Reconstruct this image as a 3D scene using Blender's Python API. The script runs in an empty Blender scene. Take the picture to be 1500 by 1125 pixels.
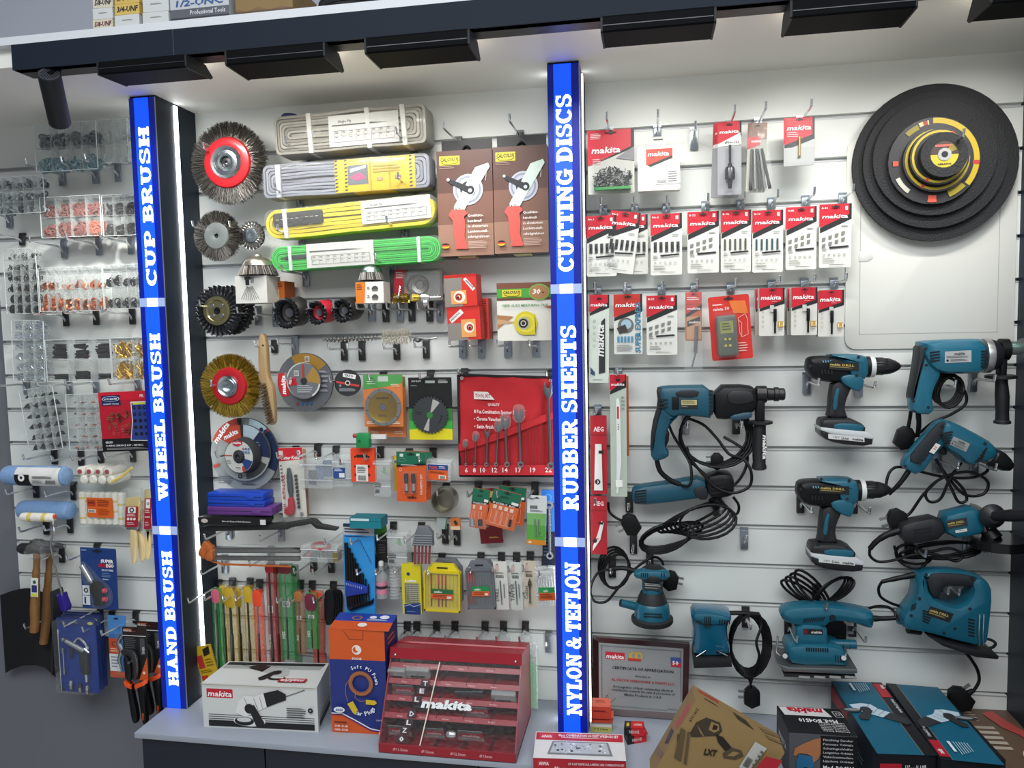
import bpy,math,random
from mathutils import Vector,Matrix
C=bpy.context.scene.collection
SC=bpy.context.scene
PI=math.pi
R=random.Random(7)

# ---------------------------------------------------------------- camera
CAM_D,CAM_Z,F_PX=1.98306,-0.48657,1125.43        # metres in front of the wall, height, focal length in pixels
PITCH,YAW,ROLL=-0.0740476,0.1769141,-0.0205885
def cam_axes():
    cy,sy,cp,sp=math.cos(YAW),math.sin(YAW),math.cos(PITCH),math.sin(PITCH)
    f=Vector((-sy*cp,cy*cp,sp));r=Vector((cy,sy,0));u=r.cross(f)
    cr,sr=math.cos(ROLL),math.sin(ROLL)
    return r*cr+u*sr,u*cr-r*sr,f
RX,UP,FW=cam_axes()
CAM=Vector((0,-CAM_D,CAM_Z))
cd=bpy.data.cameras.new('camera');co=bpy.data.objects.new('camera',cd);C.objects.link(co)
cd.sensor_width=36;cd.lens=36*F_PX/1500;cd.clip_start=.05
co.matrix_world=Matrix(((RX.x,UP.x,-FW.x,CAM.x),(RX.y,UP.y,-FW.y,CAM.y),(RX.z,UP.z,-FW.z,CAM.z),(0,0,0,1)))
SC.camera=co

# ---------------------------------------------------------------- world, room light, exposure
w=bpy.data.worlds.new('shop_ambience');SC.world=w;w.use_nodes=True
w.node_tree.nodes['Background'].inputs[0].default_value=(.82,.86,.92,1)
w.node_tree.nodes['Background'].inputs[1].default_value=.35
def area(name,loc,target,sx,sy,power,col=(1,1,1),spread=180,parent=None):
    l=bpy.data.lights.new(name,'AREA');l.shape='RECTANGLE';l.size=sx;l.size_y=sy;l.energy=power;l.color=col
    l.spread=math.radians(spread)
    o=bpy.data.objects.new(name,l);C.objects.link(o);o.location=loc
    o.rotation_euler=(Vector(target)-Vector(loc)).to_track_quat('-Z','Y').to_euler()
    return o
area('shop_ceiling_light',(-.2,-2.6,1.0),(-.2,-2.3,-2),3.0,1.6,92,(.93,.97,1))
SC.view_settings.view_transform='Standard';SC.view_settings.look='None'
SC.view_settings.gamma=1;SC.view_settings.use_curve_mapping=False;SC.view_settings.exposure=0.12

# ---------------------------------------------------------------- helpers
def ray(px,py):
    return RX*((px-750)/F_PX) - UP*((py-562.5)/F_PX) + FW
def at(px,py,d=0.0):                     # the point at distance d in front of the wall seen at a photo pixel
    r=ray(px,py);return CAM + r*((-d+CAM_D)/r.y)
def on(px,py,z):                         # the point at height z seen at a photo pixel
    r=ray(px,py);return CAM + r*((z-CAM.z)/r.z)
def lin(h):
    c=[int(h[i:i+2],16)/255 for i in (0,2,4)]
    return [x/12.92 if x <= .04045 else ((x+.055)/1.055)**2.4 for x in c]
MATS={}
def M(h,rough=.5,metal=0.0,noise=.05,scale=40,emit=0,coat=0,bump=0,name=None):
    k=(h,rough,metal,noise,scale,emit,coat,bump)
    if k in MATS: return MATS[k]
    m=bpy.data.materials.new(name or 'surface_'+h);m.use_nodes=True
    nt=m.node_tree;b=nt.nodes['Principled BSDF'];c=lin(h)
    b.inputs['Base Color'].default_value=(*c,1);b.inputs['Roughness'].default_value=rough
    b.inputs['Metallic'].default_value=metal
    if coat: b.inputs['Coat Weight'].default_value=coat;b.inputs['Coat Roughness'].default_value=.08
    if emit:
        b.inputs['Emission Color'].default_value=(*c,1);b.inputs['Emission Strength'].default_value=emit
    elif noise:
        tc=nt.nodes.new('ShaderNodeTexCoord');n=nt.nodes.new('ShaderNodeTexNoise');n.inputs['Scale'].default_value=scale
        mx=nt.nodes.new('ShaderNodeMix');mx.data_type='RGBA'
        nt.links.new(tc.outputs['Object'],n.inputs['Vector']);nt.links.new(n.outputs['Fac'],mx.inputs['Factor'])
        mx.inputs['A'].default_value=(*[min(1,x*(1-noise)) for x in c],1);mx.inputs['B'].default_value=(*[min(1,x*(1+noise)) for x in c],1)
        nt.links.new(mx.outputs['Result'],b.inputs['Base Color'])
        if bump:
            bp=nt.nodes.new('ShaderNodeBump');bp.inputs['Strength'].default_value=bump;bp.inputs['Distance'].default_value=.002
            nt.links.new(n.outputs['Fac'],bp.inputs['Height']);nt.links.new(bp.outputs['Normal'],b.inputs['Normal'])
    MATS[k]=m;return m
def clear(name,tint='ffffff',haze=.12,rough=.15):
    k=('clear',name)
    if k in MATS: return MATS[k]
    m=bpy.data.materials.new(name);m.use_nodes=True;nt=m.node_tree
    out=nt.nodes['Material Output'];b=nt.nodes['Principled BSDF']
    b.inputs['Base Color'].default_value=(*lin(tint),1);b.inputs['Roughness'].default_value=rough;b.inputs['Specular IOR Level'].default_value=.8
    t=nt.nodes.new('ShaderNodeBsdfTransparent');t.inputs[0].default_value=(*lin('fbfcfc'),1)
    n=nt.nodes.new('ShaderNodeTexNoise');n.inputs['Scale'].default_value=30
    mr=nt.nodes.new('ShaderNodeMapRange');mr.inputs[1].default_value=.35;mr.inputs[2].default_value=.7
    mr.inputs[3].default_value=haze*.6;mr.inputs[4].default_value=haze*1.5
    mx=nt.nodes.new('ShaderNodeMixShader')
    nt.links.new(n.outputs['Fac'],mr.inputs[0]);nt.links.new(mr.outputs[0],mx.inputs[0])
    nt.links.new(t.outputs[0],mx.inputs[1]);nt.links.new(b.outputs[0],mx.inputs[2]);nt.links.new(mx.outputs[0],out.inputs[0])
    MATS[k]=m;return m
PLASTIC=clear('clear_rigid_plastic','e8eeee',.05,.12)
HAZY=clear('hazy_clear_plastic','dfe4e2',.32,.25)
FILM=clear('crinkled_clear_film','f4f6f4',.08,.1)
def mm(x):
    return M(x) if isinstance(x,str) else x
CHROME=M('dcdee0',.2,.9,.03,name='chrome');STEEL=M('a9abab',.32,1,.08,90,name='brushed_steel')
DARKSTEEL=M('4a4a4a',.38,.7,.12,90,name='dark_steel');HOOKPLATE=M('98a0a8',.28,.75,.05,name='hook_plate_steel')
BLACKP=M('0c0d0f',.45,name='black_plastic');RUBBER=M('101113',.7,bump=.2,scale=200,name='black_rubber')
TEAL=M('0f5a70',.42,noise=.04,coat=.15,name='teal_plastic');CORD=M('090a0b',.5,name='black_cord')
TEAL2=M('0c4b5f',.45,name='deep_teal_plastic');GOLDP=M('b9a05a',.35,.6,name='gold_print')
WHITEC=M('e9eae6',.55,noise=.02,name='white_card');RED=M('c81026',.45,noise=.03,name='red_print')
BRASS=M('c0963a',.35,.6,.2,200,name='brass');COPPER=M('c06a3e',.35,.6,.15,name='copper')

def matte(m,s):
    m.node_tree.nodes['Principled BSDF'].inputs['Specular IOR Level'].default_value=s;return m
for m_ in (BLACKP,RUBBER,CORD): matte(m_,.3)
TXT={}
def glyphs(s,bold=0):
    k=(s,bold)
    if k not in TXT:
        cu=bpy.data.curves.new('lettering','FONT');cu.body=s;cu.size=1;cu.resolution_u=1;cu.offset=bold
        o=bpy.data.objects.new('lettering',cu);me=o.to_mesh()
        TXT[k]=([tuple(v.co[:2]) for v in me.vertices],[tuple(p.vertices) for p in me.polygons])
        o.to_mesh_clear();bpy.data.objects.remove(o);bpy.data.curves.remove(cu)
    return TXT[k]
CAPH=.73
class MB:
    def __init__(s):
        s.v=[];s.f=[];s.m=[];s.sm=[];s.mats=[];s.T=None
    def mi(s,m):
        m=mm(m)
        if m not in s.mats: s.mats.append(m)
        return s.mats.index(m)
    def add(s,vs,fs,m,smooth=False):
        b=len(s.v);i=s.mi(m)
        for p in vs:
            p=Vector(p);s.v.append(s.T @ p if s.T else p)
        for f in fs: s.f.append([b+k for k in f]);s.m.append(i);s.sm.append(smooth)
        return s
    def poly(s,pts,m): return s.add(pts,[list(range(len(pts)))],m)
    def box(s,x0,x1,y0,y1,z0,z1,m):
        vs=[(x,y,z) for x in (x0,x1) for y in (y0,y1) for z in (z0,z1)]
        return s.add(vs,[(0,1,3,2),(4,6,7,5),(0,4,5,1),(2,3,7,6),(0,2,6,4),(1,5,7,3)],m)
    def hexa(s,a,b,m):                  # two quads, front and back, same winding
        return s.add(list(a)+list(b),[(0,1,2,3),(7,6,5,4),(0,4,5,1),(1,5,6,2),(2,6,7,3),(3,7,4,0)],m)
    def layers(s,rings,m,smooth=True,caps=True):
        n=len(rings[0]);vs=[p for r in rings for p in r];fs=[]
        for k in range(len(rings)-1):
            for i in range(n):
                j=(i+1) % n;fs.append((k*n+i,k*n+j,(k+1)*n+j,(k+1)*n+i))
        if caps: fs.append(tuple(range(n-1,-1,-1)));fs.append(tuple((len(rings)-1)*n+i for i in range(n)))
        return s.add(vs,fs,m,smooth)
    def prism(s,o,y0,y1,m,ch=0.0,smooth=False):   # outline in x,z pushed from y0 (front) to y1, front and back edges rounded by ch
        if ch:
            a=inset(o,ch);b=inset(o,ch*.3);e=ch*.3
            rs=[[(x,y0,z) for x,z in a],[(x,y0+e,z) for x,z in b],[(x,y0+ch,z) for x,z in o],
                  [(x,y1-ch,z) for x,z in o],[(x,y1-e,z) for x,z in b],[(x,y1,z) for x,z in a]]
            return s.layers(rs,m,True)
        return s.layers([[(x,y0,z) for x,z in o],[(x,y1,z) for x,z in o]],m,smooth)
    def lathe(s,prof,m,seg=32,c=(0,0,0),axis='y',smooth=True,caps=True):   # prof: (radius, position along axis)
        rs=[]
        for r,a in prof:
            ring=[]
            for i in range(seg):
                t=2*PI*i/seg;u,v=r*math.cos(t),r*math.sin(t)
                ring.append({'y': (c[0]+u,c[1]+a,c[2]+v),'x': (c[0]+a,c[1]+u,c[2]+v),'z': (c[0]+u,c[1]+v,c[2]+a)}[axis])
            rs.append(ring)
        return s.layers(rs,m,smooth,caps)
    def tube(s,pts,r,m,seg=8,closed=False,sub=0):
        pts=[Vector(p) for p in pts]
        if sub: pts=spline(pts,sub,closed)
        n=len(pts);rings=[];prev=None
        for i,p in enumerate(pts):
            a=pts[i-1] if (i or closed) else p;b=pts[(i+1) % n] if (i < n-1 or closed) else p
            t=(b-a).normalized() if (b-a).length > 1e-9 else Vector((0,0,1))
            if prev is None:
                u=t.orthogonal().normalized()
            else:
                u=prev - t*prev.dot(t);u=u.normalized() if u.length > 1e-6 else t.orthogonal().normalized()
            prev=u;q=t.cross(u);rr=r[i*len(r)//n] if isinstance(r,(list,tuple)) else r
            rings.append([p+(u*math.cos(2*PI*k/seg)+q*math.sin(2*PI*k/seg))*rr for k in range(seg)])
        if closed: return s.layers(rings+[rings[0]],m,True,False)
        return s.layers(rings,m,True)
    def ball(s,c,r,m,seg=12,sc=(1,1,1)):
        rs=[]
        for k in range(1,7):
            t=PI*k/7;rs.append([(c[0]+sc[0]*r*math.sin(t)*math.cos(2*PI*i/seg),c[1]+sc[1]*r*math.sin(t)*math.sin(2*PI*i/seg),c[2]+sc[2]*r*math.cos(t)) for i in range(seg)])
        return s.layers(rs,m)
    def ring(s,c,r0,r1,m,y=0,seg=40,a0=0,a1=360):   # flat annulus facing the shop
        vs=[];n=seg
        for i in range(n+1):
            t=math.radians(a0+(a1-a0)*i/n);vs += [(c[0]+r0*math.cos(t),y,c[1]+r0*math.sin(t)),(c[0]+r1*math.cos(t),y,c[1]+r1*math.sin(t))]
        return s.add(vs,[(2*i,2*i+1,2*i+3,2*i+2) for i in range(n)],m)
    def text(s,t,O,X,Z,h,m,bold=.0,w=None,sh=0,align='l'):   # O: start of baseline; X, Z unit vectors along and up the line
        vs,fs=glyphs(t,bold)
        if not vs: return s
        x0=min(v[0] for v in vs);x1=max(v[0] for v in vs);k=h/CAPH;kx=w/(x1-x0) if w else k
        off={'l': 0,'c': .5,'r': 1}[align]*(x1-x0)
        O=Vector(O);X=Vector(X);Z=Vector(Z)
        return s.add([O+X*((v[0]-x0-off)*kx+v[1]*k*sh)+Z*(v[1]*k) for v in vs],fs,m)
    def build(s,name,parent=None,loc=None,flip=True):
        me=bpy.data.meshes.new(name);me.from_pydata([tuple(v) for v in s.v],[],s.f)
        for m in s.mats: me.materials.append(m)
        me.polygons.foreach_set('material_index',s.m);me.polygons.foreach_set('use_smooth',s.sm)
        me.update()
        if any(s.sm): me.set_sharp_from_angle(angle=math.radians(38))
        o=bpy.data.objects.new(name,me);C.objects.link(o)
        if parent: o.parent=parent
        if loc is not None: o.location=loc
        return o
def inset(o,d):
    n=len(o);A=sum(o[i-1][0]*o[i][1]-o[i][0]*o[i-1][1] for i in range(n));sg=1 if A > 0 else -1;r=[]
    E=[Vector(o[(i+1) % n])-Vector(o[i]) for i in range(n)];L=[max(e.length,1e-7) for e in E];E=[e/l for e,l in zip(E,L)]
    tn=[];D=[abs(d)]*n
    for i in range(n):
        a,b=E[i-1],E[i];tn.append(math.tan(max(-1.4,min(1.4,math.atan2(a.x*b.y-a.y*b.x,a.dot(b))*sg/2))))
    if d > 0:
        for i in range(n):
            j=(i+1) % n;t=tn[i]+tn[j]
            if t > 1e-4: D[i]=min(D[i],.8*L[i]/t);D[j]=min(D[j],.8*L[i]/t)
    for i in range(n):
        n1=Vector((-E[i-1].y,E[i-1].x));n2=Vector((-E[i].y,E[i].x));q=n1+n2
        q=q.normalized() if q.length > 1e-6 else n1
        k=min(1.6,1/max(.3,q.dot(n1)));q=Vector(o[i])+q*(sg*math.copysign(D[i],d)*k);r.append((q.x,q.y))
    return r
def spline(pts,sub,closed=False):
    n=len(pts);out=[]
    for i in range(n if closed else n-1):
        p0=pts[i-1] if (i or closed) else pts[0];p1=pts[i];p2=pts[(i+1) % n];p3=pts[(i+2) % n] if (i+2 < n or closed) else pts[-1]
        for k in range(sub):
            t=k/sub;out.append(.5*((2*p1)+(p2-p0)*t+(2*p0-5*p1+4*p2-p3)*t*t+(3*p1-p0-3*p2+p3)*t**3))
    if not closed: out.append(pts[-1])
    return out
def rounded(x0,x1,z0,z1,r,n=4):
    o=[]
    for cx,cz,a in ((x1-r,z1-r,0),(x0+r,z1-r,90),(x0+r,z0+r,180),(x1-r,z0+r,270)):
        for k in range(n+1):
            t=math.radians(a+90*k/n);o.append((cx+r*math.cos(t),cz+r*math.sin(t)))
    return o
def soft(o,n=1):                          # rounds the corners of an outline
    for _ in range(n):
        q=[]
        for i in range(len(o)):
            a,b=o[i],o[(i+1) % len(o)]
            q += [(a[0]*.75+b[0]*.25,a[1]*.75+b[1]*.25),(a[0]*.25+b[0]*.75,a[1]*.25+b[1]*.75)]
        o=q
    return o
def tag(o,label,cat,group=None):
    o['label']=label;o['category']=cat
    if group: o['group']=group
    return o
def struct(o):
    o['kind']='structure';return o
def copy_tree(o,parent=None):
    c=o.copy();C.objects.link(c)
    if parent: c.parent=parent;c.matrix_parent_inverse=o.matrix_parent_inverse
    for ch in [x for x in o.children]: copy_tree(ch,c)
    return c
class Thing:                               # an Empty at the place of the thing; q() turns photo pixels into its own x, y, z at a distance from the wall
    def __init__(s,name,label,cat,px,py,d,group=None):
        s.d=d;s.o=at(px,py,d);s.e=bpy.data.objects.new(name,None);s.e.empty_display_size=.02;C.objects.link(s.e)
        s.e.location=s.o;tag(s.e,label,cat,group);s.px,s.py=px,py
    def q(s,px,py,d=None):
        return at(px,py,s.d if d is None else d)-s.o
    def q2(s,pts,d=None):
        r=[]
        for p in pts:
            v=s.q(p[0],p[1],d);r.append((v.x,v.z))
        return r
    def y(s,d): return s.d-d              # local y of the plane at distance d from the wall
    def part(s,mb,name,label=None,parent=None):
        o=mb.build(name,parent or s.e)
        if label: o['label']=label
        return o
class Art:                                 # flat print on a face: O its top left corner, U along its top, V down its side, N outward
    def __init__(s,mb,O,U,V,N=None,lift=.0003):
        s.mb=mb;s.O=Vector(O);s.U=Vector(U);s.V=Vector(V)
        s.N=(s.V.cross(s.U)).normalized() if N is None else Vector(N);s.k=lift;s.step=lift
        s.ul=s.U.length;s.vl=s.V.length
    def p(s,x,y): return s.O+s.U*x+s.V*y+s.N*s.k
    def nx(s): s.k += s.step
    def r(s,x0,y0,x1,y1,m): s.mb.poly([s.p(x0,y0),s.p(x1,y0),s.p(x1,y1),s.p(x0,y1)],m);s.nx()
    def g(s,pts,m): s.mb.poly([s.p(*q) for q in pts],m);s.nx()
    def c(s,x,y,r,m,n=28,ry=None,r0=0,a0=0,a1=360):   # disc or ring, r a share of the width
        rz=(ry if ry else r*s.ul/s.vl)
        P=[(math.cos(math.radians(a0+(a1-a0)*i/n)),math.sin(math.radians(a0+(a1-a0)*i/n))) for i in range(n+1)]
        if r0:
            k=r0/r
            s.mb.add([s.p(x+r*a*q,y-rz*b*q) for a,b in P for q in (k,1)],[(2*i,2*i+1,2*i+3,2*i+2) for i in range(n)],m)
        elif a1-a0 == 360: s.mb.poly([s.p(x+r*a,y-rz*b) for a,b in P[:-1]],m)
        else: s.mb.poly([s.p(x,y)]+[s.p(x+r*a,y-rz*b) for a,b in P],m)
        s.nx()
    def l(s,pts,wd,m):                  # stroke of width wd (metres)
        for a,b in zip(pts,pts[1:]):
            A,B=s.p(*a),s.p(*b);t=(B-A)
            if t.length < 1e-7: continue
            q=t.normalized().cross(s.N)*(wd/2);s.mb.poly([A-q,A+q,B+q,B-q],m)
        s.nx()
    def t(s,txt,x,y,h,m,b=0,w=None,sh=0,al='l',rot=0,flip=False):   # baseline start, cap height and width as shares of the face
        X=s.U.normalized();Z=-s.V.normalized()
        if rot: c,n=math.cos(math.radians(rot)),math.sin(math.radians(rot));X,Z=X*c+Z*n,Z*c-X*n
        s.mb.text(txt,s.p(x,y),X,Z,h*s.vl,m,b,w*s.ul if w else None,sh,al);s.nx()
    def brand(s,x,y,h,m='ffffff',w=None,rot=0,al='l'):
        s.t('makita',x,y,h,m,.022,w,.22,al,rot)
    def fine(s,x0,y0,x1,y1,n,m,seed=1):  # lines of print too small to read
        q=random.Random(seed);dy=(y1-y0)/n
        for i in range(n): s.mb.poly([s.p(x0,y0+dy*i),s.p(x0+(x1-x0)*q.uniform(.6,1),y0+dy*i),s.p(x0+(x1-x0)*.9,y0+dy*(i+.45)),s.p(x0,y0+dy*(i+.45))],m)
        s.nx()
    def bars(s,x0,y0,x1,y1,m='161616',n=14,seed=1):
        q=random.Random(seed);w=(x1-x0)/n
        for i in range(n): s.mb.poly([s.p(x0+w*i,y0),s.p(x0+w*(i+q.uniform(.3,.7)),y0),s.p(x0+w*(i+.6),y1),s.p(x0+w*i,y1)],m)
        s.nx()
def frame(rect,d,ang=0):                 # centre, width, height and the two axes of an upright card seen in a photo rectangle
    x0,y0,x1,y1=rect;cx,cy=(x0+x1)/2,(y0+y1)/2
    c=at(cx,cy,d);wd=(at(x1,cy,d)-at(x0,cy,d)).x;h=(at(cx,y0,d)-at(cx,y1,d)).z;a=math.radians(ang)
    return c,wd,h,Vector((math.cos(a),0,math.sin(a))),Vector((-math.sin(a),0,math.cos(a)))
def slab(mb,c,U,V,t,m,r=0.0,hole=None):       # card or box: front face spanned by U (right) and V (up) about c, thickness t behind it
    w2,h2=U.length/2,V.length/2;u,v=U.normalized(),V.normalized()
    o=rounded(-w2,w2,-h2,h2,r,3) if r else [(-w2,-h2),(w2,-h2),(w2,h2),(-w2,h2)]
    b=Vector((0,t,0))
    mb.layers([[c+u*x+v*z for x,z in o],[c+u*x+v*z+b for x,z in o]],m,False)
def card(name,label,cat,rect,d,art=None,ang=0,t=.002,m='e9eae6',r=.003,group=None,slot=True,side=None,empty=False):
    """A hanging card or box as one object; art(a) prints on its front in shares of its face. Returns (object, frame)"""
    c,wd,h,u,v=frame(rect,d,ang);mb=MB();z=Vector((0,0,0))
    slab(mb,z,u*wd,v*h,t,side or m,r)
    a=Art(mb,-u*wd/2+v*h/2,u*wd,-v*h,Vector((0,-1,0)))
    if side: a.r(0.005,.003,.995,.997,m)
    if art: art(a)
    if slot: a.r(.38,.035,.62,.055,'1a1a1a');a.c(.5,.04,.05,'1a1a1a',10)
    o=mb.build(name);o.location=c;tag(o,label,cat,group)
    return o,(c,wd,h,u,v)
def blister(parent,fr,x0,y0,x1,y1,t,m=None,r=.004):   # clear bubble over part of a card
    c,wd,h,u,v=fr;mb=MB();o=rounded(x0*wd-wd/2,x1*wd-wd/2,h/2-y1*h,h/2-y0*h,r,3);i=inset(o,t*.35)
    P=lambda q,y: [u*a+v*b+Vector((0,y,0)) for a,b in q]
    mb.layers([P(o,-.0012),P(inset(o,t*.1),-t*.8),P(i,-t)],m or PLASTIC,True,False)
    mb.poly(P(i,-t),m or PLASTIC)
    b=mb.build('blister',parent);b['label']='clear plastic blister';return b
HOOKS={}
def hook(px,py,holds,L=.11,dark=False,tip=.012,plate=True,h=.048):
    """A slat wall hook: its plate's middle at a photo pixel, its prong L long. holds: what sets it apart"""
    k=(round(L,3),dark,tip,plate,h)
    if k not in HOOKS:
        e=bpy.data.objects.new('slatwall_hook',None);mb=MB();pm=DARKSTEEL if dark else HOOKPLATE
        mb.prism(rounded(-.0095,.0095,-h/2,h/2,.002,2),-.006,-.002,pm,.0006)
        mb.box(-.0095,.0095,-.004,.006,h/2-.001,h/2+.006,pm)
        p=mb.build('plate');m2=MB()
        m2.tube([(0,-.006,-h*.18),(0,-.012,-h*.02),(0,-.02,h*.12),(0,-.035,h*.17),(0,-L+.008,h*.19),(0,-L,h*.19+.004),(0,-L-.004,h*.19+tip+.004)],.0029,CHROME,8,sub=3)
        q=m2.build('prong');p.parent=e;q.parent=e;HOOKS[k]=e
        C.objects.link(e)
    else:
        e=copy_tree(HOOKS[k])
    e.location=at(px,py,.003)
    tag(e,'chrome wall hook '+holds,'hook','slat wall hooks')
    return e
# ---------------------------------------------------------------- the setting
def wall_mat(h,rough=.45): return M(h,rough,0,.015,6,name='painted_board')
WHITEB=M('e4e7e2',.38,0,.012,5,name='white_slat_board');ALU=M('b4b6b8',.45,.3,.03,name='aluminium_insert');SLOT=M('b0b2b4',.6,name='groove_shadow_gap')
NAVY=M('1d2834',.42,0,.03,8,name='navy_laminate');SOFFIT=M('f2f0e8',.6,0,.01,4,name='white_soffit_paint');GREYWALL=M('70737a',.7,0,.05,3,name='grey_wall_paint')
matte(NAVY,.2)
def slat_wall(name,x0,x1,z_top,z_bot,kk):
    mb=MB();zs=[z_top]
    for k in kk: zs += [-.1*k+.0042,-.1*k-.0042]
    zs.append(z_bot)
    for i in range(0,len(zs),2):          # boards with bevelled lips, grooves set back between them
        a,b=zs[i],zs[i+1]
        mb.layers([[(x0,.0,a),(x1,.0,a),(x1,.018,a+.002),(x0,.018,a+.002)],[(x0,.0,b),(x1,.0,b),(x1,.018,b-.002),(x0,.018,b-.002)]],WHITEB,False)
    for k in kk:                            # aluminium inserts in the grooves
        z=-.1*k
        mb.box(x0,x1,.011,.017,z-.008,z+.008,SLOT)
        mb.box(x0,x1,-.001,.012,z-.0075,z-.0048,ALU);mb.box(x0,x1,.006,.012,z+.0045,z+.007,ALU)
    return struct(mb.build(name))
slat_wall('wall_back',-1.245,.86,.118,-1.49,range(0,15))
slat_wall('wall_left',-1.885,-1.28,.118,-1.383,range(0,14))
mb=MB();mb.box(-3.2,1.6,.02,.06,-2.24,.9,GREYWALL);struct(mb.build('wall_rear'))
mb=MB();mb.box(-3.4,-2.4,-3.2,.06,-2.24,1.2,GREYWALL);struct(mb.build('wall_side'))
mb=MB();mb.box(-3.4,3,-3.4,.06,-2.3,-2.24,M('c0bcb4',.4,0,.06,6));struct(mb.build('floor'))
mb=MB();mb.box(-2.6,1.6,-.43,.02,.118,.158,SOFFIT);struct(mb.build('ceiling_soffit'))
mb=MB();mb.box(-2.6,1.6,-.452,.02,.158,.175,M('dfe2e6',.45,0,.01,name='white_shelf_board'));struct(mb.build('trim_shelf'))
mb=MB();mb.box(-2.6,1.6,-.03,.0,.175,.7,M('b6bac4',.6,0,.02,3));struct(mb.build('wall_above_shelf'))
mb=MB();mb.box(.85,.89,-.33,.012,-1.49,.118,NAVY);struct(mb.build('wall_right'))
# counter: one worktop on navy units
mb=MB();mb.prism([(-1.288,-1.504),(1.5,-1.504),(1.5,-1.4902),(-1.288,-1.4902)],-.31,-.001,M('9ea5b0',.42,0,.02,5,name='grey_worktop'),.0008)
o=mb.build('counter_worktop');tag(o,'long grey laminate worktop under the slat wall','worktop')
xs=[-1.278,-.94,-.4,.14,.68,1.22]
for i in range(5):
    mb=MB();mb.box(xs[i]+.0008,xs[i+1]-.0008,-.28,.018,-2.239,-1.505,NAVY);o=mb.build('base_cabinet')
    tag(o,'navy base cabinet under the grey worktop '+('at its left end','below the white grinder carton','below the red display rack','below the brown drill carton','at its right end')[i],'cabinet','navy base cabinets')
    m2=MB();m2.box(xs[i]+.002,xs[i+1]-.002,-.297,-.2802,-2.16,-1.508,M('141c2a',.4,0,.03,8));m2.build('door',o)
# fascia beam with its lights
mb=MB();BEAM=M('1a2431',.6,0,.04,7,name='navy_beam_paint')
mb.box(-1.383,1.5,-.452,-.43,.1035,.1575,BEAM);mb.box(-1.383,1.5,-.448,-.392,.1035,.1175,M('10141b',.4))
mb.box(-.9895,-.988,-.4525,-.45,.104,.1575,M('3a4656',.4))
struct(mb.build('trim_beam'))
HEADM=M('06080b',.65,0,.03,name='black_light_housing')
matte(BEAM,.2);matte(HEADM,.1)
def head(bl,br,cl,label):               # wall washer: bl, br lower front edge and its far lower edge in the photo
    a=at(*bl,.452);b=at(*br,.452);x0,x1=a.x,b.x;z1=.1035;zf=a.z-.002
    e=bpy.data.objects.new('wall_washer_light',None);C.objects.link(e);e.location=((x0+x1)/2,-.42,z1);tag(e,label,'ceiling light','black wall washer lights')
    h=(x1-x0)/2;zl=zf-z1;c=at(*cl,.36);zb=c.z-z1
    side=[(-.034,0),(-.036,-.004),(-.036,zl+.003),(-.033,zl),(.055,zb),(.062,zb+.006),(.040,-.004),(.036,0)]
    mb=MB();mb.layers([[(-h,y,z) for y,z in side],[(h,y,z) for y,z in side]],HEADM,False)
    mb.box(-h+.001,h-.001,-.0368,-.036,zl+.012,zl+.0135,M('2b3038',.3));mb.build('housing',e)
    m2=MB();sd=[(y*1.03,z*1.03) for y,z in side];m2.layers([[(h,y,z) for y,z in sd],[(h+.004,y,z) for y,z in sd]],M('12161c',.6),False);m2.build('end_cap',e);m2=MB()
    m2.layers([[(-h-.004,y,z) for y,z in sd],[(-h,y,z) for y,z in sd]],M('12161c',.6),False);m2.build('end_cap',e)
    m3=MB();p0=Vector((0,.0625,zb+.006));p1=Vector((0,.0405,-.004));
    m3.poly([(-h+.005,p0.y,p0.z),(h-.005,p0.y,p0.z),(h-.005,p1.y,p1.z),(-h+.005,p1.y,p1.z)],M('fff6e6',.4,emit=3));m3.build('diffuser',e)
    lz=z1+zb+.0;lamp=area('wall_washer_lamp',((x0+x1)/2,-.345,lz+.004),((x0+x1)/2,0,lz-.42),h*1.8,.03,.72,(1,.985,.95),110)
    return e
head((147,109),(273,98),(162,129),'black wall washer light above the blue CUP BRUSH sign')
head((334,95),(475,83),(342,120),'black wall washer light above the grey webbing sling')
head((538,78),(686,67),(543,103),'black wall washer light above the two brown tape measure boxes')
head((883,47),(1046,35),(883,72),'black wall washer light right of the blue CUTTING DISCS sign')
head((1160,26),(1340,14),(1159,54),'black wall washer light above the stack of grinding discs')
head((1452,5),(1640,-8),(1451,31),'black wall washer light cut off by the right edge of the photo')
# spot light at the left end
T=Thing('spot_light','black cylindrical spot light hanging from the left end of the beam','spot light',71,106,.42)
mb=MB();a=T.q(72,109,.452);b=T.q(88,180,.365);ax=(b-a).normalized();q=ax.orthogonal().normalized();s_=ax.cross(q)
def cyl(mb,a,b,r0,r1,m,seg=28,caps=True):
    ax=(b-a).normalized();q=ax.orthogonal().normalized();s=ax.cross(q)
    mb.layers([[p+(q*math.cos(2*PI*i/seg)+s*math.sin(2*PI*i/seg))*r for i in range(seg)] for p,r in ((a,r0),(b,r1))],m,True,caps)
cyl(mb,a,b,.0235,.0235,M('17191c',.5));T.part(mb,'housing')
mb=MB();cyl(mb,a-ax*.001,a+ax*.002,.021,.021,M('3c4048',.5))
for i in range(-3,4):
    for j in range(-3,4):
        p=a-ax*.0012+q*(i*.0052)+s_*(j*.0052+(.0026 if i % 2 else 0))
        if (p-a).length < .018: cyl(mb,p,p-ax*.0004,.0018,.0018,BLACKP,6)
T.part(mb,'vent_grille')
mb=MB();cyl(mb,a,Vector((a.x+.003,a.y+.025,.1045-T.o.z)),.006,.007,BLACKP,12);T.part(mb,'bracket')
mb=MB();cyl(mb,b-ax*.004,b+ax*.0008,.02,.02,M('fff4e0',.4,emit=2));T.part(mb,'lens')
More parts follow.
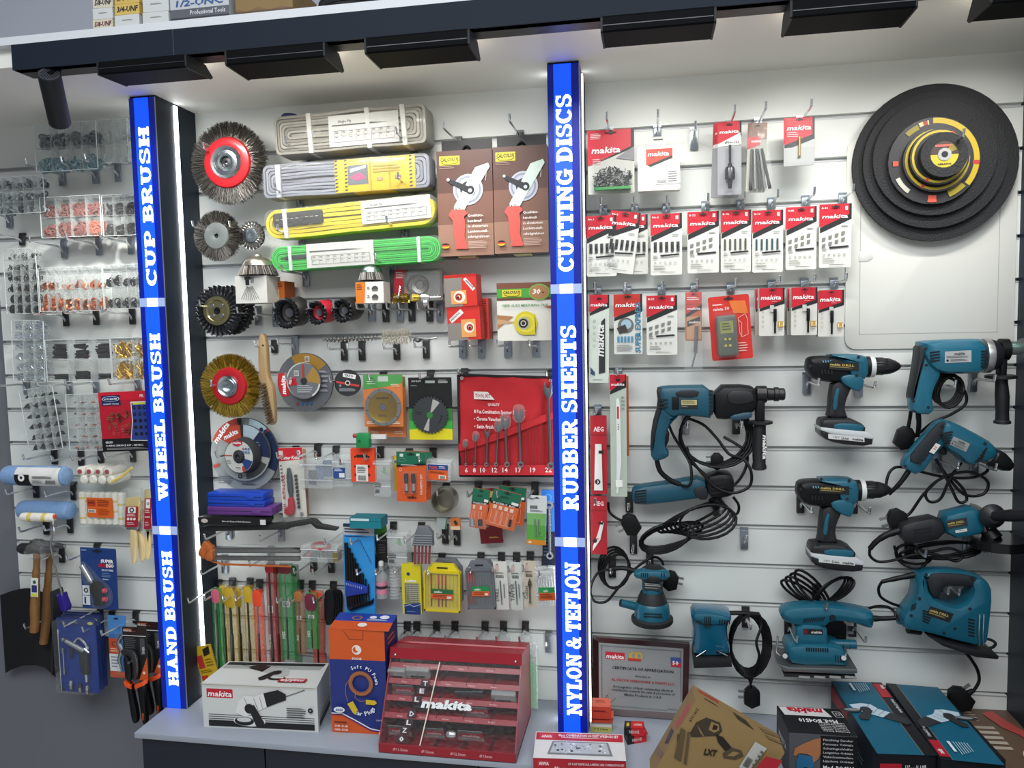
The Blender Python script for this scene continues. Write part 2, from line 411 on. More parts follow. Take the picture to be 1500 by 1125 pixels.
sp=bpy.data.lights.new('spot_lamp','SPOT');sp.energy=14;sp.spot_size=1.2;sp.spot_blend=.6;sp.shadow_soft_size=.02;sp.color=(1,.97,.92)
so=bpy.data.objects.new('spot_lamp',sp);C.objects.link(so);so.location=T.o+b+ax*.004;so.rotation_euler=(Vector((-1.62,0,-.5))-so.location).to_track_quat('-Z','Y').to_euler()

# ---------------------------------------------------------------- slab serif capitals for the backlit signs
def letters(ch):
    """strokes in a 1 x 1 box: ('r',x0,z0,x1,z1) bar; ('l',x0,z0,x1,z1,w) slanted stroke; ('a',cx,cz,rx,rz,a0,a1,w) arc; last item: advance width"""
    S,H,W=.31,.17,.62                 # stem, slab height, serif width
    def stem(x,top=True,bot=True,w=.46):
        o=[('r',x-S/2,0,x+S/2,1)]
        if top: o.append(('r',x-w/2,1-H,x+w/2,1))
        if bot: o.append(('r',x-w/2,0,x+w/2,H))
        return o
    if ch == 'I': return stem(.25,w=.5),.5
    if ch == 'H': return stem(.24)+stem(.82)+[('r',.24,.41,.82,.6)],1.06
    if ch == 'L': return stem(.25,w=.5)+[('r',.2,0,.84,H),('r',.68,0,.84,.42)],.86
    if ch == 'E': return stem(.24)+[('r',.1,0,.86,H),('r',.1,1-H,.84,1),('r',.7,0,.86,.38),('r',.68,.64,.84,1),('r',.3,.42,.62,.58),('r',.5,.34,.62,.66)],.88
    if ch == 'F': return stem(.24)+[('r',.1,1-H,.84,1),('r',.68,.62,.84,1),('r',.3,.4,.62,.56),('r',.5,.32,.62,.64)],.85
    if ch == 'T': return stem(.44,False,True,.5)+[('r',0,1-H,.88,1),('r',0,.62,.15,1),('r',.73,.62,.88,1)],.88
    if ch == 'P': return stem(.24)+[('r',.2,.84,.56,1),('r',.2,.36,.56,.52),('a',.54,.68,.33,.32,-90,90,.23)],.88
    if ch == 'B': return stem(.24,w=.46)+[('r',.2,.84,.56,1),('r',.2,.44,.58,.6),('r',.2,0,.58,.16),('a',.54,.75,.31,.25,-90,90,.22),('a',.56,.28,.35,.28,-90,90,.24)],.92
    if ch == 'R': return stem(.24,w=.46)+[('r',.2,.84,.54,1),('r',.2,.42,.56,.57),('a',.53,.72,.33,.28,-90,90,.23),('l',.5,.5,.78,.08,.26),('r',.68,0,.98,H)],.98
    if ch == 'D': return stem(.24,w=.46)+[('r',.2,.84,.5,1),('r',.2,0,.5,.16),('a',.48,.5,.46,.5,-90,90,.26)],.96
    if ch == 'O': return [('a',.48,.5,.48,.51,0,360,.27)],.98
    if ch == 'C': return [('a',.48,.5,.48,.51,38,322,.27),('r',.74,.66,.9,1)],.93
    if ch == 'G': return [('a',.48,.5,.48,.51,40,320,.27),('r',.74,.66,.9,1),('r',.7,.02,.92,.46),('r',.52,.38,1.0,.53)],1.0
    if ch == 'U': return [('r',.11,.3,.37,1),('r',.65,.3,.87,1),('r',0,1-H,.47,1),('r',.54,1-H,.98,1),('a',.49,.38,.38,.39,180,360,.25)],1.0
    if ch == 'N': return [('r',.12,0,.34,1),('r',.74,0,.94,1),('r',0,0,.46,H),('r',0,1-H,.4,1),('r',.6,1-H,1.06,1),('l',.25,.92,.84,.1,.28)],1.06
    if ch == 'S': return [('a',.42,.73,.38,.28,30,275,.22),('a',.42,.28,.4,.29,-150,95,.23),('r',.62,.66,.76,.99),('r',.05,.01,.19,.36)],.84
    if ch == 'W': return [('l',.2,.95,.44,.05,.26),('l',.44,.05,.66,.8,.2),('l',.66,.8,.92,.05,.24),('l',.92,.05,1.14,.95,.2),('r',0,1-H,.46,1),('r',.5,1-H,.86,1),('r',.95,1-H,1.34,1)],1.34
    if ch == 'A': return [('l',.26,.04,.5,.95,.2),('l',.5,.95,.82,.04,.28),('r',.3,.28,.74,.42),('r',.0,0,.44,H),('r',.56,0,1.08,H),('r',.36,.88,.68,1)],1.08
    if ch == 'Y': return [('r',.38,0,.64,.5),('r',.26,0,.76,H),('l',.22,.95,.5,.42,.26),('l',.82,.95,.54,.42,.2),('r',0,1-H,.46,1),('r',.6,1-H,1.02,1)],1.02
    if ch == '&': return [('a',.45,.77,.25,.23,0,360,.18),('a',.4,.3,.38,.3,60,330,.21),('l',.3,.66,.82,.06,.22),('r',.62,.4,.98,.54),('a',.5,.34,.36,.34,-60,20,.16),('r',.72,0,1.0,.13)],1.02
    return [],.38
def sign_text(mb,s,x_lo,x_hi,z0,z1,y,m):
    """text running upward: letter tops to the left"""
    adv=[];tot=0
    for ch in s: st,a=letters(ch);adv.append((st,tot));tot += a+(.05 if ch != ' ' else 0)
    k=(z1-z0)/tot;wd=x_hi-x_lo;n=0
    P=lambda u,v,yy: (x_hi-v*wd,yy,z0+u*k)
    for st,off in adv:
        for q in st:
            yy=y-.00015*(n % 7);n += 1
            if q[0] == 'r': mb.poly([P(off+q[1],q[2],yy),P(off+q[3],q[2],yy),P(off+q[3],q[4],yy),P(off+q[1],q[4],yy)],m)
            elif q[0] == 'l':
                a,b,c,d,w_=q[1:];mb.poly([P(off+a-w_/2,b,yy),P(off+a+w_/2,b,yy),P(off+c+w_/2,d,yy),P(off+c-w_/2,d,yy)],m)
            else:
                cx,cz,rx,rz,a0,a1,w_=q[1:];N=22;vs=[]
                for i in range(N+1):
                    t=math.radians(a0+(a1-a0)*i/N);cc,ss=math.cos(t),math.sin(t)
                    vs += [P(off+cx+rx*cc,cz+rz*ss,yy),P(off+cx+(rx-w_)*cc,cz+(rz-w_*.62)*ss,yy)]
                mb.add(vs,[(2*i,2*i+1,2*i+3,2*i+2) for i in range(N)],m)
SIGNB=M('0a48ff',.4,emit=1.1,name='backlit_blue');SIGND=M('001a8c',.35,emit=.22,name='backlit_deep_blue');SIGNW=M('ffffff',.4,emit=1.6,name='backlit_white');SIGNG=M('8fa0c8',.4,emit=.55,name='backlit_divider')
def post(label,x0,x1,z1,words,cuts,d0=.18,led_side=True,led=.004):
    e=bpy.data.objects.new('display_post',None);C.objects.link(e);e.location=(0,0,-1.49);tag(e,label,'display post','posts with backlit signs')
    Z=lambda z: z+1.49
    mb=MB();mb.box(x0,x1,-d0+.004,-.0005,Z(-1.4898),Z(.1175),NAVY);mb.build('post_body',e)
    m2=MB();w_=x1-x0
    m2.box(x0,x1,-d0,-d0+.0035,Z(-1.4895),Z(z1),SIGND)
    bx0,bx1=x0+w_*.20,x0+w_*.76
    zz=[-1.4895]+cuts+[z1]
    m2.poly([(bx0,-d0-.0004,Z(-1.489)),(bx1,-d0-.0004,Z(-1.489)),(bx1,-d0-.0004,Z(z1)),(bx0,-d0-.0004,Z(z1))],SIGNB)
    for c in cuts:
        m2.box(x0,x1,-d0-.0008,-d0-.0002,Z(c-.011),Z(c+.011),SIGNG)
        m2.box(x0+w_*.3,x0+w_*.72,-d0-.0014,-d0-.0009,Z(c-.011),Z(c+.011),SIGNW)
    for s,za,zb,lo,hi in words: sign_text(m2,s,x0+w_*lo,x0+w_*hi,Z(za),Z(zb),-d0-.001,SIGNW)
    m2.build('sign_panel',e)
    if led_side:
        m3=MB();yl=-.094
        m3.box(x1,x1+led,yl-.0065,yl+.0065,Z(-1.489),Z(.112),M('f6fbff',.4,emit=led*1750,name='led_strip_light'));m3.build('led_strip',e)
        m5=MB();m5.box(x0-.004,x0,yl-.0065,yl+.0065,Z(-1.489),Z(.112),M('f6fbff',.4,emit=7,name='led_strip_light'));m5.build('led_strip',e)
        m4=MB();m4.box(x1,x1+.0022,-d0,-d0+.0015,Z(-1.489),Z(z1),M('aab2bc',.3,.8));m4.build('edge_trim',e)
    return e
def zat(px,py,d=.18): return at(px,py,d).z
zw=lambda pts: [(s,zat(x,b),zat(x,t),lo,hi) for s,x,b,t,lo,hi in pts]
post('navy post with blue backlit sign reading CUP BRUSH, WHEEL BRUSH, HAND BRUSH',-1.2975,-1.2262,.112,
     zw([('CUP BRUSH',214,419,184,.33,.73),('WHEEL BRUSH',234,733,487,.33,.73),('HAND BRUSH',250,1004,806,.33,.73)]),[zat(222,443),zat(243,777)])
post('navy post with blue backlit sign reading CUTTING DISCS, RUBBER SHEETS, NYLON & TEFLON',-.2255,-.153,.112,
     zw([('CUTTING DISCS',826,398,137,.26,.76),('RUBBER SHEETS',832,747,475,.30,.80),('NYLON & TEFLON',838,1047,823,.32,.82)]),[zat(830,423),zat(834,794)],led=.0025)
# access panel on the wall
mb=MB();a=at(1237,512,.001);b=at(1492,190,.001);
mb.prism(rounded(a.x,b.x,a.z,b.z,.025,6),-.0055,-.001,M('e2e2da',.45,0,.01,5),.001)
c=at(1258,490,.005);dd=at(1468,205,.005)
for x0,x1,z0,z1 in ((c.x,dd.x,c.z,c.z+.0015),(c.x,dd.x,dd.z-.0015,dd.z),(c.x,c.x+.0015,c.z,dd.z),(dd.x-.0015,dd.x,c.z,dd.z)): mb.box(x0,x1,-.0059,-.005,z0,z1,'a8a8a2')
p=at(1258,376,.005)
mb.prism([(p.x,p.z-.012),(p.x+.02,p.z-.012),(p.x+.03,p.z-.006),(p.x+.032,p.z),(p.x+.03,p.z+.006),(p.x+.02,p.z+.012),(p.x,p.z+.012)],-.007,-.005,'d2d2cc',.0005)
o=mb.build('access_panel');tag(o,'white access panel with rounded corners below the stack of grinding discs','panel')
# ---------------------------------------------------------------- left wall: clear compartment boxes and their contents
def organiser(rect,d,rows,cols,label,ang=0,t=.034,inner=None):
    c,wd,h,u,v=frame(rect,d,ang)
    e=bpy.data.objects.new('compartment_box',None);C.objects.link(e);e.location=c;e.rotation_euler=(0,-math.radians(ang),0)
    tag(e,label,'storage box','clear compartment boxes')
    mb=MB();o=rounded(-wd/2,wd/2,-h/2,h/2,.004,2);i=inset(o,.0015)
    mb.layers([[(x,t,z) for x,z in o],[(x,.003,z) for x,z in o]],PLASTIC,False,False);mb.poly([(x,t,z) for x,z in o],PLASTIC);mb.build('tray',e)
    m1=MB();o2=rounded(-wd/2-.0008,wd/2+.0008,-h/2-.0008,h/2+.0008,.004,2)
    m1.layers([[(x,.008,z) for x,z in o2],[(x,.001,z) for x,z in o2],[(x,-.0005,z) for x,z in inset(o2,.002)]],PLASTIC,True,False);m1.poly([(x,-.0005,z) for x,z in inset(o2,.002)],PLASTIC);m1.build('lid',e)
    m2=MB()
    for k in range(1,rows): z=-h/2+h*k/rows;m2.box(-wd/2+.001,wd/2-.001,.002,t-.001,z-.0005,z+.0005,HAZY)
    for k in range(1,cols): x=-wd/2+wd*k/cols;m2.box(x-.0004,x+.0004,.002,t-.001,-h/2+.001,h/2-.001,HAZY)
    for a in (-1,1):
        m2.box(a*(wd/2-.0012),a*wd/2,.0008,.003,-h/2,h/2,'e4e8e8');m2.box(-wd/2,wd/2,.0008,.003,a*(h/2-.0012),a*h/2,'dfe4e4')
    m2.build('dividers',e)
    return c,wd,h,math.radians(ang)
def ringpiece(mb,p,r,w,q,m,gap=0,seg=12):
    X=Vector((q.uniform(-1,1),q.uniform(-.5,.5),q.uniform(-1,1))).normalized();N=Vector((q.uniform(-.6,.6),-1,q.uniform(-.6,.6)))
    Y=N.cross(X).normalized();n=seg-2 if gap else seg
    mb.tube([p+(X*math.cos(2*PI*i/seg)+Y*math.sin(2*PI*i/seg))*r for i in range(n+(1 if gap else 0))],w,m,4,not gap)
def heap(box,rows,cols,kind,mats,label,name,cat,seed,n=11,fill=.55,size=.006,cells=None,t=.034):
    c,wd,h,ang=box;q=random.Random(seed);mb=MB();cw,chh=wd/cols,h/rows
    for r in range(rows):
        for k in range(cols):
            f=fill(r,k) if callable(fill) else fill
            if f <= 0: continue
            mt=mats(r,k) if callable(mats) else mats[q.randrange(len(mats))]
            x0=-wd/2+cw*k;z0=h/2-chh*(r+1);s=size(r,k) if callable(size) else size;s=min(s*1.25,cw*.42,chh*.42)
            for j in range(max(2,int(n*f*2.3))):
                x=x0+s+(cw-2*s)*q.random();y=.003+s+(t-.005-2*s)*q.random();z=z0+s*1.05+(chh*f-s*1.05)*q.random()**1.4*(.75+.25*math.sin(q.random()*PI))
                p=Vector((x,y,min(z,z0+chh-s)))
                if kind == 'washer': ringpiece(mb,p,s,s*.36,q,mt)
                elif kind == 'thin': ringpiece(mb,p,s,s*.2,q,mt)
                elif kind == 'clip': ringpiece(mb,p,s,s*.22,q,mt,1)
                elif kind == 'pin':
                    a=q.uniform(-.25,.25)+(PI/2 if k % 2 == 0 and False else 0);L=min(cw*.42,.02)*q.uniform(.7,1);dx,dz=L*math.cos(a),L*math.sin(a)*.5
                    x=x0+cw/2+q.uniform(-.05,.05)*cw;mb.tube([(x-dx,y,p.z-dz),(x+dx,y,p.z+dz)],s*.35,mt,6)
                elif kind == 'screw':
                    a=q.uniform(.2,2.6);L=s*1.6;dx,dz=L*math.cos(a),L*math.sin(a);x=min(max(x,x0+L),x0+cw-L) if cw > 2*L else x0+cw/2
                    zc=max(p.z,z0+abs(dz)+.001)
                    mb.tube([(x-dx,y,zc-dz),(x+dx*.8,y,zc+dz*.8),(x+dx*.82,y,zc+dz*.82),(x+dx,y,zc+dz)],[s*.16,s*.2,s*.42,s*.42],mt,6)
                elif kind == 'bent':
                    L=min(cw*.4,.013);a=q.uniform(-.4,.4)
                    P=[(-L,.35*L),(0,.4*L),(.55*L,.3*L),(L,0),(.6*L,-.4*L),(.2*L,-.2*L),(-.1*L,.15*L),(-.4*L,-.1*L),(-L,-.05*L)]
                    x=x0+cw/2+q.uniform(-.07,.07)*cw;zc=z0+min(chh*.8,max(s,(p.z-z0)))
                    mb.tube([(x+math.cos(a)*X-math.sin(a)*Z,y,zc+math.sin(a)*X+math.cos(a)*Z) for X,Z in P],s*.26,mt,4)
                elif kind == 'blob':
                    mb.tube([(x-s,y,p.z-s*.3),(x,y,p.z+s*.2),(x+s,y,p.z-s*.35)],[s*.2,s*.55,s*.2],mt,6,sub=3)
    o=mb.build(name);o.location=c;o.rotation_euler=(0,-ang,0);tag(o,label,cat);o['kind']='stuff'
    return o
ZINC=M('b8c0c8',.35,.5,.15,name='zinc');TEALZ=M('7e9aa2',.4,.5,.15,name='blue_zinc');FIBRE=M('7d4a44',.7,name='red_fibre');FIBRE2=M('a8604e',.7,name='light_red_fibre')
BLK=M('17181a',.5,name='black_oxide');NUT=M('80888a',.45,.5,name='grey_steel')
b=organiser((50,179,141,250),.115,2,4,'clear compartment box of star washers at the top of the left wall')
heap(b,2,4,'washer',lambda r,k: (NUT,TEALZ)[r],'grey and bluish star washers heaped in the topmost clear box','star_washers','washers',1,26,.55,.0062)
b=organiser((143,172,206,238),.10,2,3,'clear compartment box with few white rings, beside the top of the CUP BRUSH sign')
heap(b,2,3,'thin',[M('d4d8d6',.5)],'few whitish rings in the clear box beside the CUP BRUSH sign','white_rings','washers',2,5,.4,.008)
b=organiser((-14,258,64,313),.105,3,5,'clear compartment box of grey nuts cut by the left photo edge')
heap(b,3,5,'washer',[NUT,M('7d8284',.4,.9)],'grey nuts in the clear box at the left photo edge','hex_nuts','nuts',3,7,.6,.005)
b=organiser((58,287,147,347),.10,2,4,'clear compartment box of dark red fibre washers, second row')
heap(b,2,4,'washer',lambda r,k: FIBRE2 if r == 1 and k == 3 else FIBRE,'dark red fibre washers heaped in a clear box','fibre_washers','washers',4,20,.62,lambda r,k: .006 if r == 0 else .0085)
b=organiser((149,284,212,345),.10,2,4,'clear compartment box of black rings, right of the red fibre washers')
heap(b,2,4,'washer',[BLK],'black rubber rings heaped in the clear box right of the fibre washers','rubber_rings','rings',5,16,.5,.007)
b=organiser((6,364,54,460),.075,6,4,'upright clear compartment box of black retaining clips below the grey nuts',0)
heap(b,6,4,'clip',[BLK,M('2b2c2e',.4,.6)],'black retaining clips in the upright clear box','retaining_clips','clips',6,8,.55,lambda r,k: .003+.0009*r)
b=organiser((56,391,150,456),.10,2,8,'clear compartment box of bright copper washers, third row')
heap(b,2,8,'washer',[COPPER,M('c8784a',.25,1)],'bright copper washers in a clear box','copper_washers','washers',7,10,lambda r,k: (.35 if k in (0,1,4,6) else .08) if r == 0 else (.75 if k < 2 else .5),.0058)
b=organiser((151,387,222,452),.10,2,6,'clear compartment box of black snap rings, right of the copper washers')
heap(b,2,6,'clip',[BLK],'black snap rings in the clear box right of the copper washers','snap_rings','rings',8,8,.45,.0065)
b=organiser((17,469,64,560),.085,6,3,'upright clear compartment box of silver spring clips',-2)
heap(b,6,3,'bent',[ZINC],'silver spring clips in the upright clear box','spring_clips','clips',9,6,.7,.005)
b=organiser((66,497,163,559),.10,2,3,'clear compartment box of black pins, fourth row')
heap(b,2,3,'pin',[BLK],'black pins lying in a clear box','steel_pins','pins',10,24,lambda r,k: (.75,.75,.8)[k] if r == 0 else (.3,.55,.3)[k],.006)
b=organiser((161,494,226,557),.10,2,2,'clear compartment box of brass coloured screws beside the WHEEL BRUSH sign')
heap(b,2,2,'screw',[BRASS,M('d0aa50',.3,1)],'brass coloured screws heaped in a clear box','brass_screws','screws',11,40,.75,.006)
b=organiser((34,568,84,661),.085,6,4,'clear compartment box of black cable clips, tilted, left of the fuse box',7)
heap(b,6,4,'blob',[BLK],'black rubber clips in the tilted clear box','rubber_clips','clips',12,10,lambda r,k: .25 if r == 0 else .6,.0055)
b=organiser((98,577,155,660),.09,5,4,'clear compartment box with small brown pieces, left of the red kit card',1)
heap(b,5,4,'blob',[M('5c3630',.6),M('9a4a34',.5)],'small brown terminals in the clear box beside the red kit card','terminals','terminals',13,4,.22,.004)
def a_kit(a):
    a.r(0,0,1,.14,'c4152c');a.r(0,.78,1,1,'0d0d10');a.r(.06,.05,.42,.22,'15204e')
    a.c(.24,.11,.165,'f0f2f4',ry=.045);a.c(.24,.11,.155,'1c2c66',ry=.04);a.t('AUTOMASTER',.24,.125,.028,'ffffff',.02,.25,.15,'c');a.t('QUALITY TOOLS',.24,.205,.022,'f0f2f4',.02,.3,0,'c')
    a.t('PR',.8,.1,.05,'f4dede',.02)
    q=random.Random(4)
    for i in range(46):
        a.c(.16+.44*q.random(),.32+.4*q.random(),.03,('8a4a3a','a05a46','5c2c26')[i % 3],10,r0=.019);a.k -= a.step
    a.nx();a.g([(.62,.17),(1,.17),(1,.84),(.56,.82),(.62,.5)],'e8e4e0');a.g([(.635,.185),(1,.185),(1,.825),(.575,.81),(.635,.5)],'2b3f86');a.r(.66,.185,.95,.22,'c8c84a')
    for r in range(5):
        for k in range(4): a.c(.68+.1*k,.27+.11*r,.032,'0e1016',10,ry=.03,r0=.016 if r < 2 else 0);a.k -= a.step
    a.nx();a.t('GE-351',.08,.855,.035,'f0f0f0',.02);a.t('O-RING SERVICE KIT - METRIC',.08,.91,.03,'e8e8e8',.015,.72);a.fine(.1,.935,.95,.975,2,'8a8a8a')
card('kit_card','red and blue boxed O-ring service kit card left of the WHEEL BRUSH sign','kit card',(147,574,224,661),.115,a_kit,2,.022,'b0142a',.001,slot=False)
for i,(x,y,s,L) in enumerate([(92,260,'under the topmost clear box, left one',.13),(141,257,'under the topmost clear box, right one',.13),(174,254,'under the box of white rings',.13),(15,322,'under the box of grey nuts',.12),
        (95,366,'under the red fibre washers, left one',.125),(146,362,'under the red fibre washers, right one',.125),(193,360,'under the box of black rings',.125),
        (98,466,'under the copper washers, left one',.125),(142,464,'under the copper washers, right one',.125),(195,463,'under the box of snap rings',.125),
        (40,566,'under the silver spring clips',.11),(103,566,'under the black pins, left one',.12),(142,564,'under the black pins, right one',.12),(203,563,'under the brass screws',.12),
        (81,668,'under the black cable clips',.115),(120,670,'under the brown terminals',.115),(149,669,'below the left edge of the red kit card',.115),(196,665,'under the red kit card',.12),
        (54,717,'under the upper blue roller, left one',.11),(109,720,'under the upper blue roller, right one',.11),(69,771,'under the small striped roller',.10),(104,769,'under the lower blue roller',.10)]):
    hook(x,y,s,L,dark=(i > 13 or i in (7,8,9)))
h_=hook(34,352,'above the upright box of retaining clips',.085,True,plate=True,h=.03)
# ---- paint rollers
BLUEF=M('7ba4d6',.9,0,.12,120,bump=.8,name='blue_roller_nap');WHITEF=M('e8e4d8',.9,0,.06,120,bump=.8,name='white_roller_nap');STRIPE=M('dcc46a',.9,0,.1,120,name='yellow_nap_stripe')
def roller(T,x0,x1,y,r,m,d,stripes=(),m2=None,end=None):
    mb=MB();a=T.q(x0,y,d);b=T.q(x1,y+ (0),d);n=22;ax=b-a
    prof=[(r*.55,0),(r*.9,.004),(r,.012),(r*1.01,ax.x*.5),(r,ax.x-.012),(r*.9,ax.x-.004),(r*.55,ax.x)]
    mb.lathe(prof,m,24,(a.x,a.y,a.z),'x')
    for s in stripes:
        mb.lathe([(r*1.012,ax.x*s),(r*1.016,ax.x*s+.003),(r*1.012,ax.x*s+.007)],m2,24,(a.x,a.y,a.z),'x',caps=False)
    return mb
T=Thing('paint_roller','blue paint roller sleeve in clear wrap with black and white label, upper one','paint roller',60,697,.10)
T.part(roller(T,8,100,696,.028,BLUEF,.075),'sleeve')
mb=MB();c=T.q(8,696,.075);L=(T.q(110,696,.075)-c).x
mb.lathe([(.014,-.004),(.027,.004),(.0295,.012),(.0295,L*.8),(.0285,L*.92),(.012,L*1.02),(.018,L*1.08)],FILM,24,(c.x,c.y,c.z),'x');T.part(mb,'wrap')
mb=MB();x0=T.q(22,690,.1).x;x1=T.q(86,690,.1).x;vs=[]
for i in range(9):
    t=math.radians(-62+i*124/8);vs.append((math.cos(t)*.0302,math.sin(t)*.0302))
mb.add([(x,c.y-a,c.z+b) for a,b in vs for x in (x0,x1)],[(2*i,2*i+2,2*i+3,2*i+1) for i in range(8)],'dfe0dc',True)
xm=x0+(x1-x0)*.34;mb.add([(x,c.y-a*1.012,c.z+b*1.012) for a,b in vs[0:6] for x in (x0,xm)],[(2*i,2*i+2,2*i+3,2*i+1) for i in range(5)],'121212')
a_=Art(mb,(x0,c.y-.0312,c.z+.026),(x1-x0,0,0),(0,0,-.048),(0,-1,0));a_.c(.17,.55,.075,'f0f0f0',r0=.03);a_.fine(.42,.45,.9,.62,3,'3a3a3a');a_.bars(.72,.68,.95,.9);a_.fine(.42,.7,.66,.9,3,'555555')
T.part(mb,'label','black and white paper label')
T=Thing('paint_roller','blue paint roller sleeve in clear wrap, lower one behind the striped roller','paint roller',70,746,.07)
T.part(roller(T,30,106,746,.026,BLUEF,.045),'sleeve')
mb=MB();c=T.q(30,746,.045);L=(T.q(110,746,.045)-c).x
mb.lathe([(.012,-.003),(.025,.004),(.0275,.012),(.0275,L*.86),(.02,L)],FILM,24,(c.x,c.y,c.z),'x');T.part(mb,'wrap')
T=Thing('mini_paint_roller','small white roller with yellow stripes, bent wire handle and purple grip','paint roller',55,757,.11)
T.part(roller(T,31,80,757,.0125,WHITEF,.11,(.25,.3,.68,.73),STRIPE),'sleeve')
mb=MB();c=T.q(79,757,.11);mb.lathe([(.001,0),(.007,0),(.007,.003),(.003,.004)],M('e8552a',.5),14,(c.x,c.y,c.z),'x');T.part(mb,'end_cap','orange end cap')
mb=MB();mb.tube([T.q(x,y,d) for x,y,d in ((70,757,.11),(77,758,.115),(78,768,.125),(79,778,.135),(74,797,.14),(76,810,.135),(91,872,.11))],.0024,STEEL,8,sub=6);T.part(mb,'wire_handle','bent steel wire handle')
mb=MB();mb.prism(soft(T.q2([(86,868),(90,871),(95,866),(97,874),(104,892),(94,897),(89,880)],.1)),T.y(.112),T.y(.09),M('2c1c86',.35),.004);T.part(mb,'grip','purple plastic grip')
def roller_pack(rect,d,label,flat,side_ends):
    c,wd,h,u,v=frame(rect,d);e=bpy.data.objects.new('roller_pack',None);C.objects.link(e);e.location=c;tag(e,label,'roller pack','packs of white roller refills')
    if flat:
        for k in range(8):
            mb=MB();r=h*.2;x=-wd/2+wd*.08+(k % 4)*wd*.15;z=h*.14 if k < 4 else -h*.22
            mb.lathe([(r*.6,0),(r,.004),(r,.07),(r*.7,.075)],WHITEF,14,(x+wd*.04*(k//4),.0,z),'y')
            if k < 4: mb.lathe([(.001,-.001),(r*.5,-.001),(r*.5,.001)],M('a01028',.5),12,(x,-.0008,z),'y')
            mb.build('refill',e)
        mb=MB();mb.prism(soft([(-wd/2,-h*.4),(-wd*.1,-h*.5),(wd*.4,-h*.3),(wd/2,h*.1),(wd*.48,h*.48),(-wd*.45,h*.42)]),-.004,.08,FILM,.006)
        mb.tube([(wd*.1,-.003,-h*.3),(wd*.3,-.003,0),(wd*.45,-.002,h*.35)],.004,STRIPE,6);mb.build('wrap',e)
    else:
        for k in range(7):
            mb=MB();r=wd*.075;x=-wd/2+wd*.09+k*wd*.137
            mb.lathe([(r*.6,-h*.46),(r,-h*.43),(r,h*.4),(r*.6,h*.44)],WHITEF,14,(x,.014,0),'z')
            for s in (-.3+.1*(k % 3),.25-.08*(k % 4)): mb.lathe([(r*1.02,h*s),(r*1.03,h*s+.003),(r*1.02,h*s+.006)],STRIPE,14,(x,.014,0),'z',caps=False)
            mb.build('refill',e)
        mb=MB();mb.prism(soft(rounded(-wd/2,wd/2,-h/2,h/2,.008,2)),-.001,.03,FILM,.004);mb.build('wrap',e)
        m2=MB();a=Art(m2,(-wd*.25,-.0022,h*.32),(wd*.55,0,-.002),(0,0,-h*.54),(0,-1,0))
        a.r(0,0,1,1,'e0641e');a.r(.04,.12,.34,.44,'b8401a');a.t('uniko',.06,.3,.1,'2a120a',.02,.26,.1);a.fine(.42,.12,.92,.46,4,'7e2f10');a.r(.06,.6,.34,.76,'f4ece4');a.bars(.08,.62,.32,.74,n=9);a.fine(.42,.56,.9,.9,4,'b04a16')
        m2.build('label',e)['label']='orange paper label'
roller_pack((110,679,199,713),.10,'clear pack of white roller refills with red end caps, seen from their ends',True,True)
roller_pack((111,719,180,772),.075,'clear pack of white roller refills with an orange label',False,False)
# ---- paint brushes
WOODP=M('ddc693',.5,0,.08,30,name='pale_wood');BRISTLE=M('cdb673',.8,0,.2,200,bump=.5,name='bristle')
def brush(label,x0,x1,y0,y1,hx,hy,d,second=False):
    T=Thing('paint_brush',label,'paint brush',(x0+x1)/2,(y0+y1)/2,d,'paint brushes beside the sign')
    mb=MB();mb.prism(T.q2([(x0+3,y1-10),(x1-3,y1-10),(x1-2,y0+12),(x0+4,y0+14)]),T.y(d),T.y(d-.012),BRISTLE,.003);T.part(mb,'bristles')
    mb=MB();mb.prism(T.q2([(x0+4,y1-14),(x1-4,y1-14),(x1-3,y1+2),(x0+6,y1+2)]),T.y(d+.001),T.y(d-.013),STEEL,.003);T.part(mb,'ferrule')
    mb=MB();X,Y=hx,hy
    for (xa,xb) in ([(188,198)] if not second else [(208,213)]):
        mb.prism(soft(T.q2([(x0+10,y1+1),(x1-8,y1+1),(X+5,y1+14),(X+4,Y),(X-2,Y+1),(X-5,y1+16)]),2),T.y(d),T.y(d-.012),WOODP,.004)
    T.part(mb,'handle')
    mb=MB();mb.prism(T.q2([(x0,y1),(x1,y1),(x1,y0),(x0,y0)]),T.y(d+.0035),T.y(d-.0155),FILM,.002);T.part(mb,'sleeve','clear plastic sleeve')
    mb=MB();q=[T.q(*p,d+.0045) for p in ((x0+5,y0+26),(x1-2,y0+26),(x0+4,y1-2))];a=Art(mb,q[0],q[1]-q[0],q[2]-q[0],(0,-1,0))
    a.r(0,0,1,1,'a81c32');a.r(.2,.03,.8,.32,'eceae6');a.c(.5,.17,.2,'3a3a3a',6,r0=.1);a.fine(.15,.37,.85,.5,2,'e6c8c8')
    for k in range(3): a.c(.25+.25*k,.6,.1,'e8e2e0',12)
    a.fine(.2,.76,.8,.92,2,'d8a8b0');T.part(mb,'label','dark red label')
brush('paint brush in clear sleeve with dark red label, front one with longest handle',179,205,716,774,194,827,.10)
brush('paint brush behind the front one, its pale wooden handle curving to the left',186,209,722,776,206,823,.082)
brush('paint brush nearest the HAND BRUSH sign with pale handle',207,224,704,777,214,820,.075,False)
